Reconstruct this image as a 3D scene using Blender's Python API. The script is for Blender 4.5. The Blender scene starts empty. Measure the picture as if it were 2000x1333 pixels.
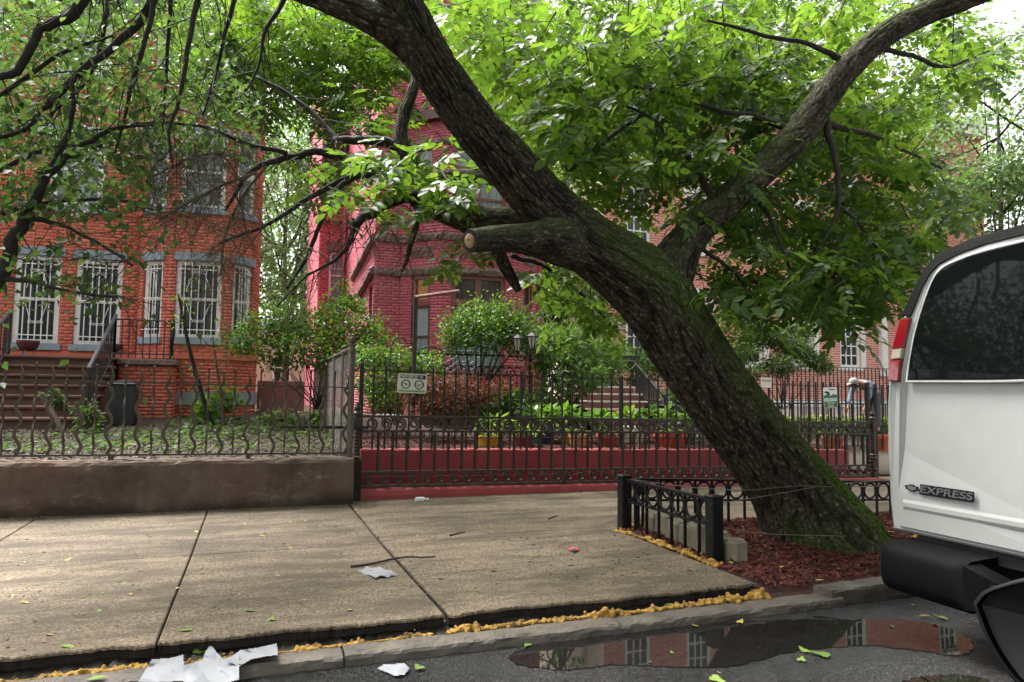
import bpy, math, random
import numpy as np
from mathutils import Matrix, Vector
random.seed(7)
RNG = np.random.default_rng(7)
SC = bpy.context.scene
COL = SC.collection
PI = math.pi

# ------------------------------------------------------------------ camera, sky, sun, exposure
FPX, CX, CY, EYE = 1385.0, 1000.0, 666.5, 1.45
def cam_axes(yaw, pitch, roll):
    cy, sy = math.cos(yaw), math.sin(yaw)
    f = np.array([sy*math.cos(pitch), cy*math.cos(pitch), math.sin(pitch)])
    rt = np.array([cy, -sy, 0.0]); up = np.cross(rt, f)
    c, s = math.cos(roll), math.sin(roll)
    return np.array([c*rt+s*up, -s*rt+c*up, f])
CAM = cam_axes(math.radians(20.0), math.radians(4.08), math.radians(0.75))
EYEP = np.array([0.0, 0.0, EYE])
cd = bpy.data.cameras.new('camera'); cam = bpy.data.objects.new('camera', cd); COL.objects.link(cam)
cd.sensor_width = 36.0; cd.lens = 36.0*FPX/2000.0; cd.clip_start = 0.05; cd.clip_end = 1500.0
mw = Matrix.Identity(4)
for i in range(3):
    mw[i][0] = CAM[0][i]; mw[i][1] = CAM[1][i]; mw[i][2] = -CAM[2][i]; mw[i][3] = EYEP[i]
cam.matrix_world = mw
SC.camera = cam

SUN_EL, SUN_AZ = math.radians(58), math.radians(-32)      # azimuth measured from +Y towards +X
world = bpy.data.worlds.new('World'); SC.world = world; world.use_nodes = True
wt = world.node_tree; wt.nodes.clear()
sky = wt.nodes.new('ShaderNodeTexSky'); sky.sky_type = 'NISHITA'; sky.sun_disc = False
sky.sun_elevation = SUN_EL; sky.sun_rotation = SUN_AZ
sky.air_density = 1.0; sky.dust_density = 6.0; sky.ozone_density = 0.4; sky.altitude = 0
hs = wt.nodes.new('ShaderNodeHueSaturation'); hs.inputs['Saturation'].default_value = 0.12; hs.inputs['Value'].default_value = 1.0
bg = wt.nodes.new('ShaderNodeBackground'); bg.inputs['Strength'].default_value = 0.15
wo = wt.nodes.new('ShaderNodeOutputWorld')
wt.links.new(sky.outputs[0], hs.inputs['Color']); wt.links.new(hs.outputs[0], bg.inputs['Color']); wt.links.new(bg.outputs[0], wo.inputs['Surface'])
sl = bpy.data.lights.new('sun', 'SUN'); so = bpy.data.objects.new('sun', sl); COL.objects.link(so)
sl.energy = 3.5; sl.angle = math.radians(28); sl.color = (1.0, 0.96, 0.9)
sd = Vector((math.sin(SUN_AZ)*math.cos(SUN_EL), math.cos(SUN_AZ)*math.cos(SUN_EL), math.sin(SUN_EL)))
so.rotation_euler = (-sd).to_track_quat('-Z', 'Y').to_euler(); so.location = sd*60
vs = SC.view_settings
vs.view_transform = 'Standard'; vs.look = 'None'; vs.gamma = 1.0; vs.use_curve_mapping = False
vs.exposure = 1.8
SC.render.film_transparent = False
try:
    SC.cycles.max_bounces = 8; SC.cycles.diffuse_bounces = 4; SC.cycles.transmission_bounces = 5; SC.cycles.transparent_max_bounces = 6
    SC.cycles.glossy_bounces = 3; SC.cycles.use_denoising = True
except Exception: pass

# ------------------------------------------------------------------ from a point of the survey picture to a point of the place
def ray(x, y):
    return CAM.T @ np.array([(x-CX)/FPX, -(y-CY)/FPX, 1.0])
def onY(x, y, Y): d = ray(x, y); return EYEP + d*(Y/d[1])
def onX(x, y, X): d = ray(x, y); return EYEP + d*(X/d[0])
def onZ(x, y, Z): d = ray(x, y); return EYEP + d*((Z-EYE)/d[2])
def proj(P):
    P = np.atleast_2d(np.asarray(P, float)); v = (P-EYEP) @ CAM.T
    w = np.maximum(v[:, 2], 1e-3)
    return np.stack([CX+FPX*v[:, 0]/w, CY-FPX*v[:, 1]/w, v[:, 2]], 1)

# ------------------------------------------------------------------ mesh helpers
def to_mesh(name, V, F, smooth=False):
    V = np.asarray(V, np.float32)
    me = bpy.data.meshes.new(name)
    if isinstance(F, np.ndarray):
        k = F.shape[1]; n = len(F)
        me.vertices.add(len(V)); me.vertices.foreach_set('co', V.ravel())
        me.loops.add(n*k); me.loops.foreach_set('vertex_index', F.astype(np.int32).ravel())
        me.polygons.add(n); me.polygons.foreach_set('loop_start', np.arange(0, n*k, k, dtype=np.int32))
        me.polygons.foreach_set('loop_total', np.full(n, k, np.int32))
        me.update(calc_edges=True); me.validate()
    else:
        me.from_pydata(V.tolist(), [], F); me.update()
    if smooth: me.polygons.foreach_set('use_smooth', np.ones(len(me.polygons), bool))
    return me
def obj(name, me, mat=None, parent=None, loc=None, rot=None, scale=None):
    o = bpy.data.objects.new(name, me); COL.objects.link(o)
    if mat is not None and me is not None and not me.materials:
        for m in (mat if isinstance(mat, (list, tuple)) else [mat]): me.materials.append(m)
    if parent is not None: o.parent = parent
    if loc is not None: o.location = loc
    if rot is not None: o.rotation_euler = rot
    if scale is not None: o.scale = scale
    return o
def tag(o, label=None, cat=None, group=None, kind=None):
    if label: o['label'] = label
    if cat: o['category'] = cat
    if group: o['group'] = group
    if kind: o['kind'] = kind
    return o
def thing(name, label, cat, loc=(0, 0, 0), rz=0.0, group=None):
    o = bpy.data.objects.new(name, None); COL.objects.link(o); o.location = loc; o.rotation_euler = (0, 0, rz)
    o.empty_display_size = 0.1
    return tag(o, label, cat, group)
def dup(o, parent=None):
    c = o.copy(); COL.objects.link(c)
    if parent is not None: c.parent = parent
    for ch in list(o.children): dup(ch, c)
    return c

class MB:
    def __init__(s): s.V = []; s.F = []; s.n = 0; s.mi = []; s.cm = 0
    def add(s, V, F):
        V = np.asarray(V, float); s.V.append(V)
        for f in F: s.F.append([i+s.n for i in f]); s.mi.append(s.cm)
        s.n += len(V); return s
    def box(s, x0, x1, y0, y1, z0, z1):
        V = [(x, y, z) for z in (z0, z1) for y in (y0, y1) for x in (x0, x1)]
        return s.add(V, [(0, 2, 3, 1), (4, 5, 7, 6), (0, 1, 5, 4), (2, 6, 7, 3), (0, 4, 6, 2), (1, 3, 7, 5)])
    def bbox(s, x0, x1, y0, y1, z0, z1, b=0.01):       # box with chamfered edges
        cx, cy, cz = (x0+x1)/2, (y0+y1)/2, (z0+z1)/2; hx, hy, hz = (x1-x0)/2, (y1-y0)/2, (z1-z0)/2
        b = min(b, hx*.9, hy*.9, hz*.9)
        prof = [(hz, b), (hz-b, 0), (-hz+b, 0), (-hz, b)]
        V = []; F = []
        for z, ins in prof:
            a, c = hx-ins, hy-ins; e = b if ins == 0 else b*.6
            for px, py in ((a, -c+e), (a, c-e), (a-e, c), (-a+e, c), (-a, c-e), (-a, -c+e), (-a+e, -c), (a-e, -c)):
                V.append((cx+px, cy+py, cz+z))
        for k in range(3):
            for i in range(8):
                j = (i+1) % 8; F.append((k*8+i, (k+1)*8+i, (k+1)*8+j, k*8+j))
        F.append(tuple(range(8))); F.append(tuple(reversed(range(24, 32))))
        return s.add(V, F)
    def obox(s, O, U, W, N, u0, u1, w0, w1, n0, n1):   # box in a frame O + u*U + w*W + n*N
        O, U, W, N = map(np.asarray, (O, U, W, N))
        V = [O+U*u+W*w+N*n for n in (n0, n1) for w in (w0, w1) for u in (u0, u1)]
        return s.add(V, [(0, 2, 3, 1), (4, 5, 7, 6), (0, 1, 5, 4), (2, 6, 7, 3), (0, 4, 6, 2), (1, 3, 7, 5)])
    def bar(s, A, B, w, h=None, up=(0, 0, 1)):         # rectangular bar from A to B
        A = np.asarray(A, float); B = np.asarray(B, float); h = h or w
        d = B-A; L = np.linalg.norm(d); d = d/L; up = np.asarray(up, float)
        if abs(d@up) > .98: up = np.array([0., 1., 0.]) if abs(d[1]) < .9 else np.array([1., 0., 0.])
        sx = np.cross(d, up); sx /= np.linalg.norm(sx); sz = np.cross(sx, d)
        return s.obox(A, d, sx, sz, 0, L, -w/2, w/2, -h/2, h/2)
    def tube(s, P, R, n=8, cap=True, closed=False):
        P = np.asarray(P, float); m = len(P); R = np.broadcast_to(np.asarray(R, float), (m,))
        T = np.gradient(P, axis=0) if not closed else (np.roll(P, -1, 0)-np.roll(P, 1, 0))
        T /= np.linalg.norm(T, axis=1)[:, None]+1e-12
        a = np.array([0., 0., 1.]) if abs(T[0][2]) < .9 else np.array([1., 0., 0.])
        u = np.cross(T[0], a); u /= np.linalg.norm(u); V = []
        th = np.arange(n)*2*PI/n
        for i in range(m):
            u = u - T[i]*(u@T[i]); u /= np.linalg.norm(u)+1e-12; w = np.cross(T[i], u)
            V.append(P[i]+R[i]*(np.cos(th)[:, None]*u+np.sin(th)[:, None]*w))
        F = []
        for i in range(m if closed else m-1):
            a0 = i*n; b0 = ((i+1) % m)*n
            for j in range(n):
                k = (j+1) % n; F.append((a0+j, a0+k, b0+k, b0+j))
        if cap and not closed:
            F.append(tuple(reversed(range(n)))); F.append(tuple((m-1)*n+j for j in range(n)))
        return s.add(np.concatenate(V), F)
    def lathe(s, prof, n=16, O=(0, 0, 0), cap=True, ax=(0, 0, 1)):
        O = np.asarray(O, float); V = []; F = []
        ax = np.asarray(ax, float); t = np.array([1., 0, 0]) if abs(ax[0]) < .9 else np.array([0, 1., 0])
        u = np.cross(ax, t); u /= np.linalg.norm(u); w = np.cross(ax, u)
        for r, z in prof:
            for j in range(n):
                V.append(O+ax*z+r*(math.cos(2*PI*j/n)*u+math.sin(2*PI*j/n)*w))
        for i in range(len(prof)-1):
            for j in range(n):
                k = (j+1) % n; F.append((i*n+j, i*n+k, (i+1)*n+k, (i+1)*n+j))
        if cap:
            F.append(tuple(reversed(range(n)))); F.append(tuple((len(prof)-1)*n+j for j in range(n)))
        return s.add(V, F)
    def prism(s, poly, D):                              # polygon (3-D points, one plane) pushed along D
        A = np.asarray(poly, float); n = len(A); D = np.asarray(D, float)
        F = [tuple(range(n)), tuple(reversed(range(n, 2*n)))]
        for i in range(n): j = (i+1) % n; F.append((i, i+n, j+n, j))
        return s.add(np.concatenate([A, A+D]), F)
    def quad(s, a, b, c, d): return s.add([a, b, c, d], [(0, 1, 2, 3)])
    def build(s, name, mat, parent=None, smooth=False, **k):
        if not s.V: s.add([(0, 0, -5), (0.001, 0, -5), (0, 0.001, -5)], [(0, 1, 2)])
        me = to_mesh(name, np.concatenate(s.V), s.F, smooth)
        o = obj(name, me, mat, parent, **k)
        if isinstance(mat, (list, tuple)): me.polygons.foreach_set('material_index', np.array(s.mi, np.int32))
        return o

def spline(P, n):
    P = np.asarray(P, float); m = len(P)
    if m == 2: t = np.linspace(0, 1, n)[:, None]; return P[0]*(1-t)+P[1]*t
    Q = np.concatenate([[2*P[0]-P[1]], P, [2*P[-1]-P[-2]]])
    t = np.linspace(0, m-1-1e-9, n); i = t.astype(int); f = (t-i)[:, None]
    a, b, c, d = Q[i], Q[i+1], Q[i+2], Q[i+3]
    return .5*(2*b+(c-a)*f+(2*a-5*b+4*c-d)*f**2+(3*b-a-3*c+d)*f**3)
def vnoise(u, v, pu, seed=0):                           # smooth value noise, period pu in u
    r = np.random.default_rng(seed); G = r.random((pu, 512))
    iu = np.floor(u).astype(int); iv = np.floor(v).astype(int); fu = u-iu; fv = v-iv
    fu = fu*fu*(3-2*fu); fv = fv*fv*(3-2*fv)
    a = G[iu % pu, iv % 512]; b = G[(iu+1) % pu, iv % 512]; c = G[iu % pu, (iv+1) % 512]; d = G[(iu+1) % pu, (iv+1) % 512]
    return (a*(1-fu)+b*fu)*(1-fv)+(c*(1-fu)+d*fu)*fv

# ------------------------------------------------------------------ materials
def lin(h):
    r = [int(h[i:i+2], 16)/255 for i in (0, 2, 4)]
    return tuple((c/12.92 if c <= .04045 else ((c+.055)/1.055)**2.4) for c in r)
class NT:
    def __init__(s, name):
        s.m = bpy.data.materials.new(name); s.m.use_nodes = True; s.t = s.m.node_tree; s.t.nodes.clear()
        s.out = s.n('ShaderNodeOutputMaterial')
    def n(s, typ, **k):
        x = s.t.nodes.new(typ)
        for a, b in k.items(): setattr(x, a, b)
        return x
    def l(s, a, b): s.t.links.new(a, b); return s
    def co(s, kind='Object'):
        return s.n('ShaderNodeTexCoord').outputs[kind]
    def mapn(s, src, scale=(1, 1, 1), rot=(0, 0, 0)):
        m = s.n('ShaderNodeMapping'); m.inputs['Scale'].default_value = scale; m.inputs['Rotation'].default_value = rot
        s.l(src, m.inputs[0]); return m.outputs[0]
    def noise(s, src, scale, detail=4, rough=.6, out='Fac'):
        x = s.n('ShaderNodeTexNoise'); x.inputs['Scale'].default_value = scale; x.inputs['Detail'].default_value = detail; x.inputs['Roughness'].default_value = rough
        s.l(src, x.inputs['Vector']); return x.outputs[out]
    def voro(s, src, scale, feature='F1', out='Distance'):
        x = s.n('ShaderNodeTexVoronoi', feature=feature); x.inputs['Scale'].default_value = scale; s.l(src, x.inputs['Vector']); return x.outputs[out]
    def ramp(s, fac, stops):
        x = s.n('ShaderNodeValToRGB'); e = x.color_ramp.elements
        while len(e) < len(stops): e.new(.5)
        for q, (p, c) in zip(e, stops): q.position = p; q.color = (*c, 1) if not isinstance(c, (int, float)) else (c, c, c, 1)
        s.l(fac, x.inputs[0]); return x.outputs[0]
    def mix(s, fac, a, b, blend='MIX'):
        x = s.n('ShaderNodeMix', data_type='RGBA', blend_type=blend)
        for v, k in ((fac, 0), (a, 6), (b, 7)):
            sock = x.inputs[k]
            if hasattr(v, 'is_output'): s.l(v, sock)
            elif isinstance(v, (int, float)): sock.default_value = v if k == 0 else (v, v, v, 1)
            else: sock.default_value = (*v, 1)
        return x.outputs[2]
    def math(s, op, a, b=None, clamp=False):
        x = s.n('ShaderNodeMath', operation=op, use_clamp=clamp)
        for v, sock in ((a, x.inputs[0]), (b, x.inputs[1])):
            if v is None: continue
            if hasattr(v, 'is_output'): s.l(v, sock)
            else: sock.default_value = v
        return x.outputs[0]
    def bump(s, h, strength=.3, dist=.01, normal=None):
        x = s.n('ShaderNodeBump'); x.inputs['Strength'].default_value = strength; x.inputs['Distance'].default_value = dist
        s.l(h, x.inputs['Height'])
        if normal is not None: s.l(normal, x.inputs['Normal'])
        return x.outputs[0]
    def pbr(s, col, rough=.7, metal=0.0, normal=None, spec=None, **k):
        p = s.n('ShaderNodeBsdfPrincipled')
        for v, nm in ((col, 'Base Color'), (rough, 'Roughness'), (metal, 'Metallic'), (spec, 'Specular IOR Level')):
            if v is None: continue
            if hasattr(v, 'is_output'): s.l(v, p.inputs[nm])
            else: p.inputs[nm].default_value = (*v, 1) if isinstance(v, tuple) else v
        for nm, v in k.items(): p.inputs[nm.replace('_', ' ')].default_value = v
        if normal is not None: s.l(normal, p.inputs['Normal'])
        s.l(p.outputs[0], s.out.inputs[0]); s.p = p
        return s.m
def sc(c, k): return tuple(max(0, min(1, x*k)) for x in c)
def plain(name, c, rough=.6, var=.25, vs=6.0, metal=0.0, bump=.15, bs=60.0, bd=.004, spec=None, isl=0.0):
    if isinstance(c, str): c = lin(c)
    t = NT(name); co = t.co(); n = t.noise(co, vs, 5)
    col = t.ramp(n, [(.3, sc(c, 1-var)), (.7, sc(c, 1+var))])
    if isl:
        g = t.n('ShaderNodeNewGeometry').outputs['Random Per Island']
        col = t.mix(1.0, col, t.ramp(g, [(0, sc((1, 1, 1), 1-isl)), (1, (1, 1, 1))]), 'MULTIPLY')
    nm = t.bump(t.noise(co, bs, 4), bump, bd) if bump else None
    rg = t.math('ADD', t.math('MULTIPLY', t.noise(co, vs*3, 3), .25), rough-.125)
    return t.pbr(col, rg, metal, nm, spec)
# ------------------------------------------------------------------ named materials
def m_asphalt():
    t = NT('wet_asphalt'); co = t.co()
    ag = t.voro(co, 120); fine = t.noise(co, 300, 3); big = t.noise(co, 1.1, 5)
    g = t.voro(co, 120, out='Color')
    col = t.mix(.6, t.ramp(g, [(.25, .004), (.6, .022), (.9, .19)]), t.ramp(big, [(.3, .008), (.75, .028)]))
    h = t.math('ADD', t.math('MULTIPLY', ag, -1.0), t.math('MULTIPLY', fine, .4))
    wet = t.noise(co, .6, 6, .6); rg = t.ramp(wet, [(.40, .14), (.58, .5)]); col = t.mix(t.ramp(wet, [(.40, .65), (.56, 0)]), col, (.006, .006, .006))
    return t.pbr(col, rg, 0, t.bump(h, 1.0, .010), .32)
def m_concrete():
    t = NT('sidewalk_concrete'); co = t.co(kind='Generated'); co = t.co()
    st = t.noise(co, .9, 6, .65); sp = t.voro(co, 95, out='Color'); fine = t.noise(co, 60, 5); sp2 = t.noise(co, 150, 3)
    base = t.ramp(st, [(.28, lin('4b4237')), (.5, lin('7a6c5b')), (.72, lin('968571'))])
    col = t.mix(.58, base, t.ramp(sp, [(.1, lin('3c3429')), (.5, lin('7c6d5a')), (.93, lin('b9a88f'))]))
    col = t.mix(t.ramp(sp2, [(.66, 0), (.72, .8)]), col, lin('bdb2a2'))
    col = t.mix(t.ramp(sp2, [(.26, .85), (.33, 0)]), col, lin('332d26'))
    sm = t.noise(t.mapn(co, (.8, 2.6, 1)), 1.7, 6, .7)
    col = t.mix(t.ramp(sm, [(.42, 0), (.60, .8)]), col, lin('51473a'))
    gm = t.noise(t.mapn(co, (2.2, 6, 1)), 5.0, 5, .75)
    col = t.mix(t.ramp(gm, [(.6, 0), (.7, .55)]), col, lin('4b4430'))
    oi = t.n('ShaderNodeObjectInfo').outputs['Random']; col = t.mix(1.0, col, t.ramp(oi, [(0, .58), (1, .80)]), 'MULTIPLY')
    gum = t.voro(co, 2.6); col = t.mix(t.ramp(gum, [(.035, .8), (.055, 0)]), col, lin('2b2722'))
    h = t.math('ADD', fine, t.math('MULTIPLY', sp2, .6))
    return t.pbr(col, .85, 0, t.bump(h, .35, .006), .3)
def m_stucco():
    t = NT('weathered_brown_stucco'); co = t.co()
    a = t.noise(co, 1.3, 7, .7); b = t.noise(t.mapn(co, (1, 1, 2.2)), 3.2, 8, .78); c = t.noise(co, 14, 6, .7)
    col = t.ramp(a, [(.3, lin('3d342d')), (.5, lin('5a4d44')), (.7, lin('6e6056'))])
    col = t.mix(t.ramp(t.noise(co, .7, 4), [(.52, 0), (.66, .4)]), col, lin('5a3230'))
    col = t.mix(t.ramp(b, [(.53, 0), (.66, .35), (.78, .65)]), col, lin('84766a'))
    col = t.mix(t.math('MULTIPLY', t.ramp(c, [(.54, 0), (.66, 1)]), t.ramp(b, [(.52, 0), (.66, .6)])), col, lin('a09078'))
    zc = t.n('ShaderNodeSeparateXYZ'); t.l(co, zc.inputs[0]); zz = t.math('ADD', zc.outputs[2], t.math('MULTIPLY', t.math('SUBTRACT', t.noise(co, 2.2, 5), .5), .5))
    col = t.mix(t.ramp(zz, [(.16, .75), (.30, 0)]), col, lin('2b231b'))
    return t.pbr(col, .9, 0, t.bump(t.math('ADD', c, t.math('MULTIPLY', b, 2)), .5, .012), .2)
def m_bark():
    t = NT('furrowed_bark'); co = t.co()
    ri = t.n('ShaderNodeAttribute', attribute_name='ridge').outputs['Fac']; mo = t.n('ShaderNodeAttribute', attribute_name='moss').outputs['Fac']
    uvl = t.n('ShaderNodeAttribute', attribute_name='along').outputs['Vector']
    n1 = t.noise(co, 26, 6, .7); n2 = t.noise(co, 7, 5, .65); n3 = t.noise(t.mapn(uvl, (1, .28, 1)), 55, 4, .7)
    col = t.ramp(n3, [(.3, lin('1e1c18')), (.5, lin('35312a')), (.72, lin('625c50'))])
    col = t.mix(t.ramp(ri, [(.25, .9), (.8, 0)]), col, lin('0e0b08'))
    col = t.mix(t.ramp(n2, [(.4, 0), (.7, .5)]), col, lin('2f2920'))
    fl = t.math('MULTIPLY', t.ramp(t.noise(t.mapn(uvl, (1, .32, 1)), 62, 3, .55), [(.58, 0), (.66, 1)]), ri)
    col = t.mix(t.math('MULTIPLY', fl, .55), col, lin('8f8774'))
    mm = t.math('MULTIPLY', mo, t.ramp(n1, [(.36, .15), (.56, 1)]), clamp=True)
    col = t.mix(mm, col, t.ramp(t.noise(co, 90, 4), [(.3, lin('1a240c')), (.5, lin('364b14')), (.68, lin('65871f'))]))
    h = t.math('ADD', n3, t.math('MULTIPLY', t.noise(co, 140, 4), .5))
    return t.pbr(col, .92, 0, t.bump(h, 1.0, .016), .15)
def m_leaf(name, c, tr, gl=.35, isl=.45, w=.5):
    t = NT(name); g = t.n('ShaderNodeNewGeometry').outputs['Random Per Island']
    oi = t.n('ShaderNodeObjectInfo').outputs['Random']
    g = t.math('FRACT', t.math('ADD', g, oi))
    c1 = t.ramp(g, [(0, sc(c, 1-isl)), (.6, c), (1, sc((c[0]*1.35, c[1]*1.1, c[2]), 1+isl*.7))])
    c2 = t.ramp(g, [(0, sc(tr, 1-isl*.6)), (.6, tr), (1, sc((tr[0]*1.35, tr[1]*1.05, tr[2]), 1+isl*.4))])
    t.pbr(c1, gl, 0, None, .28)
    tl = t.n('ShaderNodeBsdfTranslucent'); t.l(c2, tl.inputs[0])
    mx = t.n('ShaderNodeMixShader'); mx.inputs[0].default_value = w
    t.l(t.p.outputs[0], mx.inputs[1]); t.l(tl.outputs[0], mx.inputs[2]); t.l(mx.outputs[0], t.out.inputs[0])
    return t.m
def m_island(name, stops, rough=.85, bump=.3, bs=80):
    t = NT(name); g = t.n('ShaderNodeNewGeometry').outputs['Random Per Island']; oi = t.n('ShaderNodeObjectInfo').outputs['Random']
    g = t.math('FRACT', t.math('ADD', g, oi)); co = t.co()
    col = t.mix(.35, t.ramp(g, stops), t.ramp(t.noise(co, 40, 3), [(.3, stops[0][1]), (.7, stops[-1][1])]))
    return t.pbr(col, rough, 0, t.bump(t.noise(co, bs, 3), bump, .003), .3)
def m_brick(name, lo, mid, hi, grime=None, rough=.8):
    t = NT(name); co = t.co(); g = t.n('ShaderNodeNewGeometry').outputs['Random Per Island']; oi = t.n('ShaderNodeObjectInfo').outputs['Random']
    g = t.math('FRACT', t.math('ADD', g, oi))
    col = t.mix(.45, t.ramp(g, [(0, lin(lo)), (.5, lin(mid)), (1, lin(hi))]), t.ramp(t.noise(co, .8, 6, .7), [(.3, lin(lo)), (.5, lin(mid)), (.7, lin(hi))]))
    if grime: col = t.mix(t.ramp(t.noise(co, 2.3, 6, .75), [(.55, 0), (.72, .5)]), col, lin(grime))
    return t.pbr(col, rough, 0, t.bump(t.noise(co, 120, 4), .3, .004), .3)
def m_glass(name, c, rough=.05, spec=.35, n=.0):
    t = NT(name); co = t.co(); col = t.ramp(t.noise(t.mapn(co, (9, 1, 1.2)), 1.3, 4), [(.3, sc(lin(c), .6)), (.7, sc(lin(c), 1.3))])
    return t.pbr(col, rough, 0, t.bump(t.noise(co, 1.5, 1), .05, .02), spec)
M = {}
def mk():
    M['asphalt'] = m_asphalt(); M['concrete'] = m_concrete(); M['stucco'] = m_stucco(); M['bark'] = m_bark()
    t = NT('puddle_water'); co = t.co()
    M['puddle'] = t.pbr(sc((1, .95, .9), .010), .02, 0, t.bump(t.noise(co, 5, 2), .02, .01), .55)
    M['curb'] = plain('bluestone_curb', '544d45', .65, .45, 5.0, bump=.8, bs=32, bd=.012)
    M['gap'] = plain('dark_dirt', '2b251d', .95, .4, 12, bump=.6, bs=60, bd=.01)
    t = NT('aged_yellow_foam'); co = t.co(); M['foam'] = t.pbr(t.mix(t.ramp(t.noise(co, 6, 5, .7), [(.46, 0), (.62, .85)]), t.ramp(t.noise(co, 60, 3), [(.3, lin('82622c')), (.55, lin('a5803c')), (.75, lin('b89752'))]), lin('4f3a20')), .8, 0, t.bump(t.noise(co, 90, 4), .5, .006), .25)
    M['redpaint'] = plain('dark_red_paint', '8e3638', .65, .16, 2.5, bump=.25, bs=40, bd=.006)
    M['iron_brown'] = plain('brown_painted_iron', '30261e', .5, .3, 14, bump=.25, bs=160, bd=.002)
    M['iron_rust'] = plain('weathered_brown_iron', '41372f', .7, .3, 10, bump=.3, bs=150, bd=.003)
    M['iron_black'] = plain('black_iron', '191815', .5, .3, 14, bump=.2, bs=160, bd=.002)
    M['iron_guard'] = plain('black_cast_iron', '111214', .42, .25, 18, bump=.3, bs=140, bd=.002, spec=.3)
    M['galv'] = plain('grey_galvanised_steel', '574f48', .6, .3, 9, metal=.1, bump=.2, bs=90, bd=.002)
    M['b_orange'] = m_brick('orange_painted_brick', 'b05b4b', 'c46b57', 'd17d69', '85483c')
    M['mo_orange'] = plain('orange_painted_joint', 'a75947', .85, .2, 3, bump=.2)
    M['b_crimson'] = m_brick('crimson_painted_brick', 'a5525e', 'b75f6b', 'c5707b')
    M['mo_crimson'] = plain('crimson_painted_joint', '8a414b', .85, .15, 3, bump=.2)
    M['b_red'] = m_brick('red_brick', 'c06f60', 'd68170', 'e29786')
    M['mo_white'] = plain('pale_mortar', 'dccbc0', .9, .1, 3, bump=.2)
    M['bluegrey'] = plain('blue_grey_painted_stone', '8b97a0', .75, .15, 3, bump=.3, bs=30)
    M['white'] = plain('white_window_paint', 'e4e1dc', .5, .08, 4, bump=.08)
    M['bstone'] = plain('rough_brownstone', '7a645e', .9, .35, 7, bump=.9, bs=16, bd=.05)
    M['bpaint'] = plain('brown_window_paint', '7d5049', .55, .12, 3, bump=.08)
    M['bdark'] = plain('dark_brown_paint', '4a2c28', .5, .15, 3, bump=.08)
    M['step'] = plain('brownstone_step', '5d4237', .8, .3, 4, bump=.3, bs=30)
    M['step2'] = plain('reddish_brown_step', '7d5148', .75, .18, 3, bump=.2, bs=30)
    M['gdark'] = m_glass('dark_window_glass', '2a2f33'); M['gcurt'] = m_glass('glass_over_pale_curtain', '7c8a86', .12)
    M['ggrey'] = m_glass('glass_over_grey_blind', '8f959a', .12); M['gamber'] = plain('amber_stained_glass', 'b8741c', .25, .25, 6, bump=0)
    M['gbrown'] = m_glass('brown_transom_glass', '4a3a37', .1)
    M['leaf'] = m_leaf('ash_leaf', (.040, .086, .017), (.128, .245, .022), .36, .42, .50)
    M['leaf_yel'] = m_leaf('sunny_leaf', (.046, .105, .016), (.125, .245, .02), .45, .35, .55)
    M['leaf_small'] = m_leaf('small_dull_leaf', (.034, .066, .020), (.085, .165, .03), .5, .4, .5)
    M['leaf_bush'] = m_leaf('glossy_bush_leaf', (.035, .09, .018), (.10, .22, .025), .28, .45, .4)
    M['leaf_lush'] = m_leaf('bright_ground_leaf', (.07, .17, .02), (.18, .36, .03), .4, .35, .45)
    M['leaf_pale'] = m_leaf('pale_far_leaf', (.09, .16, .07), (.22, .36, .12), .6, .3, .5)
    M['leaf_red'] = m_leaf('bronze_maple_leaf', (.065, .022, .014), (.15, .05, .02), .5, .45, .45)
    M['twig'] = plain('dark_twig_bark', '211d18', .9, .35, 8, bump=.3, bs=90)
    M['twig_grey'] = plain('dead_grey_twig', '5b5142', .9, .3, 8, bump=.2, bs=90)
    M['mulch'] = m_island('red_wood_mulch', [(0, lin('260f0c')), (.4, lin('481c17')), (.8, lin('622b23')), (1, lin('8c5040'))])
    M['mulch_soil'] = plain('red_brown_mulch_bed', '35150f', .95, .4, 18, bump=.8, bs=60, bd=.02)
    M['litter'] = m_island('dry_leaf_litter', [(0, lin('1d1812')), (.45, lin('383023')), (.8, lin('544b3b')), (1, lin('8b806c'))])
    M['soil'] = plain('yard_soil', '352c21', .95, .4, 6, bump=.8, bs=40, bd=.03)
    M['fallen'] = m_island('fallen_leaf', [(0, lin('5d7a2c')), (.35, lin('8fa63c')), (.6, lin('b9bc55')), (.8, lin('c9a545')), (1, lin('7a6236'))], .6, .1)
    M['black_plastic'] = plain('black_plastic', '0d0e11', .5, .2, 8, bump=.12, bs=200, bd=.001, spec=.25)
    M['bin'] = plain('dark_bin_plastic', '22282b', .5, .25, 5, bump=.1)
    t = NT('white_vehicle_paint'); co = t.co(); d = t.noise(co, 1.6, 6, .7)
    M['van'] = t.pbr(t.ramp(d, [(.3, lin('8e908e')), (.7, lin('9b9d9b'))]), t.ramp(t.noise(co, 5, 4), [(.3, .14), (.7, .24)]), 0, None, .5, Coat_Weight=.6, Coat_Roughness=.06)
    t = NT('tinted_van_glass'); co = t.co()
    M['vglass'] = t.pbr((.003, .004, .004), .03, 0, t.bump(t.noise(co, 3, 1), .02, .01), .10)
    t = NT('tail_lamp_red'); M['tl_red'] = t.pbr(lin('6a0a14'), .14, 0, None, .5, Coat_Weight=.8)
    t = NT('tail_lamp_white'); M['tl_white'] = t.pbr(lin('857a6c'), .18, 0, None, .5, Coat_Weight=.8)
    M['trim'] = plain('matt_black_trim', '08090a', .7, .2, 8, bump=.1, bs=200, bd=.001, spec=.08)
    M['rubber'] = plain('tyre_rubber', '1b1b1b', .8, .2, 8, bump=.3, bs=60)
    M['steel'] = plain('grey_wheel_steel', '85878a', .4, .1, 5, metal=.8, bump=0)
    t = NT('mirror_silver'); M['mirror'] = t.pbr((.8, .8, .8), .02, 1.0)
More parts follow.
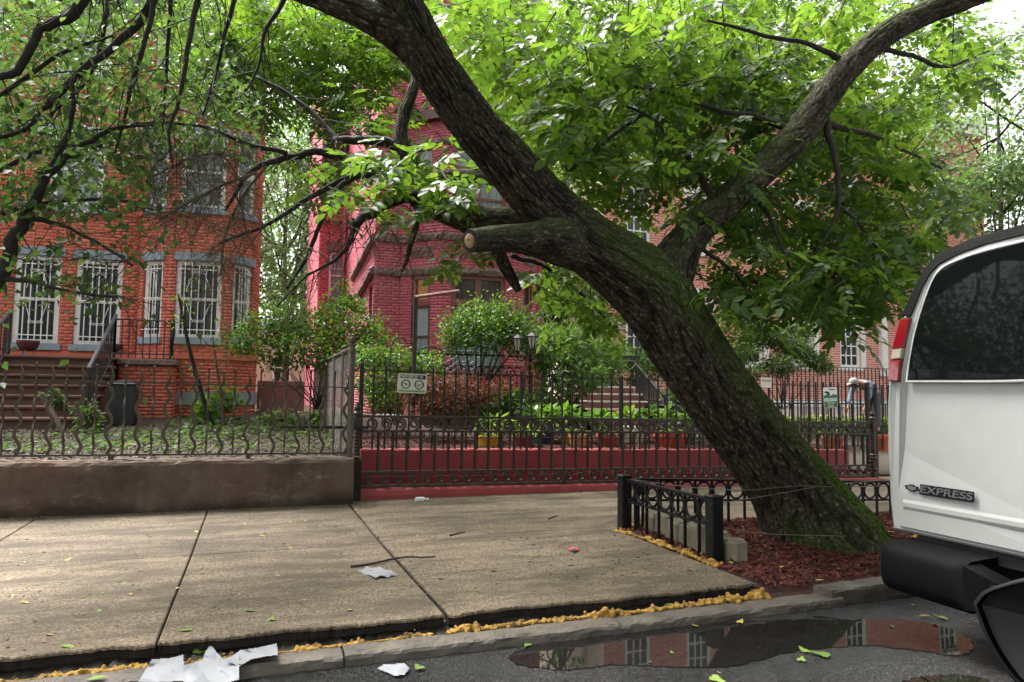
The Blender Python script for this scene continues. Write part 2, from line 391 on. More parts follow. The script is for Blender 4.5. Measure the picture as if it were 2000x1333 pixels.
    M['paper'] = plain('white_paper', '7f8186', .8, .10, 5, bump=.2, bs=30)
    M['granite'] = plain('grey_granite_sett', '7d7664', .85, .3, 8, bump=.5, bs=40, bd=.01)
    M['lamp_glass'] = plain('frosted_lantern_glass', 'cfc8bd', .3, .12, 9, bump=.1)
mk()

# ------------------------------------------------------------------ leaves, twigs and trunks
def leaflet(L, W, droop=.12, fold=.25):
    y = np.array([0, .36, .70]); w = np.array([0, .5, .36])*W
    V = [(0, 0, 0)]
    for a in (.33, .70): V.append((a*L, 0, -droop*L*a*a))
    V.append((L, 0, -droop*L))
    for sgn in (1, -1):
        for a, ww in ((.33, .5), (.70, .36)): V.append((a*L, sgn*ww*W, fold*ww*W-droop*L*a*a))
    F = [(0, 1, 4), (1, 2, 5), (1, 5, 4), (2, 3, 5), (0, 6, 1), (1, 6, 7), (1, 7, 2), (2, 7, 3)]
    return np.array(V, float), np.array(F)
def compound(pairs, L=.108, W=.058, seed=0):
    r = np.random.default_rng(seed); Vs = []; Fs = []; n = 0
    def put(V, F, at, ang, roll, s):
        nonlocal n
        c, q = math.cos(ang), math.sin(ang); V = V*s; cr, sr = math.cos(roll), math.sin(roll)
        y = V[:, 1]*cr-V[:, 2]*sr; z = V[:, 1]*sr+V[:, 2]*cr
        X = np.stack([V[:, 0]*c-y*q, V[:, 0]*q+y*c, z], 1)+at
        Vs.append(X); Fs.append(F+n); n += len(X)
    for i in range(pairs):
        x = .075+.06*i; zz = -.35*(x**2)
        for sgn in (1, -1): put(*leaflet(L, W), np.array([x, 0, zz]), sgn*r.uniform(.75, 1.05), r.uniform(-.5, .5), r.uniform(.8, 1.08))
    x = .075+.06*pairs
    put(*leaflet(L*1.1, W*1.1), np.array([x-.01, 0, -.35*x*x]), r.uniform(-.15, .15), r.uniform(-.3, .3), 1.0)
    Vs.append(np.array([(0, .0015, 0), (0, -.0015, 0), (x, -.001, -.35*x*x), (x, .001, -.35*x*x)])); Fs.append(np.array([(0, 1, 2), (0, 2, 3)])+n)
    return np.concatenate(Vs), np.concatenate(Fs)
def single(L, W):
    V = np.array([(0, 0, 0), (.45*L, .5*W, .12*W), (L, 0, -.15*L), (.45*L, -.5*W, .12*W)]); return V, np.array([(0, 1, 2), (0, 2, 3)])
def frames(X, Z):
    X = X/np.linalg.norm(X, axis=1)[:, None]; Y = np.cross(Z, X); Y /= np.linalg.norm(Y, axis=1)[:, None]+1e-9; Z = np.cross(X, Y)
    return np.stack([X, Y, Z], 2)                        # columns
def scatter(T, pos, R, s):                               # T = (V, F): one array mesh with len(pos) copies
    V, F = T; k = len(V); n = len(pos)
    A = np.einsum('nij,kj->nki', R*s[:, None, None], V)+pos[:, None, :]
    return A.reshape(-1, 3), (F[None]+(np.arange(n)*k)[:, None, None]).reshape(-1, F.shape[1])
def leaf_mesh(name, T, pos, R, s, mat, parent=None, kind='stuff'):
    V, F = scatter(T, pos, R, s); o = obj(name, to_mesh(name, V, F), mat, parent)
    if kind: o['kind'] = kind
    return o
def in_poly(poly, n, rng):
    P = np.asarray(poly, float); lo, hi = P.min(0), P.max(0); out = []
    while len(out) < n:
        q = rng.uniform(lo, hi, (n*3, 2)); x, y = q[:, 0], q[:, 1]; ins = np.zeros(len(q), bool); j = len(P)-1
        for i in range(len(P)):
            c = ((P[i, 1] > y) != (P[j, 1] > y)) & (x < (P[j, 0]-P[i, 0])*(y-P[i, 1])/(P[j, 1]-P[i, 1]+1e-9)+P[i, 0]); ins ^= c; j = i
        out.extend(q[ins].tolist())
    return np.array(out[:n])
def sprays(C, rng, mb, per=7, L=(.45, .8), drop=.35, lead=None):
    """twigs at the points C, each with leaves either side; returns leaf positions, axes, scales"""
    pos = []; X = []; Z = []
    for c in C:
        a = rng.uniform(0, 2*PI); d = np.array([math.cos(a), math.sin(a), -rng.uniform(-.15, drop*2)])
        if lead is not None: d += lead*rng.uniform(.2, .9)
        d /= np.linalg.norm(d); l = rng.uniform(*L); up = np.array([0, 0, 1.])
        side = np.cross(d, up); side /= np.linalg.norm(side)+1e-9
        P = np.array([c-d*l*.4+up*.06, c, c+d*l*.5-up*.05*l]); mb.tube(P, [.006, .004, .002], 4, cap=False)
        for k in range(per):
            t = k/(per-1); p = (1-t)*(1-t)*P[0]+2*t*(1-t)*P[1]+t*t*P[2]; sg = 1 if k % 2 else -1
            x = d*.55+side*sg*rng.uniform(.5, 1.0)+np.array([0, 0, -rng.uniform(.1, .6)])+rng.normal(0, .22, 3)
            if k == per-1: x = d+np.array([0, 0, -.3])+rng.normal(0, .15, 3)
            pos.append(p); X.append(x); Z.append(up+rng.normal(0, .42, 3))
    pos = np.array(pos); return pos, frames(np.array(X), np.array(Z)), rng.uniform(.75, 1.2, len(pos))
def bark_tube(P, R, n, step, amp, seed, moss=None, flare=None, cell=(.05, .16)):
    """limb as one dense mesh: furrows follow the limb; returns V, F and the attributes ridge, moss, along"""
    P = np.asarray(P, float); Q = spline(np.column_stack([P, R]), 400)
    seg = np.linalg.norm(np.diff(Q[:, :3], axis=0), axis=1); S = np.concatenate([[0], np.cumsum(seg)])
    m = max(4, int(S[-1]/step)); s = np.linspace(0, S[-1], m)
    C = np.stack([np.interp(s, S, Q[:, k]) for k in range(4)], 1); C, r = C[:, :3], C[:, 3]
    T = np.gradient(C, axis=0); T /= np.linalg.norm(T, axis=1)[:, None]
    u = np.array([1., 0, 0])-T[0]*T[0][0]; u /= np.linalg.norm(u); U = []
    for i in range(m):
        u = u-T[i]*(u@T[i]); u /= np.linalg.norm(u); U.append(u)
    U = np.array(U); W = np.cross(T, U); th = np.arange(n)*2*PI/n
    TH, SS = np.meshgrid(th, s); rm = float(np.mean(r))
    pu = max(5, int(round(2*PI*rm/cell[0]))); uu = TH/(2*PI)*pu; vv = SS/cell[1]
    wv = vnoise(uu*.5, vv*.8, max(3, pu//2), seed+5)
    a = vnoise(uu+wv*1.4, vv+wv*.6, pu, seed); b = vnoise(uu*2+wv*2, vv*2.1, pu*2, seed+1); c = vnoise(uu*.25, vv*.22, max(2, pu//4), seed+2)
    ridge = np.clip(np.abs(2*a-1)*2.6, 0, 1)*.7+np.clip(np.abs(2*b-1)*2.6, 0, 1)*.3
    fine = vnoise(uu*4, vv*5, pu*4, seed+3)
    rr = r[:, None]*(1+.10*(c-.5))+amp*(ridge-.6)+amp*.35*(fine-.5)
    if flare is not None: rr = rr+flare(TH, SS)
    dirs = np.cos(TH)[..., None]*U[:, None]+np.sin(TH)[..., None]*W[:, None]
    V = C[:, None]+rr[..., None]*dirs
    i = np.arange(m-1)[:, None]*n; j = np.arange(n)[None]; k = (j+1) % n
    F = np.stack([i+j, i+k, i+n+k, i+n+j], 2).reshape(-1, 4)
    ms = np.zeros_like(TH) if moss is None else moss(V, dirs, SS, c)
    along = np.stack([TH*rm, SS, np.zeros_like(TH)], 2).reshape(-1, 3)
    return V.reshape(-1, 3), F, ridge.ravel(), ms.ravel(), along, C, r
def bark_obj(name, parts, parent, cap_ends=()):
    V = []; F = []; A = [[], [], []]; n = 0
    for (v, f, ri, mo, al, *_ ) in parts:
        V.append(v); F.append(f+n); n += len(v); A[0].append(ri); A[1].append(mo); A[2].append(al)
    me = to_mesh(name, np.concatenate(V), np.concatenate(F), True)
    for nm, d in (('ridge', A[0]), ('moss', A[1])):
        a = me.attributes.new(nm, 'FLOAT', 'POINT'); a.data.foreach_set('value', np.concatenate(d).astype(np.float32))
    a = me.attributes.new('along', 'FLOAT_VECTOR', 'POINT'); a.data.foreach_set('vector', np.concatenate(A[2]).astype(np.float32).ravel())
    return obj(name, me, M['bark'], parent)
def pxpath(pts):                                          # (x, y, Y, half-width px) -> points and radii
    P = []; R = []
    for x, y, Y, h in pts:
        p = onY(x, y, Y); P.append(p); R.append(h*(CAM[2]@(p-EYEP))/FPX)
    return np.array(P), np.array(R)
def twiggery(mb, base, rng, n, L, r0, droop=.3, depth=1, sub=4, wig=.15, tips=None, spread=1.0, along=(.1, 1.)):
    """side twigs off a polyline, each with its own side twigs"""
    B = spline(base, 60)
    for _ in range(n):
        i = int(59*rng.uniform(*along)); p = B[i]; t = B[min(59, i+1)]-B[max(0, i-1)]; t /= np.linalg.norm(t)+1e-9
        d = t*rng.uniform(.2, .9)+rng.normal(0, .7, 3)*spread; d[2] -= droop; d /= np.linalg.norm(d)
        l = rng.uniform(*L); k = 5; Q = [p]
        for j in range(k):
            d = d+rng.normal(0, wig, 3); d[2] -= droop*.12; d /= np.linalg.norm(d); Q.append(Q[-1]+d*l/k)
        Q = np.array(Q); mb.tube(Q, np.linspace(r0, r0*.35, k+1), 4 if r0 > .004 else 3, cap=False)
        if tips is not None: tips.append((Q[-1], d.copy())); tips.append((Q[3], d.copy()))
        if depth > 0: twiggery(mb, Q, rng, sub, (L[0]*.4, L[1]*.5), r0*.55, droop*.8, depth-1, sub, wig, tips, spread, (.2, 1.))
# ------------------------------------------------------------------ ground, road, curb, sidewalk
ZR, ZC, ZS = 0.065, 0.12, 0.15
def sweep_x(prof, x0, x1, nx, amp, seed, zf=None, ends=True):
    """profile (Y, Z) carried along X with worn, uneven edges"""
    r = np.random.default_rng(seed); P = np.array(prof); k = len(P); V = []; F = []
    xs = np.linspace(x0, x1, nx+1); wob = r.normal(0, amp, (nx+1, k, 2)); wob = (wob+np.roll(wob, 1, 0)+np.roll(wob, 2, 0))/1.7
    for i, x in enumerate(xs):
        for j in range(k):
            V.append((x, P[j, 0]+wob[i, j, 0], P[j, 1]+wob[i, j, 1]+(zf(x) if zf else 0)))
    for i in range(nx):
        for j in range(k-1): F.append((i*k+j, (i+1)*k+j, (i+1)*k+j+1, i*k+j+1))
    if ends: F.append(tuple(range(k))); F.append(tuple(reversed(range(nx*k, nx*k+k))))
    return V, F
g = MB(); g.quad((-400, -400, -.06), (400, -400, -.06), (400, 500, -.06), (-400, 500, -.06))
tag(g.build('ground', M['soil']), kind='structure')
# road as a grid with a little unevenness
nx, ny = 90, 40; xs = np.linspace(-30, 60, nx+1); ys = np.linspace(-12, 3.76, ny+1)
XX, YY = np.meshgrid(xs, ys); ZZ = np.full_like(XX, ZR); V = np.stack([XX, YY, ZZ], 2).reshape(-1, 3)
i = np.arange(ny)[:, None]*(nx+1); j = np.arange(nx)[None]
F = np.stack([i+j, i+j+1, i+nx+2+j, i+nx+1+j], 2).reshape(-1, 4)
tag(obj('road', to_mesh('road', V, F), M['asphalt']), kind='structure')
def puddle(pts, z, seed):
    r = np.random.default_rng(seed); P = spline([onZ(x, y, z) for x, y in pts+[pts[0]]], 160)
    P[:, :2] += r.normal(0, .008, (160, 2)); P[:, 2] = z
    return MB().add(P[:-1], [tuple(range(159))])
tag(puddle([(1000, 1297), (1020, 1268), (1200, 1240), (1330, 1224), (1470, 1212), (1590, 1210), (1712, 1211), (1800, 1214), (1870, 1236), (1902, 1262), (1872, 1281), (1800, 1272), (1700, 1261), (1610, 1266), (1530, 1276), (1445, 1299), (1330, 1304), (1200, 1299), (1100, 1308)], ZR+.004, 3).build('puddle', M['puddle']), kind='structure')
tag(puddle([(1760, 1333), (1800, 1322), (1870, 1318), (1930, 1330), (1900, 1350), (1820, 1352)], ZR+.004, 4).build('puddle', M['puddle']), kind='structure')
curb = tag(thing('curb', None, None), kind='structure')
CP = [(3.715, -.05), (3.712, .03), (3.710, .07), (3.712, .098), (3.719, .112), (3.735, .119), (3.77, .121), (3.80, .120), (3.84, .12), (3.86, .118), (3.868, .10), (3.87, -.05)]
for n, (x0, x1, dz, dy, rot) in enumerate([(-14, -8.1, 0, 0, 0), (-8.09, -3.2, 0, 0, 0), (-3.19, .475, 0, 0, 0), (.487, 2.035, .002, 0, 0), (2.047, 3.80, 0, .0, .02), (3.825, 5.6, .05, .06, .05), (5.62, 8.2, .03, .28, .02), (8.22, 14, .02, .3, 0), (14.02, 40, .02, .3, 0)]):
    Vc, Fc = sweep_x(CP, 0, x1-x0, max(8, int((x1-x0)*34)), .0022, 20+n)
    o = MB().add(Vc, Fc).build('curb_stone', M['curb'], curb, smooth=False); o.location = (x0, dy, dz); o.rotation_euler = (0, 0, rot)
M['slab_edge'] = plain('slab_edge_gap_shade', '1b1611', .95, .5, 9, bump=.8, bs=40, bd=.015)  # near-black colour paints the shaded void under the slab lip
sw = tag(thing('sidewalk', None, None), kind='structure')
def slab(x0, x1, y0, y1, seed, z=ZS, rough=True, tilt=0.0, xf=0.0):
    r = np.random.default_rng(seed); k = 90
    fx = np.linspace(x0, x1+xf, k); fy = y0+(np.convolve(r.normal(0, .012, k+8), np.ones(9)/3.0, 'valid')+r.normal(0, .0022, k) if rough else 0)
    ring = [(a, b) for a, b in zip(fx, np.broadcast_to(fy, k))]+[(x1, y1), (x0, y1)]
    ring = np.array(ring); c = ring.mean(0); ins = ring+(np.sign(c-ring))*.007
    low = ring.copy(); low[:k, 1] += (np.convolve(np.abs(r.normal(.006, .014, k+6)), np.ones(7)/7, 'valid')+np.abs(r.normal(0, .0025, k)) if rough else 0)
    V = []; 
    for q, zz in ((low, z-.064), (low, z-.02), (ring, z-.019), (ring, z-.007), (ins, z)):
        for a, b in q: V.append((a, b, zz+tilt*(b-y0)))
    n = len(ring); F = []
    for a in range(4):
        for b in range(n): d = (b+1) % n; F.append((a*n+b, a*n+d, (a+1)*n+d, (a+1)*n+b))
    F.append(tuple(range(4*n, 5*n)))
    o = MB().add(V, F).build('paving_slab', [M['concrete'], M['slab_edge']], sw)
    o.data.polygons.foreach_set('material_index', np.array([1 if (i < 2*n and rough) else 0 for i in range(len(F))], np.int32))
J = [-12.6, -11.1, -9.55, -8.05, -6.52, -5.0, -3.47, -1.94, -.40, 1.08, 2.73]
for n in range(len(J)-1):
    w = .024 if abs(J[n]-1.08) < .01 else .009
    slab(J[n]+w/2, J[n+1]-(.014 if abs(J[n+1]-1.08) < .01 else .006), 3.975+.006*math.sin(n*2.1), 6.12, 40+n, z=.19, tilt=-.0186)
    slab(J[n]+w/2, J[n+1]-(.014 if abs(J[n+1]-1.08) < .01 else .006), 6.124, 8.75, 60+n, rough=False)
slab(2.735, 3.30, 3.985, 6.12, 80, xf=-.08, z=.19, tilt=-.0186); slab(2.735, 4.25, 6.124, 8.75, 81, rough=False)
JR = [4.26, 5.8, 7.32, 8.85, 10.4, 12, 13.6, 15.2, 17, 19, 22, 26, 32]
for n in range(len(JR)-1):
    slab(JR[n], JR[n+1]-.012, 6.22, 8.75 if JR[n] < 8.8 else 9.4, 90+n, rough=False)
    if JR[n] > 7.2: slab(JR[n], JR[n+1]-.012, 4.3, 6.216, 110+n, rough=False)
b = MB(); b.box(-14, 3.27, 4.02, 9.0, -.05, ZS-.03); b.box(3.27, 40, 6.23, 9.4, -.05, ZS-.035); b.box(7.34, 40, 4.32, 6.23, -.05, ZS-.035)
tag(b.build('sidewalk_bed', M['gap']), kind='structure')
# loose dirt in the gap between curb and slabs
V = []; n = 0; gx = np.linspace(-12, 3.4, 700); r = np.random.default_rng(5)
rows = np.stack([np.stack([gx+r.normal(0, .004, 700), np.full(700, y)+r.normal(0, .006, 700), z+r.normal(0, .008, 700)], 1) for y, z in ((3.83, .10), (3.88, .10), (3.94, .105), (4.03, .11))], 0)
i = np.arange(3)[:, None]*700; j = np.arange(699)[None]
tag(obj('gap_dirt', to_mesh('gap_dirt', rows.reshape(-1, 3), np.stack([i+j, i+j+1, i+700+j+1, i+700+j], 2).reshape(-1, 4)), M['gap']), kind='structure')

# yellow expanding foam squeezed along the slab edges
def foam(name, P, r0, seed, label, gaps=()):
    P = np.asarray(P, float); L = np.linalg.norm(np.diff(P, axis=0), axis=1).sum(); r = np.random.default_rng(seed); n = int(L/.0062); C = spline(P, n); m = MB()
    T = np.gradient(C, axis=0); T /= np.linalg.norm(T, axis=1)[:, None]; U = np.cross(T, (0, 0, 1.)); U /= np.linalg.norm(U, axis=1)[:, None]
    env = vnoise(np.zeros(n), np.arange(n)*.0062/.09, 1, seed)
    for i in range(n):
        k = .55+.75*env[i]
        for a_, b_ in gaps:
            if a_ < i/n < b_: k *= .38
        for _ in range(2):
            rr = r0*k*r.uniform(.2, .5); o = U[i]*r.normal(0, r0*.62*k)+np.array([0, 0, abs(r.normal(0, r0*.42*k))-.3*r0])+T[i]*r.normal(0, .006)
            ax = r.normal(0, 1, 3); ax /= np.linalg.norm(ax); m.lathe([(rr*math.sin(q), -rr*math.cos(q)) for q in (.5, 1.1, 1.7, 2.3, 2.75)], 7, C[i]+o, ax=ax)
    m.tube(C-[0, 0, r0*.2], r0*.35, 8)
    o = m.build('foam_raw', None); md = o.modifiers.new('r', 'REMESH'); md.mode = 'VOXEL'; md.voxel_size = .006; sm_ = o.modifiers.new('s', 'SMOOTH'); sm_.iterations = 2; sm_.factor = .5
    me = bpy.data.meshes.new_from_object(o.evaluated_get(bpy.context.evaluated_depsgraph_get())); bpy.data.objects.remove(o); me.name = name
    me.materials.clear(); me.polygons.foreach_set('use_smooth', np.ones(len(me.polygons), bool))
    return tag(obj(name, me, M['foam']), label, 'foam')
foam('foam_strip', [(.98, 3.90, .118), (.5, 3.89, .115), (-.1, 3.885, .112), (-.75, 3.89, .112), (-1.25, 3.89, .105)], .024, 11, 'thin dirty yellow foam strip under the left sidewalk slabs beside the curb', ((.12, .2), (.36, .42), (.8, .84)))
foam('foam_strip', [(1.06, 3.90, .12), (1.6, 3.895, .124), (2.2, 3.895, .126), (2.8, 3.91, .128), (3.12, 3.925, .128), (3.27, 3.98, .125)], .033, 12, 'thick bright yellow foam strip along the front edge of the corner slab')
foam('foam_strip', [(3.35, 4.60, .155), (3.345, 4.9, .165), (3.335, 5.3, .165), (3.325, 5.7, .16), (3.28, 6.08, .155)], .032, 13, 'yellow foam strip beside the low black tree guard')
foam('foam_strip', [(3.50, 6.14, .17), (3.60, 6.15, .20), (3.72, 6.16, .19)], .034, 14, 'small orange-yellow foam lump inside the far corner of the tree guard')

# ------------------------------------------------------------------ tree bed
def bed_z(x, y):
    d = np.hypot((x-4.8)/1.3, (y-5.35)/1.0); return ZS-.02+.07*np.exp(-d*d)+.025*np.sin(3*x+1)*np.sin(4*y)
nx, ny = 60, 44; xs = np.linspace(3.18, 7.36, nx+1); ys = np.linspace(3.9, 6.24, ny+1); XX, YY = np.meshgrid(xs, ys)
ZZ = bed_z(XX, YY); ZZ = np.where((YY < 4.05) | (XX < 3.32), np.minimum(ZZ, .11), ZZ)
i = np.arange(ny)[:, None]*(nx+1); j = np.arange(nx)[None]
tag(obj('tree_bed', to_mesh('tree_bed', np.stack([XX, YY, ZZ], 2).reshape(-1, 3), np.stack([i+j, i+j+1, i+nx+2+j, i+nx+1+j], 2).reshape(-1, 4), True), M['mulch_soil']), kind='structure')
def chips(name, n, box, zf, L, mat, seed, lift=.012, tilt=.35, label=None, curl=0):
    r = np.random.default_rng(seed); x = r.uniform(box[0], box[1], n); y = r.uniform(box[2], box[3], n); z = zf(x, y)+r.uniform(0, lift, n)
    a = r.uniform(0, 2*PI, n); X = np.stack([np.cos(a), np.sin(a), r.normal(0, tilt, n)], 1); Z = np.stack([r.normal(0, .5, n), r.normal(0, .5, n), np.ones(n)], 1)
    T = (np.array([(-.5, -.07, 0), (.0, -.10, .05), (.5, -.04, 0), (.5, .05, 0), (0, .09, .05), (-.5, .06, 0), (0, 0, -.08)]), np.array([(0, 1, 4), (0, 4, 5), (1, 2, 3), (1, 3, 4), (0, 6, 1), (1, 6, 2)]))
    return leaf_mesh(name, T, np.stack([x, y, z], 1), frames(X, Z), r.uniform(*L, n), mat)
chips('bark_mulch', 13000, (3.36, 7.3, 4.0, 6.2), bed_z, (.025, .085), M['mulch'], 31)

# ------------------------------------------------------------------ walls along the sidewalk
wz = lambda x: -.008*(x-1)
WP = [(8.29, 0), (8.285, .3), (8.28, .62), (8.30, .655), (8.34, .668), (8.50, .672), (8.54, .65), (8.55, 0)]
Vc, Fc = sweep_x(WP, -12, 1.12, 220, .006, 7, wz)
tag(MB().add(Vc, Fc).build('retaining_wall', M['stucco']), 'low brown stucco wall with peeling grey patches under the wavy fence', 'wall')
Vc, Fc = sweep_x([(8.56, 0), (8.555, .2), (8.565, .255), (8.60, .272), (8.80, .272), (8.82, 0)], 1.24, 9.35, 150, .003, 8, lambda x: -.012*(x-1.3))
tag(MB().add(Vc, Fc).build('low_wall', M['redpaint']), 'low red painted base carrying the brown scrollwork fence', 'wall')
Vc, Fc = sweep_x([(9.06, 0), (9.055, .3), (9.05, .36), (9.06, .38), (9.05, .40), (9.05, .69), (9.06, .70), (9.27, .70), (9.30, .68), (9.30, 0)], 1.30, 9.15, 150, .0035, 9, lambda x: -.0165*(x-1.36))
tag(MB().add(Vc, Fc).build('garden_wall', M['redpaint']), 'red painted garden wall behind the brown scrollwork fence', 'wall')
tag(MB().box(1.125, 1.235, 8.5, 8.9, 0, .62).build('dark_slot', M['gap']), 'narrow dark slot between the brown wall and the red wall', 'wall')  # dark box stands in for the dark slot between the walls
# yard and garden ground
def sheet(name, x0, x1, y0, y1, zf, mat, n=40):
    xs = np.linspace(x0, x1, n+1); ys = np.linspace(y0, y1, n+1); XX, YY = np.meshgrid(xs, ys); i = np.arange(n)[:, None]*(n+1); j = np.arange(n)[None]
    return tag(obj(name, to_mesh(name, np.stack([XX, YY, zf(XX, YY)], 2).reshape(-1, 3), np.stack([i+j, i+j+1, i+n+2+j, i+n+1+j], 2).reshape(-1, 4), True), mat), kind='structure')
yard_z = lambda x, y: .64+.035*(y-8.5)+.02*np.sin(2*x)*np.sin(1.7*y)
gard_z = lambda x, y: .685-.0165*(x-1.36)+.03*np.clip(y-9.3, 0, 6)
sheet('yard_ground', -14, 1.23, 8.52, 17, yard_z, M['soil'])
sheet('garden_ground', 1.235, 9.7, 9.28, 17, gard_z, M['mulch_soil'])
sheet('far_yard_ground', 9.7, 40, 8.9, 24, lambda x, y: .18+0*x+.02*(y-9), M['soil'])
chips('leaf_litter', 15000, (-6, 1.2, 8.55, 13.2), yard_z, (.03, .085), M['litter'], 32, lift=.02)
chips('garden_mulch', 7000, (1.3, 9.6, 9.3, 11.2), gard_z, (.03, .075), M['mulch'], 33)
chips('wall_foot_litter', 380, (-3, 1.2, 8.12, 8.28), lambda x, y: ZS+0*x, (.015, .05), M['litter'], 34, lift=.01)
chips('wall_foot_litter', 160, (1.3, 9, 8.42, 8.55), lambda x, y: ZS+0*x, (.015, .045), M['litter'], 35, lift=.008)
zsl = lambda x, y: .19-.0186*(np.clip(y, 3.97, 6.12)-3.975)
chips('joint_litter', 160, (1.05, 1.13, 4.0, 8.2), lambda x, y: zsl(x, y)-.004, (.012, .035), M['litter'], 36, lift=.006)
chips('sidewalk_crumbs', 260, (2.0, 3.2, 4.3, 6.0), lambda x, y: zsl(x, y)+.001, (.012, .045), M['litter'], 38, lift=.003, tilt=.05)
chips('sidewalk_crumbs', 900, (-2.2, 3.2, 4.05, 8.1), lambda x, y: zsl(x, y)+.001, (.008, .034), M['litter'], 37, lift=.003, tilt=.05)

# ------------------------------------------------------------------ wavy iron fence on the brown wall
f = thing('wavy_fence', 'brown wrought iron fence with alternating wavy bars on stucco wall', 'fence', (0, 0, 0))
def ribbon(P, w, t, N):                                   # flat bar along P, wide along N
    P = np.asarray(P, float); N = np.asarray(N, float); T = np.gradient(P, axis=0); T /= np.linalg.norm(T, axis=1)[:, None]
    S = np.cross(T, N); S /= np.linalg.norm(S, axis=1)[:, None]; Nn = np.cross(S, T)
    w = np.broadcast_to(w, (len(P),))[:, None]; t = np.broadcast_to(t, (len(P),))[:, None]
    V = np.stack([P-Nn*w/2-S*t/2, P+Nn*w/2-S*t/2, P+Nn*w/2+S*t/2, P-Nn*w/2+S*t/2], 1).reshape(-1, 3); F = []
    for i in range(len(P)-1):
        for j in range(4): k = (j+1) % 4; F.append((i*4+j, i*4+k, i*4+4+k, i*4+4+j))
    F += [(3, 2, 1, 0), tuple(len(V)-4+q for q in range(4))]
    return V, F
zz = np.linspace(0, .94, 46)
off = np.where(zz < .74, .026*np.sin((zz-.02)/.27*2*PI)*np.clip(zz/.06, 0, 1), .020*np.sin((zz-.74)/.20*PI*1.25)*1.0)
wd = np.where(zz < .78, .030, np.maximum(.006, .030*(1-(zz-.78)/.17))); P = np.stack([off, 0*zz, zz], 1)
wave = to_mesh('wavy_bar', *ribbon(P, .018, wd, (0, 1, 0)))
s0 = .1345; k0 = -26
for k in range(k0, 26):
    x = -2.20+s0*k
    if x > 1.06 or x < -5.2: continue
    obj('wavy_bar', wave, M['iron_rust'], f, (x, 8.42, .715+wz(x)), (0, 0, PI/2 if (k % 2) else 0))
m = MB(); m.bar((-5.3, 8.42, .77), (1.10, 8.42, .718), .03, .022); m.build('bottom_rail', M['iron_rust'], f)
m = MB(); m.bar((-5.3, 8.418, 1.53), (1.16, 8.418, 1.472), .034, .014); m.build('top_rail', M['iron_rust'], f)
for x in (-3.6, -1.36, -.02): MB().bbox(x-.025, x+.025, 8.40, 8.44, .64, .735).build('rail_foot', M['iron_rust'], f)
MB().bar((.30, 8.385, 1.02), (1.32, 8.60, 1.0), .012, .035).build('strap', M['iron_black'], f)
f['label'] = 'brown wrought iron fence with alternating wavy bars on stucco wall'

# chain-link side fence
c = thing('chain_link_fence', 'grey chain link fence running back between the two front yards', 'fence', (1.08, 8.42, .6))
A = np.array([0, 0, 0.]); B = np.array([.14, 7.5, .15]); zt = 1.39
m = MB(); m.lathe([(.036, 0), (.036, 1.28), (.042, 1.285), (.042, 1.32), (.034, 1.325), (.034, 1.36), (.045, 1.365), (.045, 1.385), (.02, 1.39), (.032, 1.405), (.04, 1.43), (.032, 1.455), (.012, 1.468)], 14); m.build('end_post', M['galv'], c)
for t in (.13, .30, .5, .7, .9):
    p = A+(B-A)*t; m = MB(); m.tube([p, p+[0, 0, zt-.05-.12*t]], .024, 8); m.lathe([(.036, zt-.1-.12*t), (.036, zt-.05-.12*t), (.02, zt-.03-.12*t)], 8, p); m.build('line_post', M['galv'], c)
m = MB(); m.tube([A+[0, 0, 1.335], B+[0, 0, 1.20]], .024, 8); m.build('top_rail', M['galv'], c)
m = MB(); H = 1.28; Ln = 7.3; st = .052
for k in range(int((Ln+H)/st)):
    a = k*st
    for s in (0, 1):
        y0, z0, y1, z1 = a, 0, a-H, H
        if y1 < 0: z1 = a; y1 = 0
        if y0 > Ln: z0 = y0-Ln; y0 = Ln
        if z1-z0 < .03: continue
        if s: z0, z1 = H-z0, H-z1
        m.tube([(y0*.0187, y0, z0+.02*y0/Ln), (y1*.0187, y1, z1)], .0012, 3, cap=False)
o = m.build('wire_mesh', M['galv'], c); o['kind'] = 'stuff'

# ------------------------------------------------------------------ brown scrollwork fence on the red base
FY = 8.68
f = thing('scroll_fence', 'brown iron fence with spiral scroll bands and twisted bars on red base', 'fence', (0, 0, 0))
fz = lambda x: -.0125*(x-1.3)
xa, xp, xq, xe = onY(706, 900, FY)[0], onY(1101, 880, FY)[0], onY(1407, 880, FY)[0], onY(1703, 880, FY)[0]
sp = (xq-xp)/14
nseg = 44; hh = .49
V = []; F = []
for i in range(nseg+1):
    a = i/nseg*2*PI*3.2; z = i/nseg*hh
    for q in range(4): V.append((.0215*math.cos(a+q*PI/2), .0215*math.sin(a+q*PI/2), z))
for i in range(nseg):
    for q in range(4): k = (q+1) % 4; F.append((i*4+q, i*4+k, i*4+4+k, i*4+4+q))
twist = to_mesh('twisted_bar', V, F)
def spiral(r0, r1, turns, w, th, a0=0, n=34):
    a = np.linspace(0, turns*2*PI, n); r = r0+(r1-r0)*np.linspace(0, 1, n)**.8
    return ribbon(np.stack([r*np.cos(a+a0), 0*a, r*np.sin(a+a0)], 1), w, th, (0, 1, 0))
b1 = spiral(.076, .022, 1.5, .028, .024, PI*1.55); b2 = spiral(.070, .022, 1.5, .028, .021, PI*.45)
top_scroll = to_mesh('top_scroll', *b1); low_scroll = to_mesh('low_scroll', *b2)
def xs_between(a, b): n = int(round((b-a)/sp)); return [a+(b-a)*(k+.5)/n for k in range(n)], [a+(b-a)*k/n for k in range(1, n)]
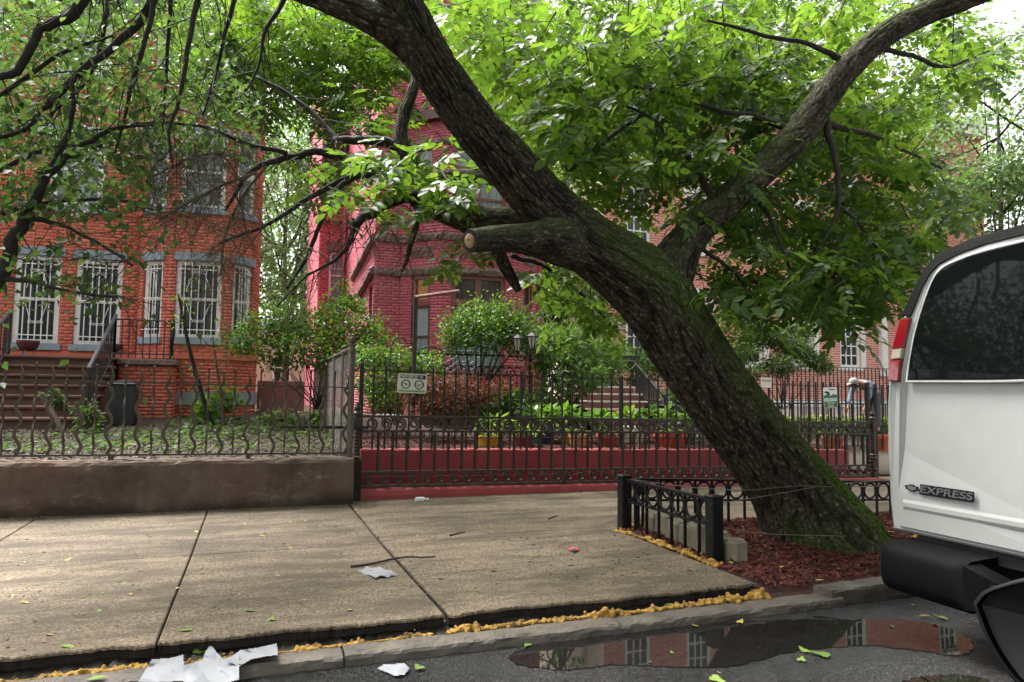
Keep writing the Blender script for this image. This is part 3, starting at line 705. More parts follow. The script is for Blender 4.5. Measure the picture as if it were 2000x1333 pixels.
for a, b in ((xa+.02, xp), (xp, xq), (xq, xe)):
    mid, br = xs_between(a, b)
    for x in br: obj('twisted_bar', twist, M['iron_brown'], f, (x, FY, .455+fz(x)))
    for x in mid:
        obj('top_scroll', top_scroll, M['iron_brown'], f, (x, FY, 1.043+fz(x)))
        obj('low_scroll', low_scroll, M['iron_brown'], f, (x, FY, .375+fz(x)))
def rail(z, w, h, name): MB().bar((xa, FY, z+fz(xa)), (xe, FY, z+fz(xe)), w, h).build(name, M['iron_brown'], f)
rail(1.13, .046, .030, 'top_rail'); rail(.955, .036, .026, 'middle_rail'); rail(.462, .036, .026, 'lower_rail'); rail(.292, .04, .03, 'bottom_rail')
m = MB()
for a, b in ((xa+.02, xp), (xp, xq), (xq, xe)):
    for x in xs_between(a, b)[0]: 
        for dx in (-.05, .02): m.bar((x+dx, FY, .90+fz(x)), (x+dx, FY, .95+fz(x)), .012)
o = m.build('drop_stud', M['iron_brown'], f); o['kind'] = 'stuff'
for x in (xp, xq): MB().bbox(x-.016, x+.016, FY-.02, FY+.02, .26+fz(x), 1.16+fz(x), .004).build('post', M['iron_brown'], f)
def newel(x, y, z0, z1, name='newel_post'):
    h = z1-z0; m = MB(); b = lambda a, c, w: m.bbox(x-w, x+w, y-w, y+w, z0+a*h, z0+c*h, .006)
    b(0, .10, .062); b(.10, .20, .052); m.lathe([(.05, z0+.20*h), (.062, z0+.23*h), (.045, z0+.255*h)], 12, (x, y, 0)); b(.26, .345, .05)
    m.lathe([(.052, z0+.345*h), (.058, z0+.37*h), (.044, z0+.40*h), (.062, z0+.415*h), (.04, z0+.43*h)], 12, (x, y, 0))
    for i in range(9): m.lathe([(.036, z0+h*(.43+i*.035)), (.042, z0+h*(.445+i*.035)), (.036, z0+h*(.465+i*.035))], 10, (x, y, 0))
    b(.745, .86, .05); m.lathe([(.058, z0+.86*h), (.06, z0+.89*h), (.036, z0+.91*h), (.046, z0+.945*h), (.03, z0+.97*h), (.018, z0+h)], 12, (x, y, 0))
    return m.build(name, M['iron_brown'], f)
newel(xa-.06, FY, .12, 1.30); newel(xe+.03, FY, .02, 1.24)

# ------------------------------------------------------------------ tall black fence on the red garden wall
f = thing('tall_fence', 'tall thin black iron fence with plain upright bars on red garden wall', 'fence', (0, 0, 0)); TY = 9.18
bar = to_mesh('bar', *(lambda m: (np.concatenate(m.V), m.F))(MB().bbox(-.0115, .0115, -.0115, .0115, 0, 1.09, .003)))
tz = lambda x: -.0115*(x-1.3)
x0, x1 = onY(706, 750, TY)[0], onY(1694, 770, TY)[0]; xm = onY(1213, 800, TY)[0]; k = int(round((x1-x0)/.1545))
for i in range(1, k):
    x = x0+(x1-x0)*i/k
    if abs(x-xm) < .05: continue
    obj('bar', bar, M['iron_black'], f, (x, TY, .68+tz(x)*1.1))
for x, w, h in ((x0, .026, 1.11), (xm, .026, 1.06), (x1, .03, 1.1), (onY(1710, 770, TY)[0], .02, 1.08)): MB().bbox(x-w, x+w, TY-w, TY+w, .3+tz(x), .68+h+tz(x), .005).build('post', M['iron_black'], f)
for z in (1.70, .845): MB().bar((x0, TY, z), (x1, TY, z-.0125*(x1-x0)), .03, .012).build('rail', M['iron_black'], f)
xr = onY(1740, 770, TY)[0]
for i in range(6): obj('bar', bar, M['iron_black'], f, (x1+.32+.15*i, TY, .56))
MB().bar((x1, TY, 1.585), (xr+.9, TY, 1.57), .03, .012).build('rail', M['iron_black'], f)
# ------------------------------------------------------------------ the leaning street tree
tree = thing('leaning_tree', 'huge mossy street tree leaning left across the sidewalk from the mulch bed', 'tree', (4.75, 5.2, .15))
OFF = Vector((4.75, 5.2, .15))
def keep(o, root):                                        # parent without moving
    o.parent = root; o.matrix_parent_inverse = Matrix.Translation(-Vector(root.location)); return o
def moss_main(V, D, S, c):
    m = np.clip(.05+.9*D[..., 2]+1.3*(c-.5), 0, 1)*.85
    base = np.clip((1.0-V[..., 2])/.9, 0, 1)
    return np.clip(m+base*np.clip(.45+1.0*(c-.42)+.55*D[..., 0], 0, 1), 0, 1)
def flare_main(TH, S):
    e = np.exp(-np.maximum(S-.05, 0)/.30); return e*(.10+.06*np.sin(4*TH+.6)+.035*np.sin(7*TH+2))
P, R = pxpath([(1625, 1128, 5.02, 118), (1606, 1062, 5.08, 103), (1547, 957, 5.2, 80), (1480, 868, 5.2, 71), (1408, 775, 5.2, 69), (1330, 660, 5.2, 70), (1271, 573, 5.2, 73), (1205, 518, 5.2, 64), (1140, 470, 5.2, 56), (1062, 398, 5.2, 50), (985, 310, 5.15, 46), (930, 248, 5.1, 44), (862, 150, 5.05, 43), (815, 72, 5.0, 42), (775, -10, 4.95, 40), (745, -110, 4.9, 37), (720, -260, 4.9, 33)])
parts = [bark_tube(P, R, 260, .009, .028, 1, moss_main, flare_main, (.034, .24))]
trunk = keep(bark_obj('trunk', parts, tree), tree)
def moss_limb(V, D, S, c): return moss_main(V, D, S, c)*.38
def limb(pts, n, seed, amp, name='limb', step=.012, cell=(.034, .2)):
    P, R = pxpath(pts); return keep(bark_obj(name, [bark_tube(P, R, n, step, amp, seed, moss_limb, None, cell)], tree), tree), P
limb([(1262, 600, 5.2, 40), (1300, 540, 5.17, 50), (1333, 482, 5.1, 38), (1368, 440, 5.05, 32), (1430, 385, 5.0, 30), (1500, 320, 5.0, 30), (1560, 262, 4.95, 29), (1600, 205, 4.9, 28), (1650, 140, 4.85, 26), (1720, 75, 4.8, 24), (1800, 30, 4.8, 22), (1900, -10, 4.7, 22), (2040, -60, 4.7, 19)], 96, 11, .013)
_, LIMB_A = limb([(868, 165, 5.08, 30), (835, 115, 5.05, 40), (775, 62, 5.0, 36), (700, 24, 5.0, 28), (620, -6, 5.1, 23), (540, -34, 5.2, 20), (430, -70, 5.4, 17), (300, -90, 5.6, 14), (120, -90, 5.8, 11)], 90, 12, .012)
st, SP = limb([(1130, 490, 5.18, 40), (1085, 470, 5.1, 46), (1030, 468, 5.0, 31), (975, 466, 4.87, 25), (918, 471, 4.76, 22)], 72, 13, .008, 'cut_stub')
d = SP[-1]-SP[-2]; d /= np.linalg.norm(d)
keep(MB().lathe([(.05, -.02), (.086, -.012), (.080, .002), (.05, .004)], 14, SP[-1], ax=d).build('bark_rim', M['twig'], tree), tree)
t = NT('sawn_wood'); co = t.co(); M['sawn'] = t.pbr(t.ramp(t.noise(co, 25, 4), [(.3, lin('6d5738')), (.7, lin('9a8260'))]), .8)
keep(MB().lathe([(.045, -.01), (.056, -.004), (.05, .006), (.024, .014), (.001, .008)], 9, SP[-1]+d*.004, ax=d).build('cut_face', M['sawn'], tree), tree)
limb([(1090, 440, 5.3, 34), (1045, 440, 5.45, 36), (1000, 438, 5.6, 33), (940, 434, 5.8, 31), (880, 412, 6.0, 28), (830, 393, 6.1, 24), (803, 362, 6.2, 20), (798, 310, 6.25, 16), (783, 275, 6.3, 14), (787, 231, 6.35, 12), (805, 180, 6.4, 10), (815, 140, 6.5, 8)], 80, 14, .012)
limb([(1000, 362, 5.25, 20), (960, 346, 5.5, 16), (900, 344, 5.8, 13), (823, 349, 6.15, 12)], 40, 15, .006)
limb([(958, 462, 5.72, 15), (985, 518, 5.75, 13), (1003, 550, 5.75, 10), (1014, 569, 5.75, 6)], 36, 16, .006)
def branch(pts, n=10, root=tree, name='branch', mat=None, attach=None):
    P, R = pxpath(pts)
    if attach is not None:
        A = spline(attach, 200); q = A[np.argmin(np.linalg.norm(A-P[0], axis=1))]; P = np.concatenate([[q], [(q+P[0])/2+[0, 0, .04]], P]); R = np.concatenate([[R[0]*1.25, R[0]*1.1], R])
    Q = spline(np.column_stack([P, R]), max(12, len(pts)*7)); w = RNG.normal(0, 1, (len(Q), 3)); w = (w+np.roll(w, 1, 0)+np.roll(w, -1, 0))/3
    Q[1:-1, :3] += w[1:-1]*Q[1:-1, 3:4]*.35
    return keep(MB().tube(Q[:, :3], Q[:, 3], n).build(name, mat or M['twig'], root, smooth=True), root), Q[:, :3]
BR = [
 [(785, 285, 6.3, 11), (720, 272, 6.4, 9), (662, 275, 6.5, 7), (649, 262, 6.6, 5.5), (585, 198, 6.8, 4.5), (500, 150, 7, 3)],
 [(803, 345, 6.2, 11), (760, 335, 6.2, 9), (713, 326, 6.2, 8.5), (675, 308, 6.2, 8), (624, 298, 6.2, 7.5), (560, 308, 6.2, 7), (495, 333, 6.2, 5), (440, 412, 6.2, 2.5)],
 [(830, 378, 6.1, 13), (772, 392, 6.0, 11), (725, 418, 5.95, 9), (688, 438, 5.9, 8)],
 [(800, 352, 6.2, 8), (740, 345, 6.2, 7), (680, 347, 6.2, 6), (600, 390, 6.2, 5), (520, 440, 6.2, 3.5), (430, 475, 6.2, 2)],
 [(690, 347, 6.2, 6), (655, 375, 6.15, 5.5), (628, 430, 6.1, 4.5), (600, 500, 6.1, 4), (560, 565, 6.1, 2.5)],
 [(820, 405, 6.0, 9), (812, 440, 5.9, 7), (797, 495, 5.85, 5), (786, 530, 5.85, 3)],
 [(692, 430, 5.95, 6), (683, 470, 5.95, 5), (660, 505, 6, 3.5), (600, 540, 6.05, 2), (540, 600, 6.1, 1.5)],
 [(325, -60, 5.6, 9), (284, 26, 5.6, 8), (198, 106, 5.6, 7), (149, 149, 5.6, 6), (109, 188, 5.6, 6), (79, 218, 5.6, 5), (53, 251, 5.6, 4.5), (-10, 270, 5.6, 4)],
 [(215, -70, 5.5, 13), (162, 0, 5.5, 11), (109, 46, 5.5, 10), (79, 59, 5.5, 9), (33, 139, 5.5, 8), (-12, 153, 5.5, 7)],
 [(395, -60, 5.4, 6), (386, 0, 5.4, 5.5), (366, 83, 5.4, 5), (356, 165, 5.4, 4), (343, 215, 5.4, 3.5), (330, 264, 5.4, 3), (338, 330, 5.4, 1.5)],
 [(312, -30, 5.5, 6), (294, 33, 5.5, 5), (274, 116, 5.5, 4.2), (257, 158, 5.5, 4), (244, 231, 5.5, 3), (224, 300, 5.5, 2)],
 [(334, -40, 5.8, 5), (327, 99, 5.8, 3.5), (323, 170, 5.8, 3), (318, 260, 5.8, 1.6)],
 [(560, 300, 6.15, 5), (480, 280, 6.1, 4), (400, 250, 6.0, 3), (300, 240, 5.9, 2.2), (180, 255, 5.8, 1.5)],
 [(470, -40, 5.9, 6), (440, 60, 5.9, 4), (420, 150, 6.0, 3), (395, 230, 6.0, 2)],
 [(560, -20, 6.2, 6), (520, 60, 6.3, 4), (505, 130, 6.3, 2.5), (480, 180, 6.3, 1.5)],
 [(210, -30, 5.9, 5), (200, 70, 5.9, 4), (170, 160, 5.9, 3), (90, 230, 5.9, 2)],
 # right hand branches in the leaves
 [(1590, 235, 4.95, 9), (1640, 250, 5.0, 6), (1700, 262, 5.1, 4.5), (1760, 290, 5.2, 3), (1840, 330, 5.3, 2)],
 [(1612, 225, 4.9, 8), (1625, 290, 4.85, 6), (1636, 350, 4.8, 5), (1637, 400, 4.8, 4), (1620, 450, 4.8, 2.5), (1590, 500, 4.8, 1.6)],
 [(1637, 400, 4.8, 4), (1680, 440, 4.8, 3), (1720, 500, 4.8, 2.2), (1735, 560, 4.8, 1.5)],
 [(1560, 258, 4.95, 8), (1480, 230, 5.1, 6), (1400, 215, 5.2, 4.5), (1300, 180, 5.3, 3.5), (1180, 160, 5.4, 2)],
 [(1400, 400, 5.0, 8), (1360, 330, 5.1, 6), (1320, 280, 5.2, 4.5), (1270, 230, 5.3, 3), (1200, 200, 5.4, 2)],
 [(1660, 130, 4.85, 7), (1590, 90, 4.9, 5), (1500, 70, 5, 4), (1380, 40, 5.1, 2.5)],
 [(1700, 90, 4.8, 6), (1780, 110, 4.8, 4.5), (1850, 130, 4.8, 3.5), (1930, 100, 4.9, 2)],
 [(1460, 365, 5.0, 6), (1500, 420, 4.95, 4.5), (1530, 490, 4.9, 3), (1560, 570, 4.9, 2)],
 [(1345, 470, 5.1, 6), (1390, 500, 5.1, 4), (1440, 540, 5.1, 3), (1470, 600, 5.1, 2)],
 [(1110, 330, 5.3, 8), (1140, 310, 5.4, 7), (1190, 270, 5.5, 5), (1260, 220, 5.6, 3)],
 [(1000, 500, 5.9, 5), (1060, 520, 6.3, 4), (1130, 570, 6.8, 3), (1200, 640, 7.0, 2)],
]
tips = []; paths = []
tw = MB(); twd = MB()
for n, b in enumerate(BR):
    o, Q = branch(b, attach=LIMB_A if 7 <= n < 16 and n != 12 else None); paths.append(Q)
    if n < 16:
        dead = n in (4, 5, 6)
        twiggery(twd if dead or n in (1, 3, 12) else tw, Q, RNG, 14 if not dead else 8, (.25, .8), .0055, .45, 1 if n not in (1, 3, 12) else 2, 5 if n not in (1, 3, 12) else 5, .16, tips)
    else: twiggery(tw, Q, RNG, 6, (.2, .5), .004, .3, 1, 3, .15)
# the tangle of dead twigs hanging before the left house
for q in ([(500, 338, 6.15, 3), (440, 360, 6.1, 3), (380, 390, 6.1, 2.5), (310, 430, 6.0, 2)], [(480, 320, 6.2, 3), (430, 300, 6.2, 3), (370, 310, 6.1, 2.5), (290, 350, 6.0, 2)], [(520, 325, 6.2, 3), (470, 390, 6.2, 3), (440, 460, 6.2, 2.5), (430, 540, 6.2, 1.5)]):
    P, R = pxpath(q); twd.tube(spline(P, 16), np.linspace(R[0], R[-1], 16), 5, cap=False)
    twiggery(twd, P, RNG, 70, (.3, .8), .0034, .25, 1, 7, .22)
o = keep(tw.build('twigs', M['twig'], tree), tree); o['kind'] = 'stuff'
o = keep(twd.build('dead_twigs', M['twig_grey'], tree), tree); o['kind'] = 'stuff'

T_HI = compound(3, seed=1); T_HI2 = compound(2, .115, .055, seed=2)
def lo(pairs, L=.11, W=.055):
    r = np.random.default_rng(4); Vs = []; Fs = []; n = 0
    for i in range(pairs*2+1):
        k = i//2; last = i == pairs*2; x = .075+.06*k; ang = r.uniform(-.1, .1) if last else (1 if i % 2 else -1)*r.uniform(.75, 1.05)
        V, F = single(L, W); c, q = math.cos(ang), math.sin(ang)
        Vs.append(np.stack([V[:, 0]*c-V[:, 1]*q+x, V[:, 0]*q+V[:, 1]*c, V[:, 2]-.35*x*x], 1)); Fs.append(F+n); n += 4
    return np.concatenate(Vs), np.concatenate(Fs)
T_LO = lo(3)
REG = [  # outline in the survey picture, depth range, number of sprays, high detail, bright
 ([(1040, 120), (1250, 60), (1500, 110), (1620, 170), (1720, 240), (1870, 330), (1925, 420), (1850, 470), (1790, 540), (1745, 600), (1690, 620), (1600, 590), (1500, 585), (1400, 620), (1370, 560), (1430, 470), (1335, 420), (1275, 420), (1190, 385), (1095, 330), (1050, 250)], (4.85, 7.0), 270, True),
 ([(860, -20), (1900, -20), (1960, 110), (1880, 250), (1700, 290), (1400, 240), (1010, 260), (905, 120)], (5.4, 8.5), 310, True),
 ([(1820, 90), (1985, 60), (1990, 120), (1890, 190), (1800, 210)], (4.6, 5.2), 5, True),
 ([(690, 300), (800, 300), (900, 265), (985, 330), (960, 400), (900, 405), (740, 425), (680, 380)], (5.35, 6.6), 17, True),
 ([(885, 480), (935, 485), (930, 505), (895, 500)], (5.3, 5.7), 2, True),
 ([(1065, 510), (1120, 555), (1200, 630), (1215, 670), (1130, 630), (1080, 580)], (6.2, 8), 16, True),
 ([(1390, 520), (1745, 540), (1730, 620), (1650, 635), (1560, 595), (1420, 625)], (4.4, 5.8), 34, True),
 ([(1480, 480), (1880, 420), (1780, 560), (1560, 560)], (4.5, 6.0), 26, True),
 ([(370, -20), (860, -20), (800, 120), (700, 190), (600, 230), (480, 240), (370, 160)], (8.5, 12), 300, False),
 ([(850, 20), (1700, -20), (1650, 150), (1100, 330), (930, 230)], (9, 13), 560, False),
 ([(650, 180), (790, 170), (780, 260), (690, 260)], (8, 11), 12, False),
 ([(560, 240), (780, 230), (700, 400), (570, 480), (520, 400)], (7.5, 10), 16, False),
]
hi = []; lowl = []; stems = MB()
for poly, (ya, yb), n, h in REG:
    q = in_poly(poly, n, RNG); ys = RNG.uniform(ya, yb, n)
    C = np.array([onY(a, b, y) for (a, b), y in zip(q, ys)])
    (hi if h else lowl).append(sprays(C, RNG, stems, 7))
# unseen sprays above and round the picture, spread to shade the foreground
C = np.stack([RNG.uniform(-4, 6, 1200), RNG.uniform(-3.5, 4.2, 1200), RNG.uniform(6.8, 11.0, 1200)], 1)
v = proj(C); C = C[(v[:, 1] < -60) | (v[:, 0] > 2100) | (v[:, 0] < -100)]
lowl.append(sprays(C, RNG, stems, 7, (.6, 1.1)))
o = keep(stems.build('leaf_stalks', M['twig'], tree), tree); o['kind'] = 'stuff'
pos, R_, s_ = [np.concatenate([h[k] for h in hi]) for k in range(3)]
pv = proj(pos); ok = (pv[:, 0] > 20) & (pv[:, 0] < 1980) & (pv[:, 1] > 10) & (pv[:, 1] < 720)
order = np.argsort(np.where(ok, pv[:, 2], 1e6)); one = order[:300]; rest = order[300:]
lm = to_mesh('leaf', *T_HI); lm.materials.append(M['leaf'])
lm2 = to_mesh('leaf', *T_HI2); lm2.materials.append(M['leaf'])
for q in one:
    m = np.eye(4); m[:3, :3] = R_[q]*s_[q]; m[:3, 3] = pos[q]-np.array(OFF)
    o = obj('leaf', lm if q % 3 else lm2, None, tree); o.matrix_local = Matrix(m.tolist())
keep(leaf_mesh('foliage', T_HI, pos[rest], R_[rest], s_[rest], M['leaf'], tree), tree)
pos, R_, s_ = [np.concatenate([h[k] for h in lowl]) for k in range(3)]
keep(leaf_mesh('far_foliage', T_LO, pos, R_, s_, M['leaf_yel'], tree), tree)

# ------------------------------------------------------------------ small-leaved tree at the left edge
lt = thing('small_leaved_tree', 'dark twiggy street tree with small dull leaves at the left edge before the orange house', 'tree', (-2.9, 5.2, .15))
P = np.array([(-2.9, 5.2, .1), (-2.85, 5.25, 1.2), (-2.55, 5.4, 2.2), (-2.2, 5.5, 3.2), (-2.2, 5.6, 4.5), (-2.4, 5.7, 6)]); keep(bark_obj('trunk', [bark_tube(P, [.16, .14, .12, .10, .08, .05], 60, .02, .012, 21, moss_main)], lt), lt)
tw = MB(); tips = []
P0 = [(-150, 660, 5.45, 18), (-60, 605, 5.45, 16)]
LT_P = P
for b in ([*P0, (0, 543, 5.5, 14), (25, 471, 5.5, 12.5), (51, 425, 5.5, 11), (92, 343, 5.5, 8), (125, 280, 5.5, 6), (142, 215, 5.5, 4.5), (142, 150, 5.5, 3)],
          [(92, 343, 5.5, 7), (140, 300, 5.5, 6), (178, 274, 5.5, 5), (231, 251, 5.5, 3.5), (300, 245, 5.5, 2)],
          [(51, 425, 5.5, 7), (120, 440, 5.4, 4), (200, 480, 5.3, 3), (260, 520, 5.2, 2)],
          [(0, 545, 5.5, 7), (60, 552, 5.4, 4), (150, 572, 5.3, 3), (230, 580, 5.2, 2)],
          [(-100, 400, 5.6, 8), (0, 330, 5.6, 5), (100, 290, 5.7, 4), (200, 285, 5.8, 2.5)],
          [(-120, 250, 5.6, 8), (0, 190, 5.6, 5), (110, 110, 5.7, 4), (220, 70, 5.8, 2.5)],
          [(-100, 470, 5.6, 8), (0, 420, 5.7, 5), (90, 395, 5.8, 4), (220, 390, 6, 3), (300, 410, 6, 2)]):
    o, Q = branch(b, 10, lt, attach=LT_P if b[0][0] < -50 else None); twiggery(tw, Q, RNG, 12, (.25, .75), .004, .12, 1, 5, .15, tips, .8)
o = keep(tw.build('twigs', M['twig'], lt), lt); o['kind'] = 'stuff'
def leaves_on(tips, per, sd, T, mat, root, s=(.7, 1.2), name='foliage', extra=None):
    pos = []; X = []
    for p, d in tips:
        for _ in range(per): pos.append(p+RNG.normal(0, sd, 3)); X.append(d*.5+RNG.normal(0, .6, 3)+[0, 0, -.2])
    pos = np.array(pos); X = np.array(X)
    if extra is not None: pos = np.concatenate([pos, extra]); X = np.concatenate([X, RNG.normal(0, 1, extra.shape)])
    Z = np.array([0, 0, 1.])+RNG.normal(0, .45, pos.shape)
    o = leaf_mesh(name, T, pos, frames(X, Z), RNG.uniform(*s, len(pos)), mat, root); keep(o, root); return o
T_S = single(.075, .045)
ex = np.concatenate([np.array([onY(a, b, y) for (a, b), y in zip(in_poly([(-60, -20), (420, -20), (430, 90), (520, 200), (500, 300), (500, 330), (420, 300), (300, 310), (160, 330), (-60, 300)], 6600, RNG), RNG.uniform(5.6, 9.5, 6600))]),
                     np.array([onY(a, b, y) for (a, b), y in zip(in_poly([(-60, 280), (300, 300), (330, 390), (200, 430), (-60, 420)], 560, RNG), RNG.uniform(5.2, 8, 560))]),
                     np.array([onY(a, b, y) for (a, b), y in zip(in_poly([(-60, 520), (120, 530), (250, 560), (260, 590), (120, 600), (-60, 590)], 130, RNG), RNG.uniform(5.2, 6, 130))]),
                     np.stack([RNG.uniform(-8, -2.8, 4000), RNG.uniform(1.5, 7.5, 4000), RNG.uniform(3.2, 8, 4000)], 1)])
tq = proj(np.array([t[0] for t in tips]))[:, 1]; tips = [t for t, y in zip(tips, tq) if y < 430 or RNG.random() < .3]
leaves_on(tips, 2, .07, T_S, M['leaf_small'], lt, extra=ex)

# ------------------------------------------------------------------ trees farther back
def crown_tree(name, label, base, h0, c, rad, nclump, nleaf, T, mat, tr, sd, seed, limbs=7, group=None, cat='tree'):
    r = np.random.default_rng(seed); root = thing(name, label, cat, base, 0, group); base = np.array(base); c = np.array(c); rad = np.array(rad)
    v = r.normal(0, 1, (nclump, 3)); v /= np.linalg.norm(v, axis=1)[:, None]; cl = c+v*rad*(r.uniform(.25, 1, nclump)**.5)[:, None]
    m = MB(); P = spline([base, base+(c-base)*.35+r.normal(0, tr, 3), base+(c-base)*.8, c+[0, 0, rad[2]*.5]], 14); m.tube(P, np.linspace(tr, tr*.25, 14), 10)
    keep(m.build('trunk', M['twig'] if tr < .1 else M['twig_grey'], root, smooth=True), root)
    m = MB()
    for k in range(min(nclump, limbs*4)):
        i = r.integers(5, 13); m.tube(spline([P[i], (P[i]+cl[k])/2+r.normal(0, .12, 3), cl[k]], 8), np.linspace(tr*.32, tr*.05, 8), 5, cap=False)
    o = keep(m.build('limbs', M['twig'], root), root); o['kind'] = 'stuff'
    k = r.integers(0, nclump, nleaf); pos = cl[k]+r.normal(0, sd, (nleaf, 3))*[1, 1, .55]
    X = (pos-cl[k])+r.normal(0, sd*.8, (nleaf, 3))+[0, 0, -sd*.5]; Z = np.array([0, 0, 1.])+r.normal(0, .5, (nleaf, 3))
    keep(leaf_mesh('crown', T, pos, frames(X, Z), r.uniform(.7, 1.25, nleaf), mat, root, kind=None), root)
    return root
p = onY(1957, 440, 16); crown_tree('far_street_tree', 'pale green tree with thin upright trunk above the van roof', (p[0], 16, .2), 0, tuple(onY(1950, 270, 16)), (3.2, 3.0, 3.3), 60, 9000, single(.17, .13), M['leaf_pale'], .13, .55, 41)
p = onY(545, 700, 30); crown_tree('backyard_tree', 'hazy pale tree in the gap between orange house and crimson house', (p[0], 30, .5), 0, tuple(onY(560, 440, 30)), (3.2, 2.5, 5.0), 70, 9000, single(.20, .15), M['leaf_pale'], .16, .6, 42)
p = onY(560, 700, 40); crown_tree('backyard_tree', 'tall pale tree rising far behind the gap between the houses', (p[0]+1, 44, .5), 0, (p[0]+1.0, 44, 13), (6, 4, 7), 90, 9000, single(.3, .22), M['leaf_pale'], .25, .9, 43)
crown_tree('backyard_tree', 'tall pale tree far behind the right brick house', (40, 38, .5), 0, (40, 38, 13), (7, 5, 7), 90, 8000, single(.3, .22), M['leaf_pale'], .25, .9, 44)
crown_tree('backyard_tree', 'bushy green tree in the gap right of the crimson house', (9.0, 22, .6), 0, tuple(onY(1105, 440, 22)), (2.4, 2.0, 4.5), 70, 8000, single(.16, .11), M['leaf_yel'], .16, .5, 45)
# ------------------------------------------------------------------ houses
class House:
    def __init__(s, root, brick, mortar): s.root = root; s.brick = brick; s.mortar = mortar; s.mb = MB(); s.bv = []; s.bc = []
    def facet(s, p0, p1, z0, z1, ops=(), bricks=True, reveal=.11, ln=.203, ch=.0677, jt=.008, proud=.0045, zmin=None):
        p0 = np.array([*p0, 0.]); p1 = np.array([*p1, 0.]); L = np.linalg.norm(p1-p0); U = (p1-p0)/L; W = np.array([0, 0, 1.]); N = np.array([U[1], -U[0], 0])
        us = sorted({0, L, *[o[0] for o in ops], *[o[1] for o in ops]}); zs = sorted({z0, z1, *[o[2] for o in ops], *[o[3] for o in ops]})
        at = lambda u, z, n=0.: p0+U*u+W*z+N*n
        for a, b in zip(us[:-1], us[1:]):
            for c, d in zip(zs[:-1], zs[1:]):
                um, zm = (a+b)/2, (c+d)/2
                if any(o[0] < um < o[1] and o[2] < zm < o[3] for o in ops): continue
                s.mb.quad(at(a, c), at(b, c), at(b, d), at(a, d))
        for a, b, c, d in ops:
            for q in ((at(a, c), at(a, c, -reveal), at(a, d, -reveal), at(a, d)), (at(b, c), at(b, d), at(b, d, -reveal), at(b, c, -reveal)),
                      (at(a, d), at(a, d, -reveal), at(b, d, -reveal), at(b, d)), (at(a, c), at(b, c), at(b, c, -reveal), at(a, c, -reveal))): s.mb.quad(*q)
        if bricks:
            r = np.random.default_rng(int(abs(p0[0]*100+p0[1]*37))+5); k = 0; z = z0
            while z+ch <= z1+.001:
                if zmin is None or z > zmin:
                    iv = [(0, L)]; zt, zb = z+ch-jt, z
                    for a, b, c, d in ops:
                        if zt > c and zb < d:
                            nv = []
                            for x, y in iv:
                                if b <= x or a >= y: nv.append((x, y)); continue
                                if a > x: nv.append((x, a))
                                if b < y: nv.append((b, y))
                            iv = nv
                    for x, y in iv:
                        u = math.floor(x/(ln+jt))*(ln+jt)-(0 if k % 2 else (ln+jt)/2)
                        while u < y:
                            a, b = max(u, x+.002), min(u+ln, y-.002)
                            if b-a > .03: s.bv.append((a, b, zb, zt, r.uniform(.8, 1.15)*proud)); s.bc.append((p0, U, N))
                            u += ln+jt
                k += 1; z += ch
        return dict(p0=p0, U=U, N=N, at=at)
    def finish(s, single_of=None, wallname='wall'):
        s.mb.build(wallname, s.mortar, s.root)
        if not s.bv: return
        B = np.array(s.bv); P0 = np.array([c[0] for c in s.bc]); U = np.array([c[1] for c in s.bc]); N = np.array([c[2] for c in s.bc])
        cen = P0+U*((B[:, 0]+B[:, 1])/2)[:, None]; cen[:, 2] = (B[:, 2]+B[:, 3])/2
        sel = np.zeros(len(B), bool)
        if single_of is not None:
            sc_ = single_of(cen, proj(cen), N); full = (B[:, 1]-B[:, 0]) > .17; sc_ = np.where(full, sc_, 1e9)
            sel[np.argsort(sc_)[:300]] = True; sel &= sc_ < 1e8
        def verts(idx):
            n = len(idx); out = np.empty((n, 8, 3))
            for q, (uu, zz, nn) in enumerate(((0, 2, 0), (1, 2, 0), (1, 3, 0), (0, 3, 0), (0, 2, 1), (1, 2, 1), (1, 3, 1), (0, 3, 1))):
                out[:, q] = P0[idx]+U[idx]*B[idx, uu][:, None]+N[idx]*((B[idx, 4] if nn else -.002*np.ones(n)))[:, None]; out[:, q, 2] = B[idx, zz]
            return out.reshape(-1, 3)
        FQ = np.array([(4, 5, 6, 7), (0, 1, 5, 4), (1, 2, 6, 5), (2, 3, 7, 6), (3, 0, 4, 7)])
        idx = np.where(~sel)[0]
        o = obj('brickwork', to_mesh('brickwork', verts(idx), (FQ[None]+(np.arange(len(idx))*8)[:, None, None]).reshape(-1, 4)), s.brick, s.root); o['kind'] = 'stuff'
        w = .203; hgt = .0677-.009; bm = to_mesh('brick', np.array([(-w/2, 0.002, -hgt/2), (w/2, 0.002, -hgt/2), (w/2, 0.002, hgt/2), (-w/2, 0.002, hgt/2), (-w/2, -.008, -hgt/2), (w/2, -.008, -hgt/2), (w/2, -.008, hgt/2), (-w/2, -.008, hgt/2)]), FQ)
        for q in np.where(sel)[0]:
            o = obj('brick', bm, s.brick, s.root); o.location = cen[q]; o.rotation_euler = (0, 0, math.atan2(U[q][1], U[q][0])); o.scale = ((B[q, 1]-B[q, 0])/w, B[q, 4]/.008, 1)
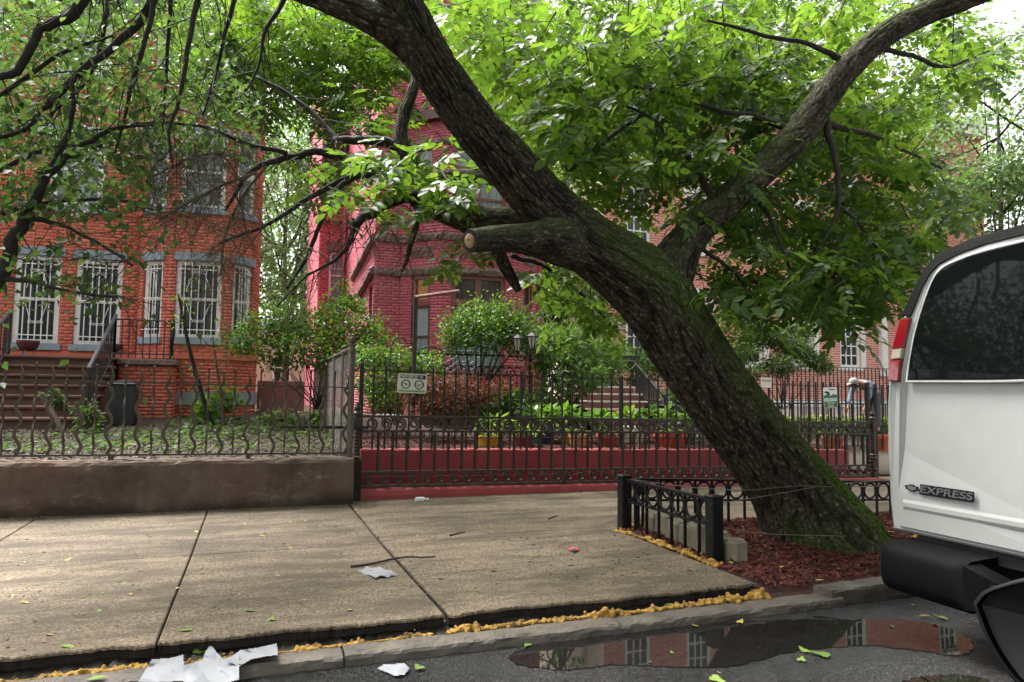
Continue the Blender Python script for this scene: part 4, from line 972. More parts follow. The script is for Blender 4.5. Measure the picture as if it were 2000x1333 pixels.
def window(root, fc, u0, u1, z0, z1, frame, glass, fw=.07, depth=.06, sash=True, cols=1, rows=1, sill=None, lintel=None, lh=.15, sx=.08, name='window', mw=.022, glass2=None, thick=.05):
    p0, U, N = fc['p0'], fc['U'], fc['N']; W = np.array([0, 0, 1.]); m = MB(); ob = lambda a, b, c, d, n0, n1: m.obox(p0, U, W, N, a, b, c, d, n0, n1)
    ob(u0, u0+fw, z0, z1, -depth-thick, -depth); ob(u1-fw, u1, z0, z1, -depth-thick, -depth)
    ob(u0+fw, u1-fw, z1-fw, z1, -depth-thick, -depth-.002); ob(u0+fw, u1-fw, z0, z0+fw*.8, -depth-thick, -depth-.002)
    zm = (z0+z1)/2
    if sash: ob(u0+fw, u1-fw, zm-.025, zm+.025, -depth-thick-.01, -depth-.012)
    a, b, c, d = u0+fw, u1-fw, z0+fw*.8, z1-fw
    for i in range(1, cols): x = a+(b-a)*i/cols; ob(x-mw/2, x+mw/2, c, d, -depth-.045, -depth-.02)
    for i in range(1, rows): z = c+(d-c)*i/rows; ob(a, b, z-mw/2, z+mw/2, -depth-.044, -depth-.021)
    w = m.build(name, frame, root)
    for k, (za, zb) in enumerate(((c, zm), (zm, d)) if sash else ((c, d),)):
        g = MB(); g.obox(p0, U, W, N, a-.005, b+.005, za, zb, -depth-.075, -depth-.05); g.build('pane', glass if k == 0 or glass2 is None else glass2, w)
    if sill: MB().obox(p0, U, W, N, u0-sx, u1+sx, z0-.13, z0, -.10, .06).build('sill', sill, w)
    if lintel: MB().obox(p0, U, W, N, u0-sx, u1+sx, z1, z1+lh, -.10, .035).build('lintel', lintel, w)
    return w
def grille(win, fc, u0, u1, z0, z1, n=.02, nb=5):         # white security bars
    p0, U, N = fc['p0'], fc['U'], fc['N']; W = np.array([0, 0, 1.]); Q = lambda u, z: p0+U*u+W*z+N*n
    for k in range(nb):
        u = u0+(u1-u0)*(k+.5)/nb; MB().bar(Q(u, z0-.02), Q(u, z1+.02), .018).build('bar', M['white'], win)
    for z in (z0+.12, z0+.9*(z1-z0)/1.75, z1-.12): MB().bar(Q(u0-.06, z), Q(u1+.06, z), .02, .02).build('cross_bar', M['white'], win)
    uc = (u0+u1)/2; w = (u1-u0)
    for zc, s in ((z0+.42*(z1-z0), -1), (z0+.66*(z1-z0), 1)):
        m = MB(); n2 = 5
        for sg in (-1, 1): m.tube([Q(uc+sg*w*.34, zc-s*.04), Q(uc+sg*w*.16, zc+s*.30)], .007, 5)
        zq = zc+s*.32
        for k in range(n2):
            a = np.linspace(0, 2*PI, 13); uu = uc+(k-2)*.055
            m.tube([Q(uu+.024*math.cos(t), zq+.024*math.sin(t)) for t in a[:-1]], .005, 4, closed=True)
        m.build('scroll', M['white'], win)

# ---------------- orange house on the left
H1 = thing('orange_house', 'orange painted brick house with white barred windows and a rounded bay at left', 'house', (0, 0, 0))
h = House(H1, M['b_orange'], M['mo_orange'])
ztop = 9.9; YF = 16.5
A0 = (-9.0, YF); A1 = (-2.32, YF); o_ = lambda x: x+9.0
w1 = [(-5.75, -4.88), (-4.52, -3.72), (-3.46, -2.62)]; ops = [(o_(a), o_(b), 2.29, 4.06) for a, b in w1]+[(o_(-7.6), o_(-6.7), 2.29, 4.06)]
up = [(-4.02, -3.04), (-5.9, -4.95), (-7.9, -6.9)]; ops += [(o_(a), o_(b), 5.12, 6.66) for a, b in up]+[(o_(a), o_(b), 7.9, 9.4) for a, b in up]
fc = h.facet(A0, A1, .6, ztop, ops, zmin=.7)
for (a, b) in w1:
    w = window(H1, fc, o_(a), o_(b), 2.29, 4.06, M['white'], M['gdark'], .10, .05, sill=M['bluegrey'], lintel=M['bluegrey'], lh=.17, sx=.06, thick=.06); grille(w, fc, o_(a)+.13, o_(b)-.13, 2.33, 4.0)
window(H1, fc, o_(-7.6), o_(-6.7), 2.29, 4.06, M['white'], M['gdark'], .10, .05, sill=M['bluegrey'], lintel=M['bluegrey'])
for (a, b) in up:
    window(H1, fc, o_(a), o_(b), 5.12, 6.66, M['white'], M['gcurt'], .13, .04, sill=M['bluegrey'], lintel=M['bluegrey'], sx=.1)
    window(H1, fc, o_(a), o_(b), 7.9, 9.4, M['white'], M['gcurt'], .13, .04, sill=M['bluegrey'], lintel=M['bluegrey'], sx=.1)
bay = [(-2.32, 16.5), (-2.24, 16.16), (-1.68, 15.66), (-.52, 15.56), (-.02, 16.02), (.06, 16.5)]
for k in range(5):
    p, q = bay[k], bay[k+1]; L = math.hypot(q[0]-p[0], q[1]-p[1]); ops = []
    if k in (1, 2, 3):
        e = .09 if k != 2 else .15; e2 = .14 if k == 1 else e; ops = [(e, L-e2, 2.45, 4.02), (e, L-e2, 5.12, 6.66), (e, L-e2, 7.9, 9.4)]
    fc = h.facet(p, q, .6, ztop, ops, zmin=.7)
    for n, (a, b, c, d) in enumerate(ops):
        w = window(H1, fc, a, b, c, d, M['white'], M['gdark'] if n == 0 else M['gcurt'], .09, .05, sill=M['bluegrey'], lintel=M['bluegrey'], sx=.04, lh=.17)
        if n == 0: grille(w, fc, a+.10, b-.10, 2.49, 3.96, nb=5 if k == 2 else 4)
h.facet((.06, 16.5), (.06, 21), .6, ztop, bricks=False)
h.facet((.06, 21), (-9, 21), .6, ztop, bricks=False)
h.facet((-9, 21), (-9, 16.5), .6, ztop, bricks=False)
h.finish(lambda c, p, N: np.where((p[:, 1] > 425) & (p[:, 1] < 690) & (p[:, 0] > 5) & (p[:, 0] < 505) & (N[:, 1] < -.3), p[:, 2], 1e9))
def belt(pts, z, hgt, out, mat, name, root, jag=0, seed=0):
    r = np.random.default_rng(seed)
    for k in range(len(pts)-1):
        p0 = np.array([*pts[k], 0.]); p1 = np.array([*pts[k+1], 0.]); L = np.linalg.norm(p1-p0); U = (p1-p0)/L; N = np.array([U[1], -U[0], 0])
        if not jag: MB().obox(p0, U, (0, 0, 1), N, -.01, L+.01+.001*k, z, z+hgt, -.05, out+.0015*k).build(name, mat, root); continue
        n = max(4, int(L/.05)); V = []; F = []
        prof = [(0, -.04), (0, out*.7), (hgt*.25, out), (hgt*.6, out*1.1), (hgt*.9, out*.7), (hgt, -.04)]
        for i in range(n+1):
            for zz, oo in prof: V.append(p0+U*(L*i/n)+N*(oo+(r.normal(0, jag) if oo > 0 else 0))+np.array([0, 0, z+zz+(r.normal(0, jag*.5) if oo > 0 else 0)]))
        m6 = len(prof)
        for i in range(n):
            for j in range(m6-1): F.append((i*m6+j, i*m6+m6+j, i*m6+m6+j+1, i*m6+j+1))
        F += [tuple(range(m6)), tuple(reversed(range(n*m6, n*m6+m6)))]
        MB().add(V, F).build(name, mat, root)
full = [A0, *bay]
belt(full, 5.00, .10, .035, M['b_orange'], 'belt_course', H1); belt(full, 2.02, .09, .03, M['b_orange'], 'belt_course', H1)
belt(bay[1:], 1.10, .26, .03, M['bluegrey'], 'base_band', H1)
belt(full, 9.4, .5, .35, M['bluegrey'], 'cornice', H1)
MB().box(-9, .06, 16.55, 21, ztop-.05, ztop).build('roof', M['iron_black'], H1)
# stoop
stp = MB().box(-5.9, -2.36, 15.05, 16.48, .6, 1.98).build('stoop', M['step'], H1)
nst = 7
for k in range(nst):
    z = 1.98-.17*k; y = 15.05-.335*k
    m = MB(); m.box(-5.9, -2.42, y-.30, y+.04+.002*k, .6, z-.05-.001*k); m.bbox(-5.95, -2.36, y-.36, y+.04, z-.05, z, .012); m.build('step', M['step'], stp)
MB().box(-2.36, -1.45, 14.95, 16.3, .6, 1.86).build('stoop_block', M['mo_crimson'], stp)
hb = House(stp, M['b_orange'], M['mo_orange']); hb.facet((-2.36, 14.93), (-1.44, 14.93), .65, 1.84); hb.facet((-1.44, 14.93), (-1.44, 16.0), .65, 1.84); hb.finish(None, 'block_wall')
MB().bbox(-2.40, -1.38, 14.86, 16.2, 1.86, 1.97, .015).build('block_cap', M['bstone'], stp)
# iron railings of the stoop
M['rail_grey'] = plain('dull_grey_handrail', '4c4f53', .45, .2, 8)
def stair_rail(root, name, A, B, hgt, nb, mat=M['galv'], r=.022):
    A = np.array(A, float); B = np.array(B, float); rr = MB(); up = np.array([0, 0, hgt]); rr.tube([A+up, B+up], r, 8); o = rr.build(name, mat, root); MB().tube([A+[0, 0, .1], B+[0, 0, .1]], .014, 6).build('lower_rail', mat, o)
    for k in range(nb+1): p = A+(B-A)*k/nb; MB().bar(p+[0, 0, .02], p+up, .018 if k not in (0, nb) else .04).build('baluster', M['iron_black'], o)
    return o
stair_rail(stp, 'hand_rail', (-2.46, 15.0, 1.98), (-2.46, 12.9, .92), .80, 14, M['rail_grey'], .035)
stair_rail(stp, 'hand_rail', (-4.13, 15.0, 1.98), (-4.13, 12.9, .92), .80, 14, M['rail_grey'], .035)
o = stair_rail(stp, 'landing_rail', (-2.46, 15.0, 1.97), (-1.50, 14.98, 1.97), .74, 8, M['iron_black'], .014)
MB().bar((-2.46, 14.99, 2.58), (-1.5, 14.97, 2.58), .016).build('inner_rail', M['iron_black'], o)
for u in (-2.2, -1.9, -1.62):
    MB().tube([(u+.05*math.cos(t)*(1-t/14), 14.98, 2.645+.05*math.sin(t)*(1-t/14)) for t in np.linspace(0, 9, 22)], .006, 4).build('curl', M['iron_black'], o)
m = MB(); m.tube([(-1.48+.012*math.cos(t*9), 14.98+.012*math.sin(t*9), 1.97+.78*t) for t in np.linspace(0, 1, 40)], .035, 8); m.build('corner_post', M['iron_guard'], o)
stair_rail(stp, 'landing_rail', (-4.2, 15.0, 1.98), (-5.6, 15.0, 1.98), .75, 9, M['iron_black'], .014)

# ---------------- crimson house with the stone-trimmed bay
H2 = thing('crimson_house', 'crimson painted brick house with brownstone bands and a three-sided bay', 'house', (0, 0, 0))
h = House(H2, M['b_crimson'], M['mo_crimson']); ZB = .9
bp = [(3.16, 16.42), (3.98, 15.6), (5.80, 15.6), (6.62, 16.42)]; zb = 9.1
h.facet((2.56, 16.42), (3.16, 16.42), ZB, 12.2, zmin=1.6)
bays = []
for k in range(3):
    p, q = bp[k], bp[k+1]; L = math.hypot(q[0]-p[0], q[1]-p[1])
    a, b = (.34, .84) if k == 0 else ((.22, L-.32) if k == 1 else (.32, .82))
    ops = [(a, b, 1.95, 3.42), (a, b, 3.48, 4.12), (a, b, 5.35, 6.55), (a, b, 6.62, 7.15)]
    bays.append((h.facet(p, q, ZB, zb, ops, zmin=1.5), ops, L))
for k, (fc, ops, L) in enumerate(bays):
    (a, b, c, d) = ops[0]; e = ops[1]
    window(H2, fc, a, b, c, d, M['bdark'] if k != 1 else M['bpaint'], M['gcurt'], .07, .03, sash=(k != 1), cols=1, sill=M['bstone'], sx=.03, mw=.05, name='bay_window', glass2=M['ggrey'])
    window(H2, fc, e[0], e[1], e[2], e[3], M['bpaint'], M['gamber'] if k == 0 else M['gbrown'], .09, .03, sash=False, cols=2 if k == 1 else 1, mw=.14, name='transom')
    MB().obox(fc['p0'], fc['U'], (0, 0, 1), fc['N'], a+.0, b-.0, 3.40, 3.50, -.09, -.005).build('transom_bar', M['bpaint'], H2)
    (a, b, c, d) = ops[2]; window(H2, fc, a, b, c, d, M['bpaint'], M['ggrey'], .07, .04, sill=None, name='upper_window', cols=2 if k == 1 else 1, mw=.06)
    (a, b, c, d) = ops[3]; window(H2, fc, a, b, c, d, M['bpaint'], M['ggrey'], .07, .04, sash=False, name='upper_transom', cols=2 if k == 1 else 1, mw=.06)
    m = MB()                                               # carved panel between the storeys
    a, b = (L*.26, L*.78); n = 24; V = []; F = []; r = np.random.default_rng(70+k); zc0, zc1 = 4.50, 4.80
    for i in range(n+1):
        for j in range(9):
            u = a+(b-a)*i/n; z = zc0+(zc1-zc0)*j/8; rel = .025+.03*math.sin(i*1.1+math.sin(j*.9)*1.5)*math.sin(j/8*PI)+r.normal(0, .006)
            V.append(fc['p0']+fc['U']*u+fc['N']*(rel if 0 < i < n and 0 < j < 8 else -.01)+np.array([0, 0, z]))
    for i in range(n):
        for j in range(8): F.append((i*9+j, i*9+9+j, i*9+10+j, i*9+j+1))
    m.add(V, F).build('carved_panel', M['bstone'], H2)
    # scroll relief panel high on the bay
    m = MB(); p0, U, N = fc['p0'], fc['U'], fc['N']; ns = max(2, int(L/.36))
    for i in range(ns):
        uc = L*(i+.5)/ns
        for zc, sg in ((8.15, 1), (8.55, -1)):
            m.tube([p0+U*(uc+sg*(.02+.14*math.cos(t)*(1-t/13)))+N*.02+np.array([0, 0, zc+.14*math.sin(t)*(1-t/13)]) for t in np.linspace(0, 9.4, 24)], .016, 4)
    o = m.build('scroll_relief', M['mo_crimson'], H2)
band = [(2.56, 16.42), *bp]
belt(band, 4.12, .20, .06, M['bstone'], 'stone_band', H2, .016, 3); belt(band, 4.90, .20, .06, M['bstone'], 'stone_band', H2, .016, 4)
belt(bp, 7.15, .16, .05, M['bstone'], 'stone_band', H2, .01, 5); belt(bp, 7.72, .22, .18, M['bdark'], 'cornice', H2); belt(bp, 8.95, .16, .08, M['bpaint'], 'cornice', H2)
m = MB(); m.prism([(x, y, zb) for x, y in bp]+[(6.62, 16.6, zb), (3.16, 16.6, zb)], (0, 0, .05)); m.build('bay_roof', M['bdark'], H2)
# wall beyond the bay, entrance side and the sunlit side wall with a rear wing
fcr = h.facet((6.62, 16.42), (6.80, 16.42), ZB, 12.2, zmin=1.5)
fct = h.facet((3.16, 16.421), (6.62, 16.421), zb, 12.2, [(1.2, 2.2, 9.7, 11.3)]); window(H2, fct, 1.2, 2.2, 9.7, 11.3, M['bpaint'], M['ggrey'], .08, .05, sill=M['bstone'], lintel=M['bstone'])
YW = 22.0
xw0, xw1 = onY(623, 500, YW)[0], 2.60
h.facet((2.56, YW), (2.56, 16.42), ZB, 12.2, [(4.9, 5.35, 1.3, 3.9)])
fcw = h.facet((xw0, YW), (xw1, YW), ZB, onY(640, 432, YW)[2]+.5, [(.30, .98, onY(640, 585, YW)[2], onY(640, 490, YW)[2])])
zz0, zz1 = onY(640, 585, YW)[2], onY(640, 490, YW)[2]; zc = onY(640, 506, YW)[2]
window(H2, fcw, .30, .98, zz0, zz1, M['white'], M['ggrey'], .08, .06, rows=3, lintel=M['bstone'], lh=.28, sx=.08, sill=M['bpaint'])
h.facet((xw0, 27), (xw0, YW), ZB, 12.0)
belt([(xw0-.05, YW), (xw1, YW)], onY(640, 432, YW)[2], .22, .10, M['b_crimson'], 'cornice', H2)
m = MB()
for k in range(9): x = xw0+.1+.19*k; m.box(x, x+.08, YW-.10, YW-.01, onY(640, 432, YW)[2]-.1, onY(640, 432, YW)[2]-.005)
m.build('dentil', M['bstone'], H2)['kind'] = 'stuff'
m = MB(); x0 = xw1-.12; m.tube([(x0, YW-.1, 1), (x0, YW-.1, 8)], .05, 8); m.build('downpipe', M['b_crimson'], H2)
h.facet((6.80, 16.42), (6.80, 27), ZB, 12.2, bricks=False); h.facet((6.80, 27), (xw0, 27), ZB, 12, bricks=False)
# raking stone bands on the side wall
for (y0, z0), (px, py), hg in (((16.42, 4.90), (686, 545), .2), ((16.42, 4.12), (698, 578), .2)):
    q = onX(px, py, 2.5); A = np.array([2.54, y0, z0+.1]); B = np.array([2.54, min(q[1], 21.6), q[2]])
    m = MB(); n = 26; C = np.linspace(0, 1, n)[:, None]*(B-A)+A; C[:, 2] += RNG.normal(0, .012, n); m.tube(C, .105+RNG.normal(0, .008, n), 7); m.build('stone_band', M['bstone'], H2)
h.finish(lambda c, p, N: np.where((p[:, 1] > 455) & (p[:, 1] < 690) & (p[:, 0] > 730) & (p[:, 0] < 1046) & (N[:, 1] < -.5), p[:, 2], 1e9))
MB().box(2.6, 6.8, 16.5, 27, 12.1, 12.2).build('roof', M['bdark'], H2)


# terrace in front of the crimson house
T = thing('terrace', 'raised terrace with black ring-band railing before the crimson bay', 'terrace', (0, 0, 0))
MB().box(3.1, 8.6, 13.6, 15.55, .7, 1.30).build('terrace_base', M['step2'], T)
zt = onY(930, 694, 13.6)[2]; zl = 1.36; x0, x1 = 3.0, 5.35
m = MB(); m.bar((x0, 13.6, zt), (x1, 13.6, zt), .05, .035); m.build('top_rail', M['iron_black'], T)
for z in (zt-.22, zt-.40, zl+.06): MB().bar((x0, 13.6, z), (x1, 13.6, z), .03, .016).build('rail', M['iron_black'], T)
rg = MB(); rg.tube([(.075*math.cos(t), 0, .075*math.sin(t)) for t in np.linspace(0, 2*PI, 17)[:-1]], .010, 5, closed=True); rm = rg.build('ring', M['iron_black'], T); rm.location = (x0+.1, 13.6, zt-.31)
nr = int((x1-x0-.2)/.165)
for k in range(1, nr): c = rm.copy(); COL.objects.link(c); c.parent = T; c.location = (x0+.1+.165*k, 13.6, zt-.31)
bm_ = MB().bar((0, 0, 0), (0, 0, zt-.42-zl), .014).build('baluster', M['iron_black'], T); bm_.location = (x0+.05, 13.6, zl)
for k in range(1, 16): c = bm_.copy(); COL.objects.link(c); c.parent = T; c.location = (x0+.05+.155*k, 13.6, zl)
for x in (x0, x1): MB().bar((x, 13.6, 1.3), (x, 13.6, zt+.05), .04).build('post', M['iron_black'], T)
# front steps up to the terrace
S = thing('front_steps', 'reddish brown front steps with pale edges and black handrail', 'steps', (0, 0, 0))
xs0, xs1 = onY(1157, 800, 13.0)[0], onY(1238, 760, 13.5)[0]; ztp = onY(1200, 755, 13.5)[2]; zbt = onY(1200, 815, 12.2)[2]; nr = 4; rise = (ztp-zbt)/nr
ed = plain('pale_lit_edge', 'ded2ca', .8, .12, 5)  # light on the step edges is put into this pale nosing colour
for k in range(nr+1):
    z = ztp-rise*k; y = 13.5-.32*k; xr = xs1+.05*k
    st_ = MB().box(xs0-.2, xr, y, 13.5+.33, .5, z-.022-.001*k).build('step', M['step2'], S); MB().bbox(xs0-.22, xr+.02, y-.035, y+.34, z-.032, z, .006).build('nosing', ed, st_)
A = onY(1242, 711, 13.6); B = onY(1286, 762, 12.1); m = MB(); m.tube([A+[-.25, .3, .04], A+[0, .1, .05], A, B, B+[.05, -.15, -.1], B+[.08, -.2, -.7]], .03, 8); hr = m.build('hand_rail', M['iron_black'], S)
for k in range(15):
    p = A+(B-A)*k/14; MB().bar(p-[0, 0, .68], p, .022).build('baluster', M['iron_black'], hr)
MB().tube([A-[0, 0, .62], B-[0, 0, .62]], .016, 6).build('lower_rail', M['iron_black'], hr)
b1 = onY(1312, 815, 12.0); MB().tube([onY(1288, 775, 12.3), b1], .013, 6).build('thin_rail', M['galv'], hr)

# ---------------- red brick building on the right
H3 = thing('red_brick_building', 'tall red brick building with white paned windows behind the right canopy', 'building', (0, 0, 0))
h = House(H3, M['b_red'], M['mo_white']); YR = 20.0; X0, X1 = 10.4, 27.5; u_ = lambda x: x-X0
cols_ = [(19.92, 20.86), (11.15, 12.05), (13.4, 14.3), (15.6, 16.5), (17.8, 18.7), (24.4, 25.3)]
ops = [(u_(a), u_(b), 2.5, 4.75) for a, b in cols_]+[(u_(a), u_(b), 6.2, 8.2) for a, b in cols_]+[(u_(a), u_(b), 9.2, 11.0) for a, b in cols_]
fc = h.facet((X0, YR), (X1, YR), .3, 12.3, ops, ln=.25, ch=.085, jt=.02, zmin=1.0, proud=.006)
for a, b, c, d in ops:
    w = window(H3, fc, a, b, c, d, M['white'], M['gdark'], .10, .05, sash=False, cols=3, rows=6 if c < 3 else 4, mw=.045, sx=.10, sill=M['white'], lintel=M['white'], lh=.22)
    if c < 3: MB().obox(fc['p0'], fc['U'], (0, 0, 1), fc['N'], b+.02, b+.24, c, d, -.05, .03).build('white_panel', M['white'], w)
h.facet((X1, YR), (X1, 34), .3, 12.3, bricks=False); h.facet((X0, 34), (X0, YR), .3, 12.3, bricks=False)
h.finish(lambda c, p, N: np.where((p[:, 0] > 1600) & (p[:, 0] < 1760) & (p[:, 1] > 600) & (p[:, 1] < 740) & (N[:, 1] < -.5), p[:, 2], 1e9))
belt([(X0, YR), (X1, YR)], 11.9, .55, .35, M['white'], 'cornice', H3); belt([(X0, YR), (X1, YR)], 1.05, .25, .06, M['white'], 'water_table', H3); belt([(X0, YR), (X1, YR)], 8.62, .18, .06, M['white'], 'belt_course', H3)
for x in (21.75, 22.9): MB().box(x, x+.28, YR-.16, YR-.002, 2.2, 4.9).build('pilaster', M['white'], H3)
MB().box(X0, X1, YR+.1, 34, 12.2, 12.3).build('roof', M['iron_black'], H3)
for x, z in ((10.75, 7.7), (11.6, 8.5)):
    m = MB(); m.tube([(x+.28*math.cos(t)*(1-t/10), YR-.06, z+.34*math.sin(t)*(1-t/10)) for t in np.linspace(-1.2, 6, 26)], .07, 8); m.build('scroll_bracket', M['white'], H3)
# thin railing before it
f = thing('area_railing', 'thin tall black railing before the red brick building', 'fence', (0, 0, 0)); YV = 15.0
xa_, xb_ = onY(1500, 720, YV)[0], onY(1800, 720, YV)[0]; zt = onY(1640, 718, YV)[2]
bm_ = MB().bar((0, 0, 0), (0, 0, zt-.35), .022).build('bar', M['iron_black'], f); bm_.location = (xa_, YV, .33); k = 1
while xa_+.135*k < xb_: c = bm_.copy(); COL.objects.link(c); c.parent = f; c.location = (xa_+.135*k, YV, .33); k += 1
for z in (zt, onY(1640, 783, YV)[2]): MB().bar((xa_, YV, z), (xb_, YV, z), .03, .02).build('rail', M['iron_black'], f)
f = thing('low_area_railing', 'lower black railing with thick posts behind the flower bed', 'fence', (0, 0, 0)); YV = 12.6
xa_, xb_ = onY(1420, 800, YV)[0], onY(1760, 800, YV)[0]; zt = onY(1640, 789, YV)[2]
bm_ = MB().bar((0, 0, 0), (0, 0, zt-.3), .022).build('bar', M['iron_black'], f); bm_.location = (xa_, YV, .3); k = 1
while xa_+.17*k < xb_: c = bm_.copy(); COL.objects.link(c); c.parent = f; c.location = (xa_+.17*k, YV, .3); k += 1
MB().bar((xa_, YV, zt), (xb_, YV, zt), .03, .03).build('rail', M['iron_black'], f)
# low pale houses beyond the gap between the two left houses
G = thing('backyard_house', 'pale house wall glimpsed low in the gap behind the yard', 'house', (0, 0, 0))
q0, q1 = onY(515, 700, 34), onY(600, 700, 34); MB().box(q0[0]-3, q1[0]+3, 34, 40, 0, 4.2).build('wall', plain('pale_pink_stucco', 'cdb8a8', .85, .1, 2), G)
MB().box(q0[0]-3.2, q1[0]+3.2, 33.8, 40.2, 4.2, 4.4).build('roof', M['bluegrey'], G)
fc = dict(p0=np.array([q0[0]-3, 34., 0]), U=np.array([1., 0, 0]), N=np.array([0, -1., 0])); window(G, fc, 3.4, 4.2, 1.6, 3.2, M['white'], M['gdark'], .08, -.12)
W_ = thing('yard_end_wall', 'red brown wall closing the far end of the yard between the houses', 'wall', (0, 0, 0))
MB().bbox(.10, 1.10, 16.6, 16.8, .6, 1.62, .02).build('wall_body', M['step2'], W_)
# ------------------------------------------------------------------ white van parked at the curb
van = thing('white_van', 'white van with black bumper and tinted rear window parked by the tree', 'van', (3.72, 2.37, ZR))
YC = 2.37
def xr(z): return 3.72+.13*max(0., (z-1.5)/.8)**1.4
def vp(px, py, off=0.0):
    X = 3.72
    for _ in range(6): q = onX(px, py, X-off); X = xr(q[2])
    return onX(px, py, X-off)
def sym(pts, close_top=True):                              # left half given, right half mirrored
    L = [np.array(p) for p in pts]; Rr = [np.array([p[0], 2*YC-p[1], p[2]]) for p in L]
    return L, Rr
OUT = [(1740, 1036), (1734, 980), (1729, 880), (1728, 800), (1731, 745), (1745, 682), (1760, 619), (1788, 555), (1807, 523), (1823, 504), (1842, 490), (1896, 466), (2000, 436)]
L = [vp(*p) for p in OUT]; L[-1][1] = max(L[-1][1], YC+.05)
ringp = L+[np.array([xr(L[-1][2]+.01), YC, L[-1][2]+.012])]+[np.array([p[0], 2*YC-p[1], p[2]]) for p in reversed(L)]
ringp = np.array(ringp); cen = np.array([0, YC, 1.4])
st = []
for off, k in ((0.0, .035), (.012, .014), (.04, 0), (1.2, -.02), (3.4, -.02), (3.9, .0)):
    q = ringp.copy(); q[:, 0] += off; d = cen-q; d[:, 0] = 0; d /= np.linalg.norm(d, axis=1)[:, None]; st.append(q+d*k)
n = len(ringp); V = np.concatenate(st); F = []
for a in range(len(st)-1):
    for i in range(n): j = (i+1) % n; F.append((a*n+i, (a+1)*n+i, (a+1)*n+j, a*n+j))
F += [tuple(range(n)), tuple(reversed(range((len(st)-1)*n, len(st)*n)))]
m = MB().add(V, F)
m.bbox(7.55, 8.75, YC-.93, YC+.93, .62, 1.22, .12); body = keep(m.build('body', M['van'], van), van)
b = MB(); b.prism([(7.3, YC-.85, 2.2), (7.3, YC+.85, 2.2), (8.1, YC+.88, 1.24), (8.1, YC-.88, 1.24)], (.05, 0, .0)); keep(b.build('windscreen', M['vglass'], van), van)
def patch(pts, off, th, name, mat, parent, both=False, bev=.006):
    P = np.array([vp(x, y, off+th) for x, y in pts]); c = P.mean(0)
    for mir in ((0, 1) if both else (0,)):
        Q = P.copy()
        if mir: Q[:, 1] = 2*YC-Q[:, 1]; Q = Q[::-1]
        I = Q+(Q.mean(0)-Q)/np.linalg.norm(Q.mean(0)-Q, axis=1)[:, None]*bev; I[:, 0] = Q[:, 0]
        B = Q.copy(); B[:, 0] += th; k = len(Q); mid = Q.copy(); mid[:, 0] += min(th*.5, bev)
        Fq = []
        for a in range(2):
            for i in range(k): j = (i+1) % k; Fq.append((a*k+i, a*k+j, (a+1)*k+j, (a+1)*k+i))
        Fq.append(tuple(range(2*k, 3*k)))
        o = MB().add(np.concatenate([B, mid, I]), Fq).build(name, mat, parent); keep(o, van) if parent is van else None
    return o
def rel(o): o.matrix_parent_inverse = Matrix.Translation(-Vector(van.location)); return o
# black trim from tail lamp over the roof edge, door skin, glass, lamps
trim = [(1760, 618), (1788, 555), (1807, 523), (1823, 504), (1842, 490), (1896, 466), (2000, 437), (2060, 420), (2060, 440), (2000, 457), (1923, 476), (1869, 495), (1831, 516), (1815, 533), (1799, 562), (1777, 618)]
patch(trim, .004, .02, 'roof_trim', M['trim'], van)
o_in = [(1757, 1029), (1755, 960), (1752, 870), (1752, 790), (1757, 748), (1767, 690), (1779, 620), (1801, 563), (1817, 535), (1833, 518), (1871, 497), (1925, 478), (2000, 459), (2040, 446)]
Ld = [vp(x, y, .012) for x, y in o_in]; Ld = [p for p in Ld if p[1] > YC+.012]
Ld.append(np.array([xr(Ld[-1][2])-.012, YC+.006, Ld[-1][2]+.004])); Ld.append(np.array([3.708, YC+.006, Ld[0][2]]))
for mir in (0, 1):
    Q = np.array(Ld)
    if mir: Q = Q[::-1].copy(); Q[:, 1] = 2*YC-Q[:, 1]
    k = len(Q); B = Q.copy(); B[:, 0] += .04; c = Q.mean(0); I = Q+(c-Q)*np.array([0, .006, .006]); B2 = Q.copy(); B2[:, 0] += .004; Fq = []
    for a in range(2):
        for i in range(k): j = (i+1) % k; Fq.append((a*k+i, a*k+j, (a+1)*k+j, (a+1)*k+i))
    Fq.append(tuple(range(2*k, 3*k))); door = keep(MB().add(np.concatenate([B, B2, I]), Fq).build('rear_door', M['van'], van), van)
    gl = [(1772, 742), (1777, 704), (1786, 655), (1800, 605), (1819, 553), (1838, 526), (1868, 510), (1922, 491), (2000, 472)]
    for nm, grow, off, mat in (('window_rim', 1.045, .022, M['van']), ('window_seal', 1.012, .024, M['black_plastic']), ('rear_window', 1.0, .026, M['vglass'])):
        W = [vp(x, y, off) for x, y in gl]; W = [p for p in W if p[1] > YC+.11]; zt_ = W[-1][2]+.012; zb_ = W[0][2]
        W += [np.array([xr(zt_)-off, YC+.10, zt_-.01]), np.array([xr(zt_-.06)-off, YC+.075, zt_-.07]), np.array([xr(zb_+.06)-off, YC+.075, zb_+.06]), np.array([xr(zb_)-off, YC+.11, zb_])]
        W = np.array(W); W = W[:-1] if False else W; c = W.mean(0); W[:, 1:] = c[1:]+(W[:, 1:]-c[1:])*grow; W[:, 0] = [xr(z)-off for z in W[:, 2]]
        W = spline(np.vstack([W, W[:1]]), 70)[:-1]
        if mir: W = W[::-1].copy(); W[:, 1] = 2*YC-W[:, 1]
        k = len(W); B = W.copy(); B[:, 0] += .02; I = W+(W.mean(0)-W)*np.array([0, .012, .012]); B2 = W.copy(); B2[:, 0] += .003; Fq = []
        for a in range(2):
            for i in range(k): j = (i+1) % k; Fq.append((a*k+i, a*k+j, (a+1)*k+j, (a+1)*k+i))
        Fq.append(tuple(range(2*k, 3*k))); o = MB().add(np.concatenate([B, B2, I]), Fq).build(nm, mat, door); o.matrix_parent_inverse = Matrix.Identity(4)
lampo = None
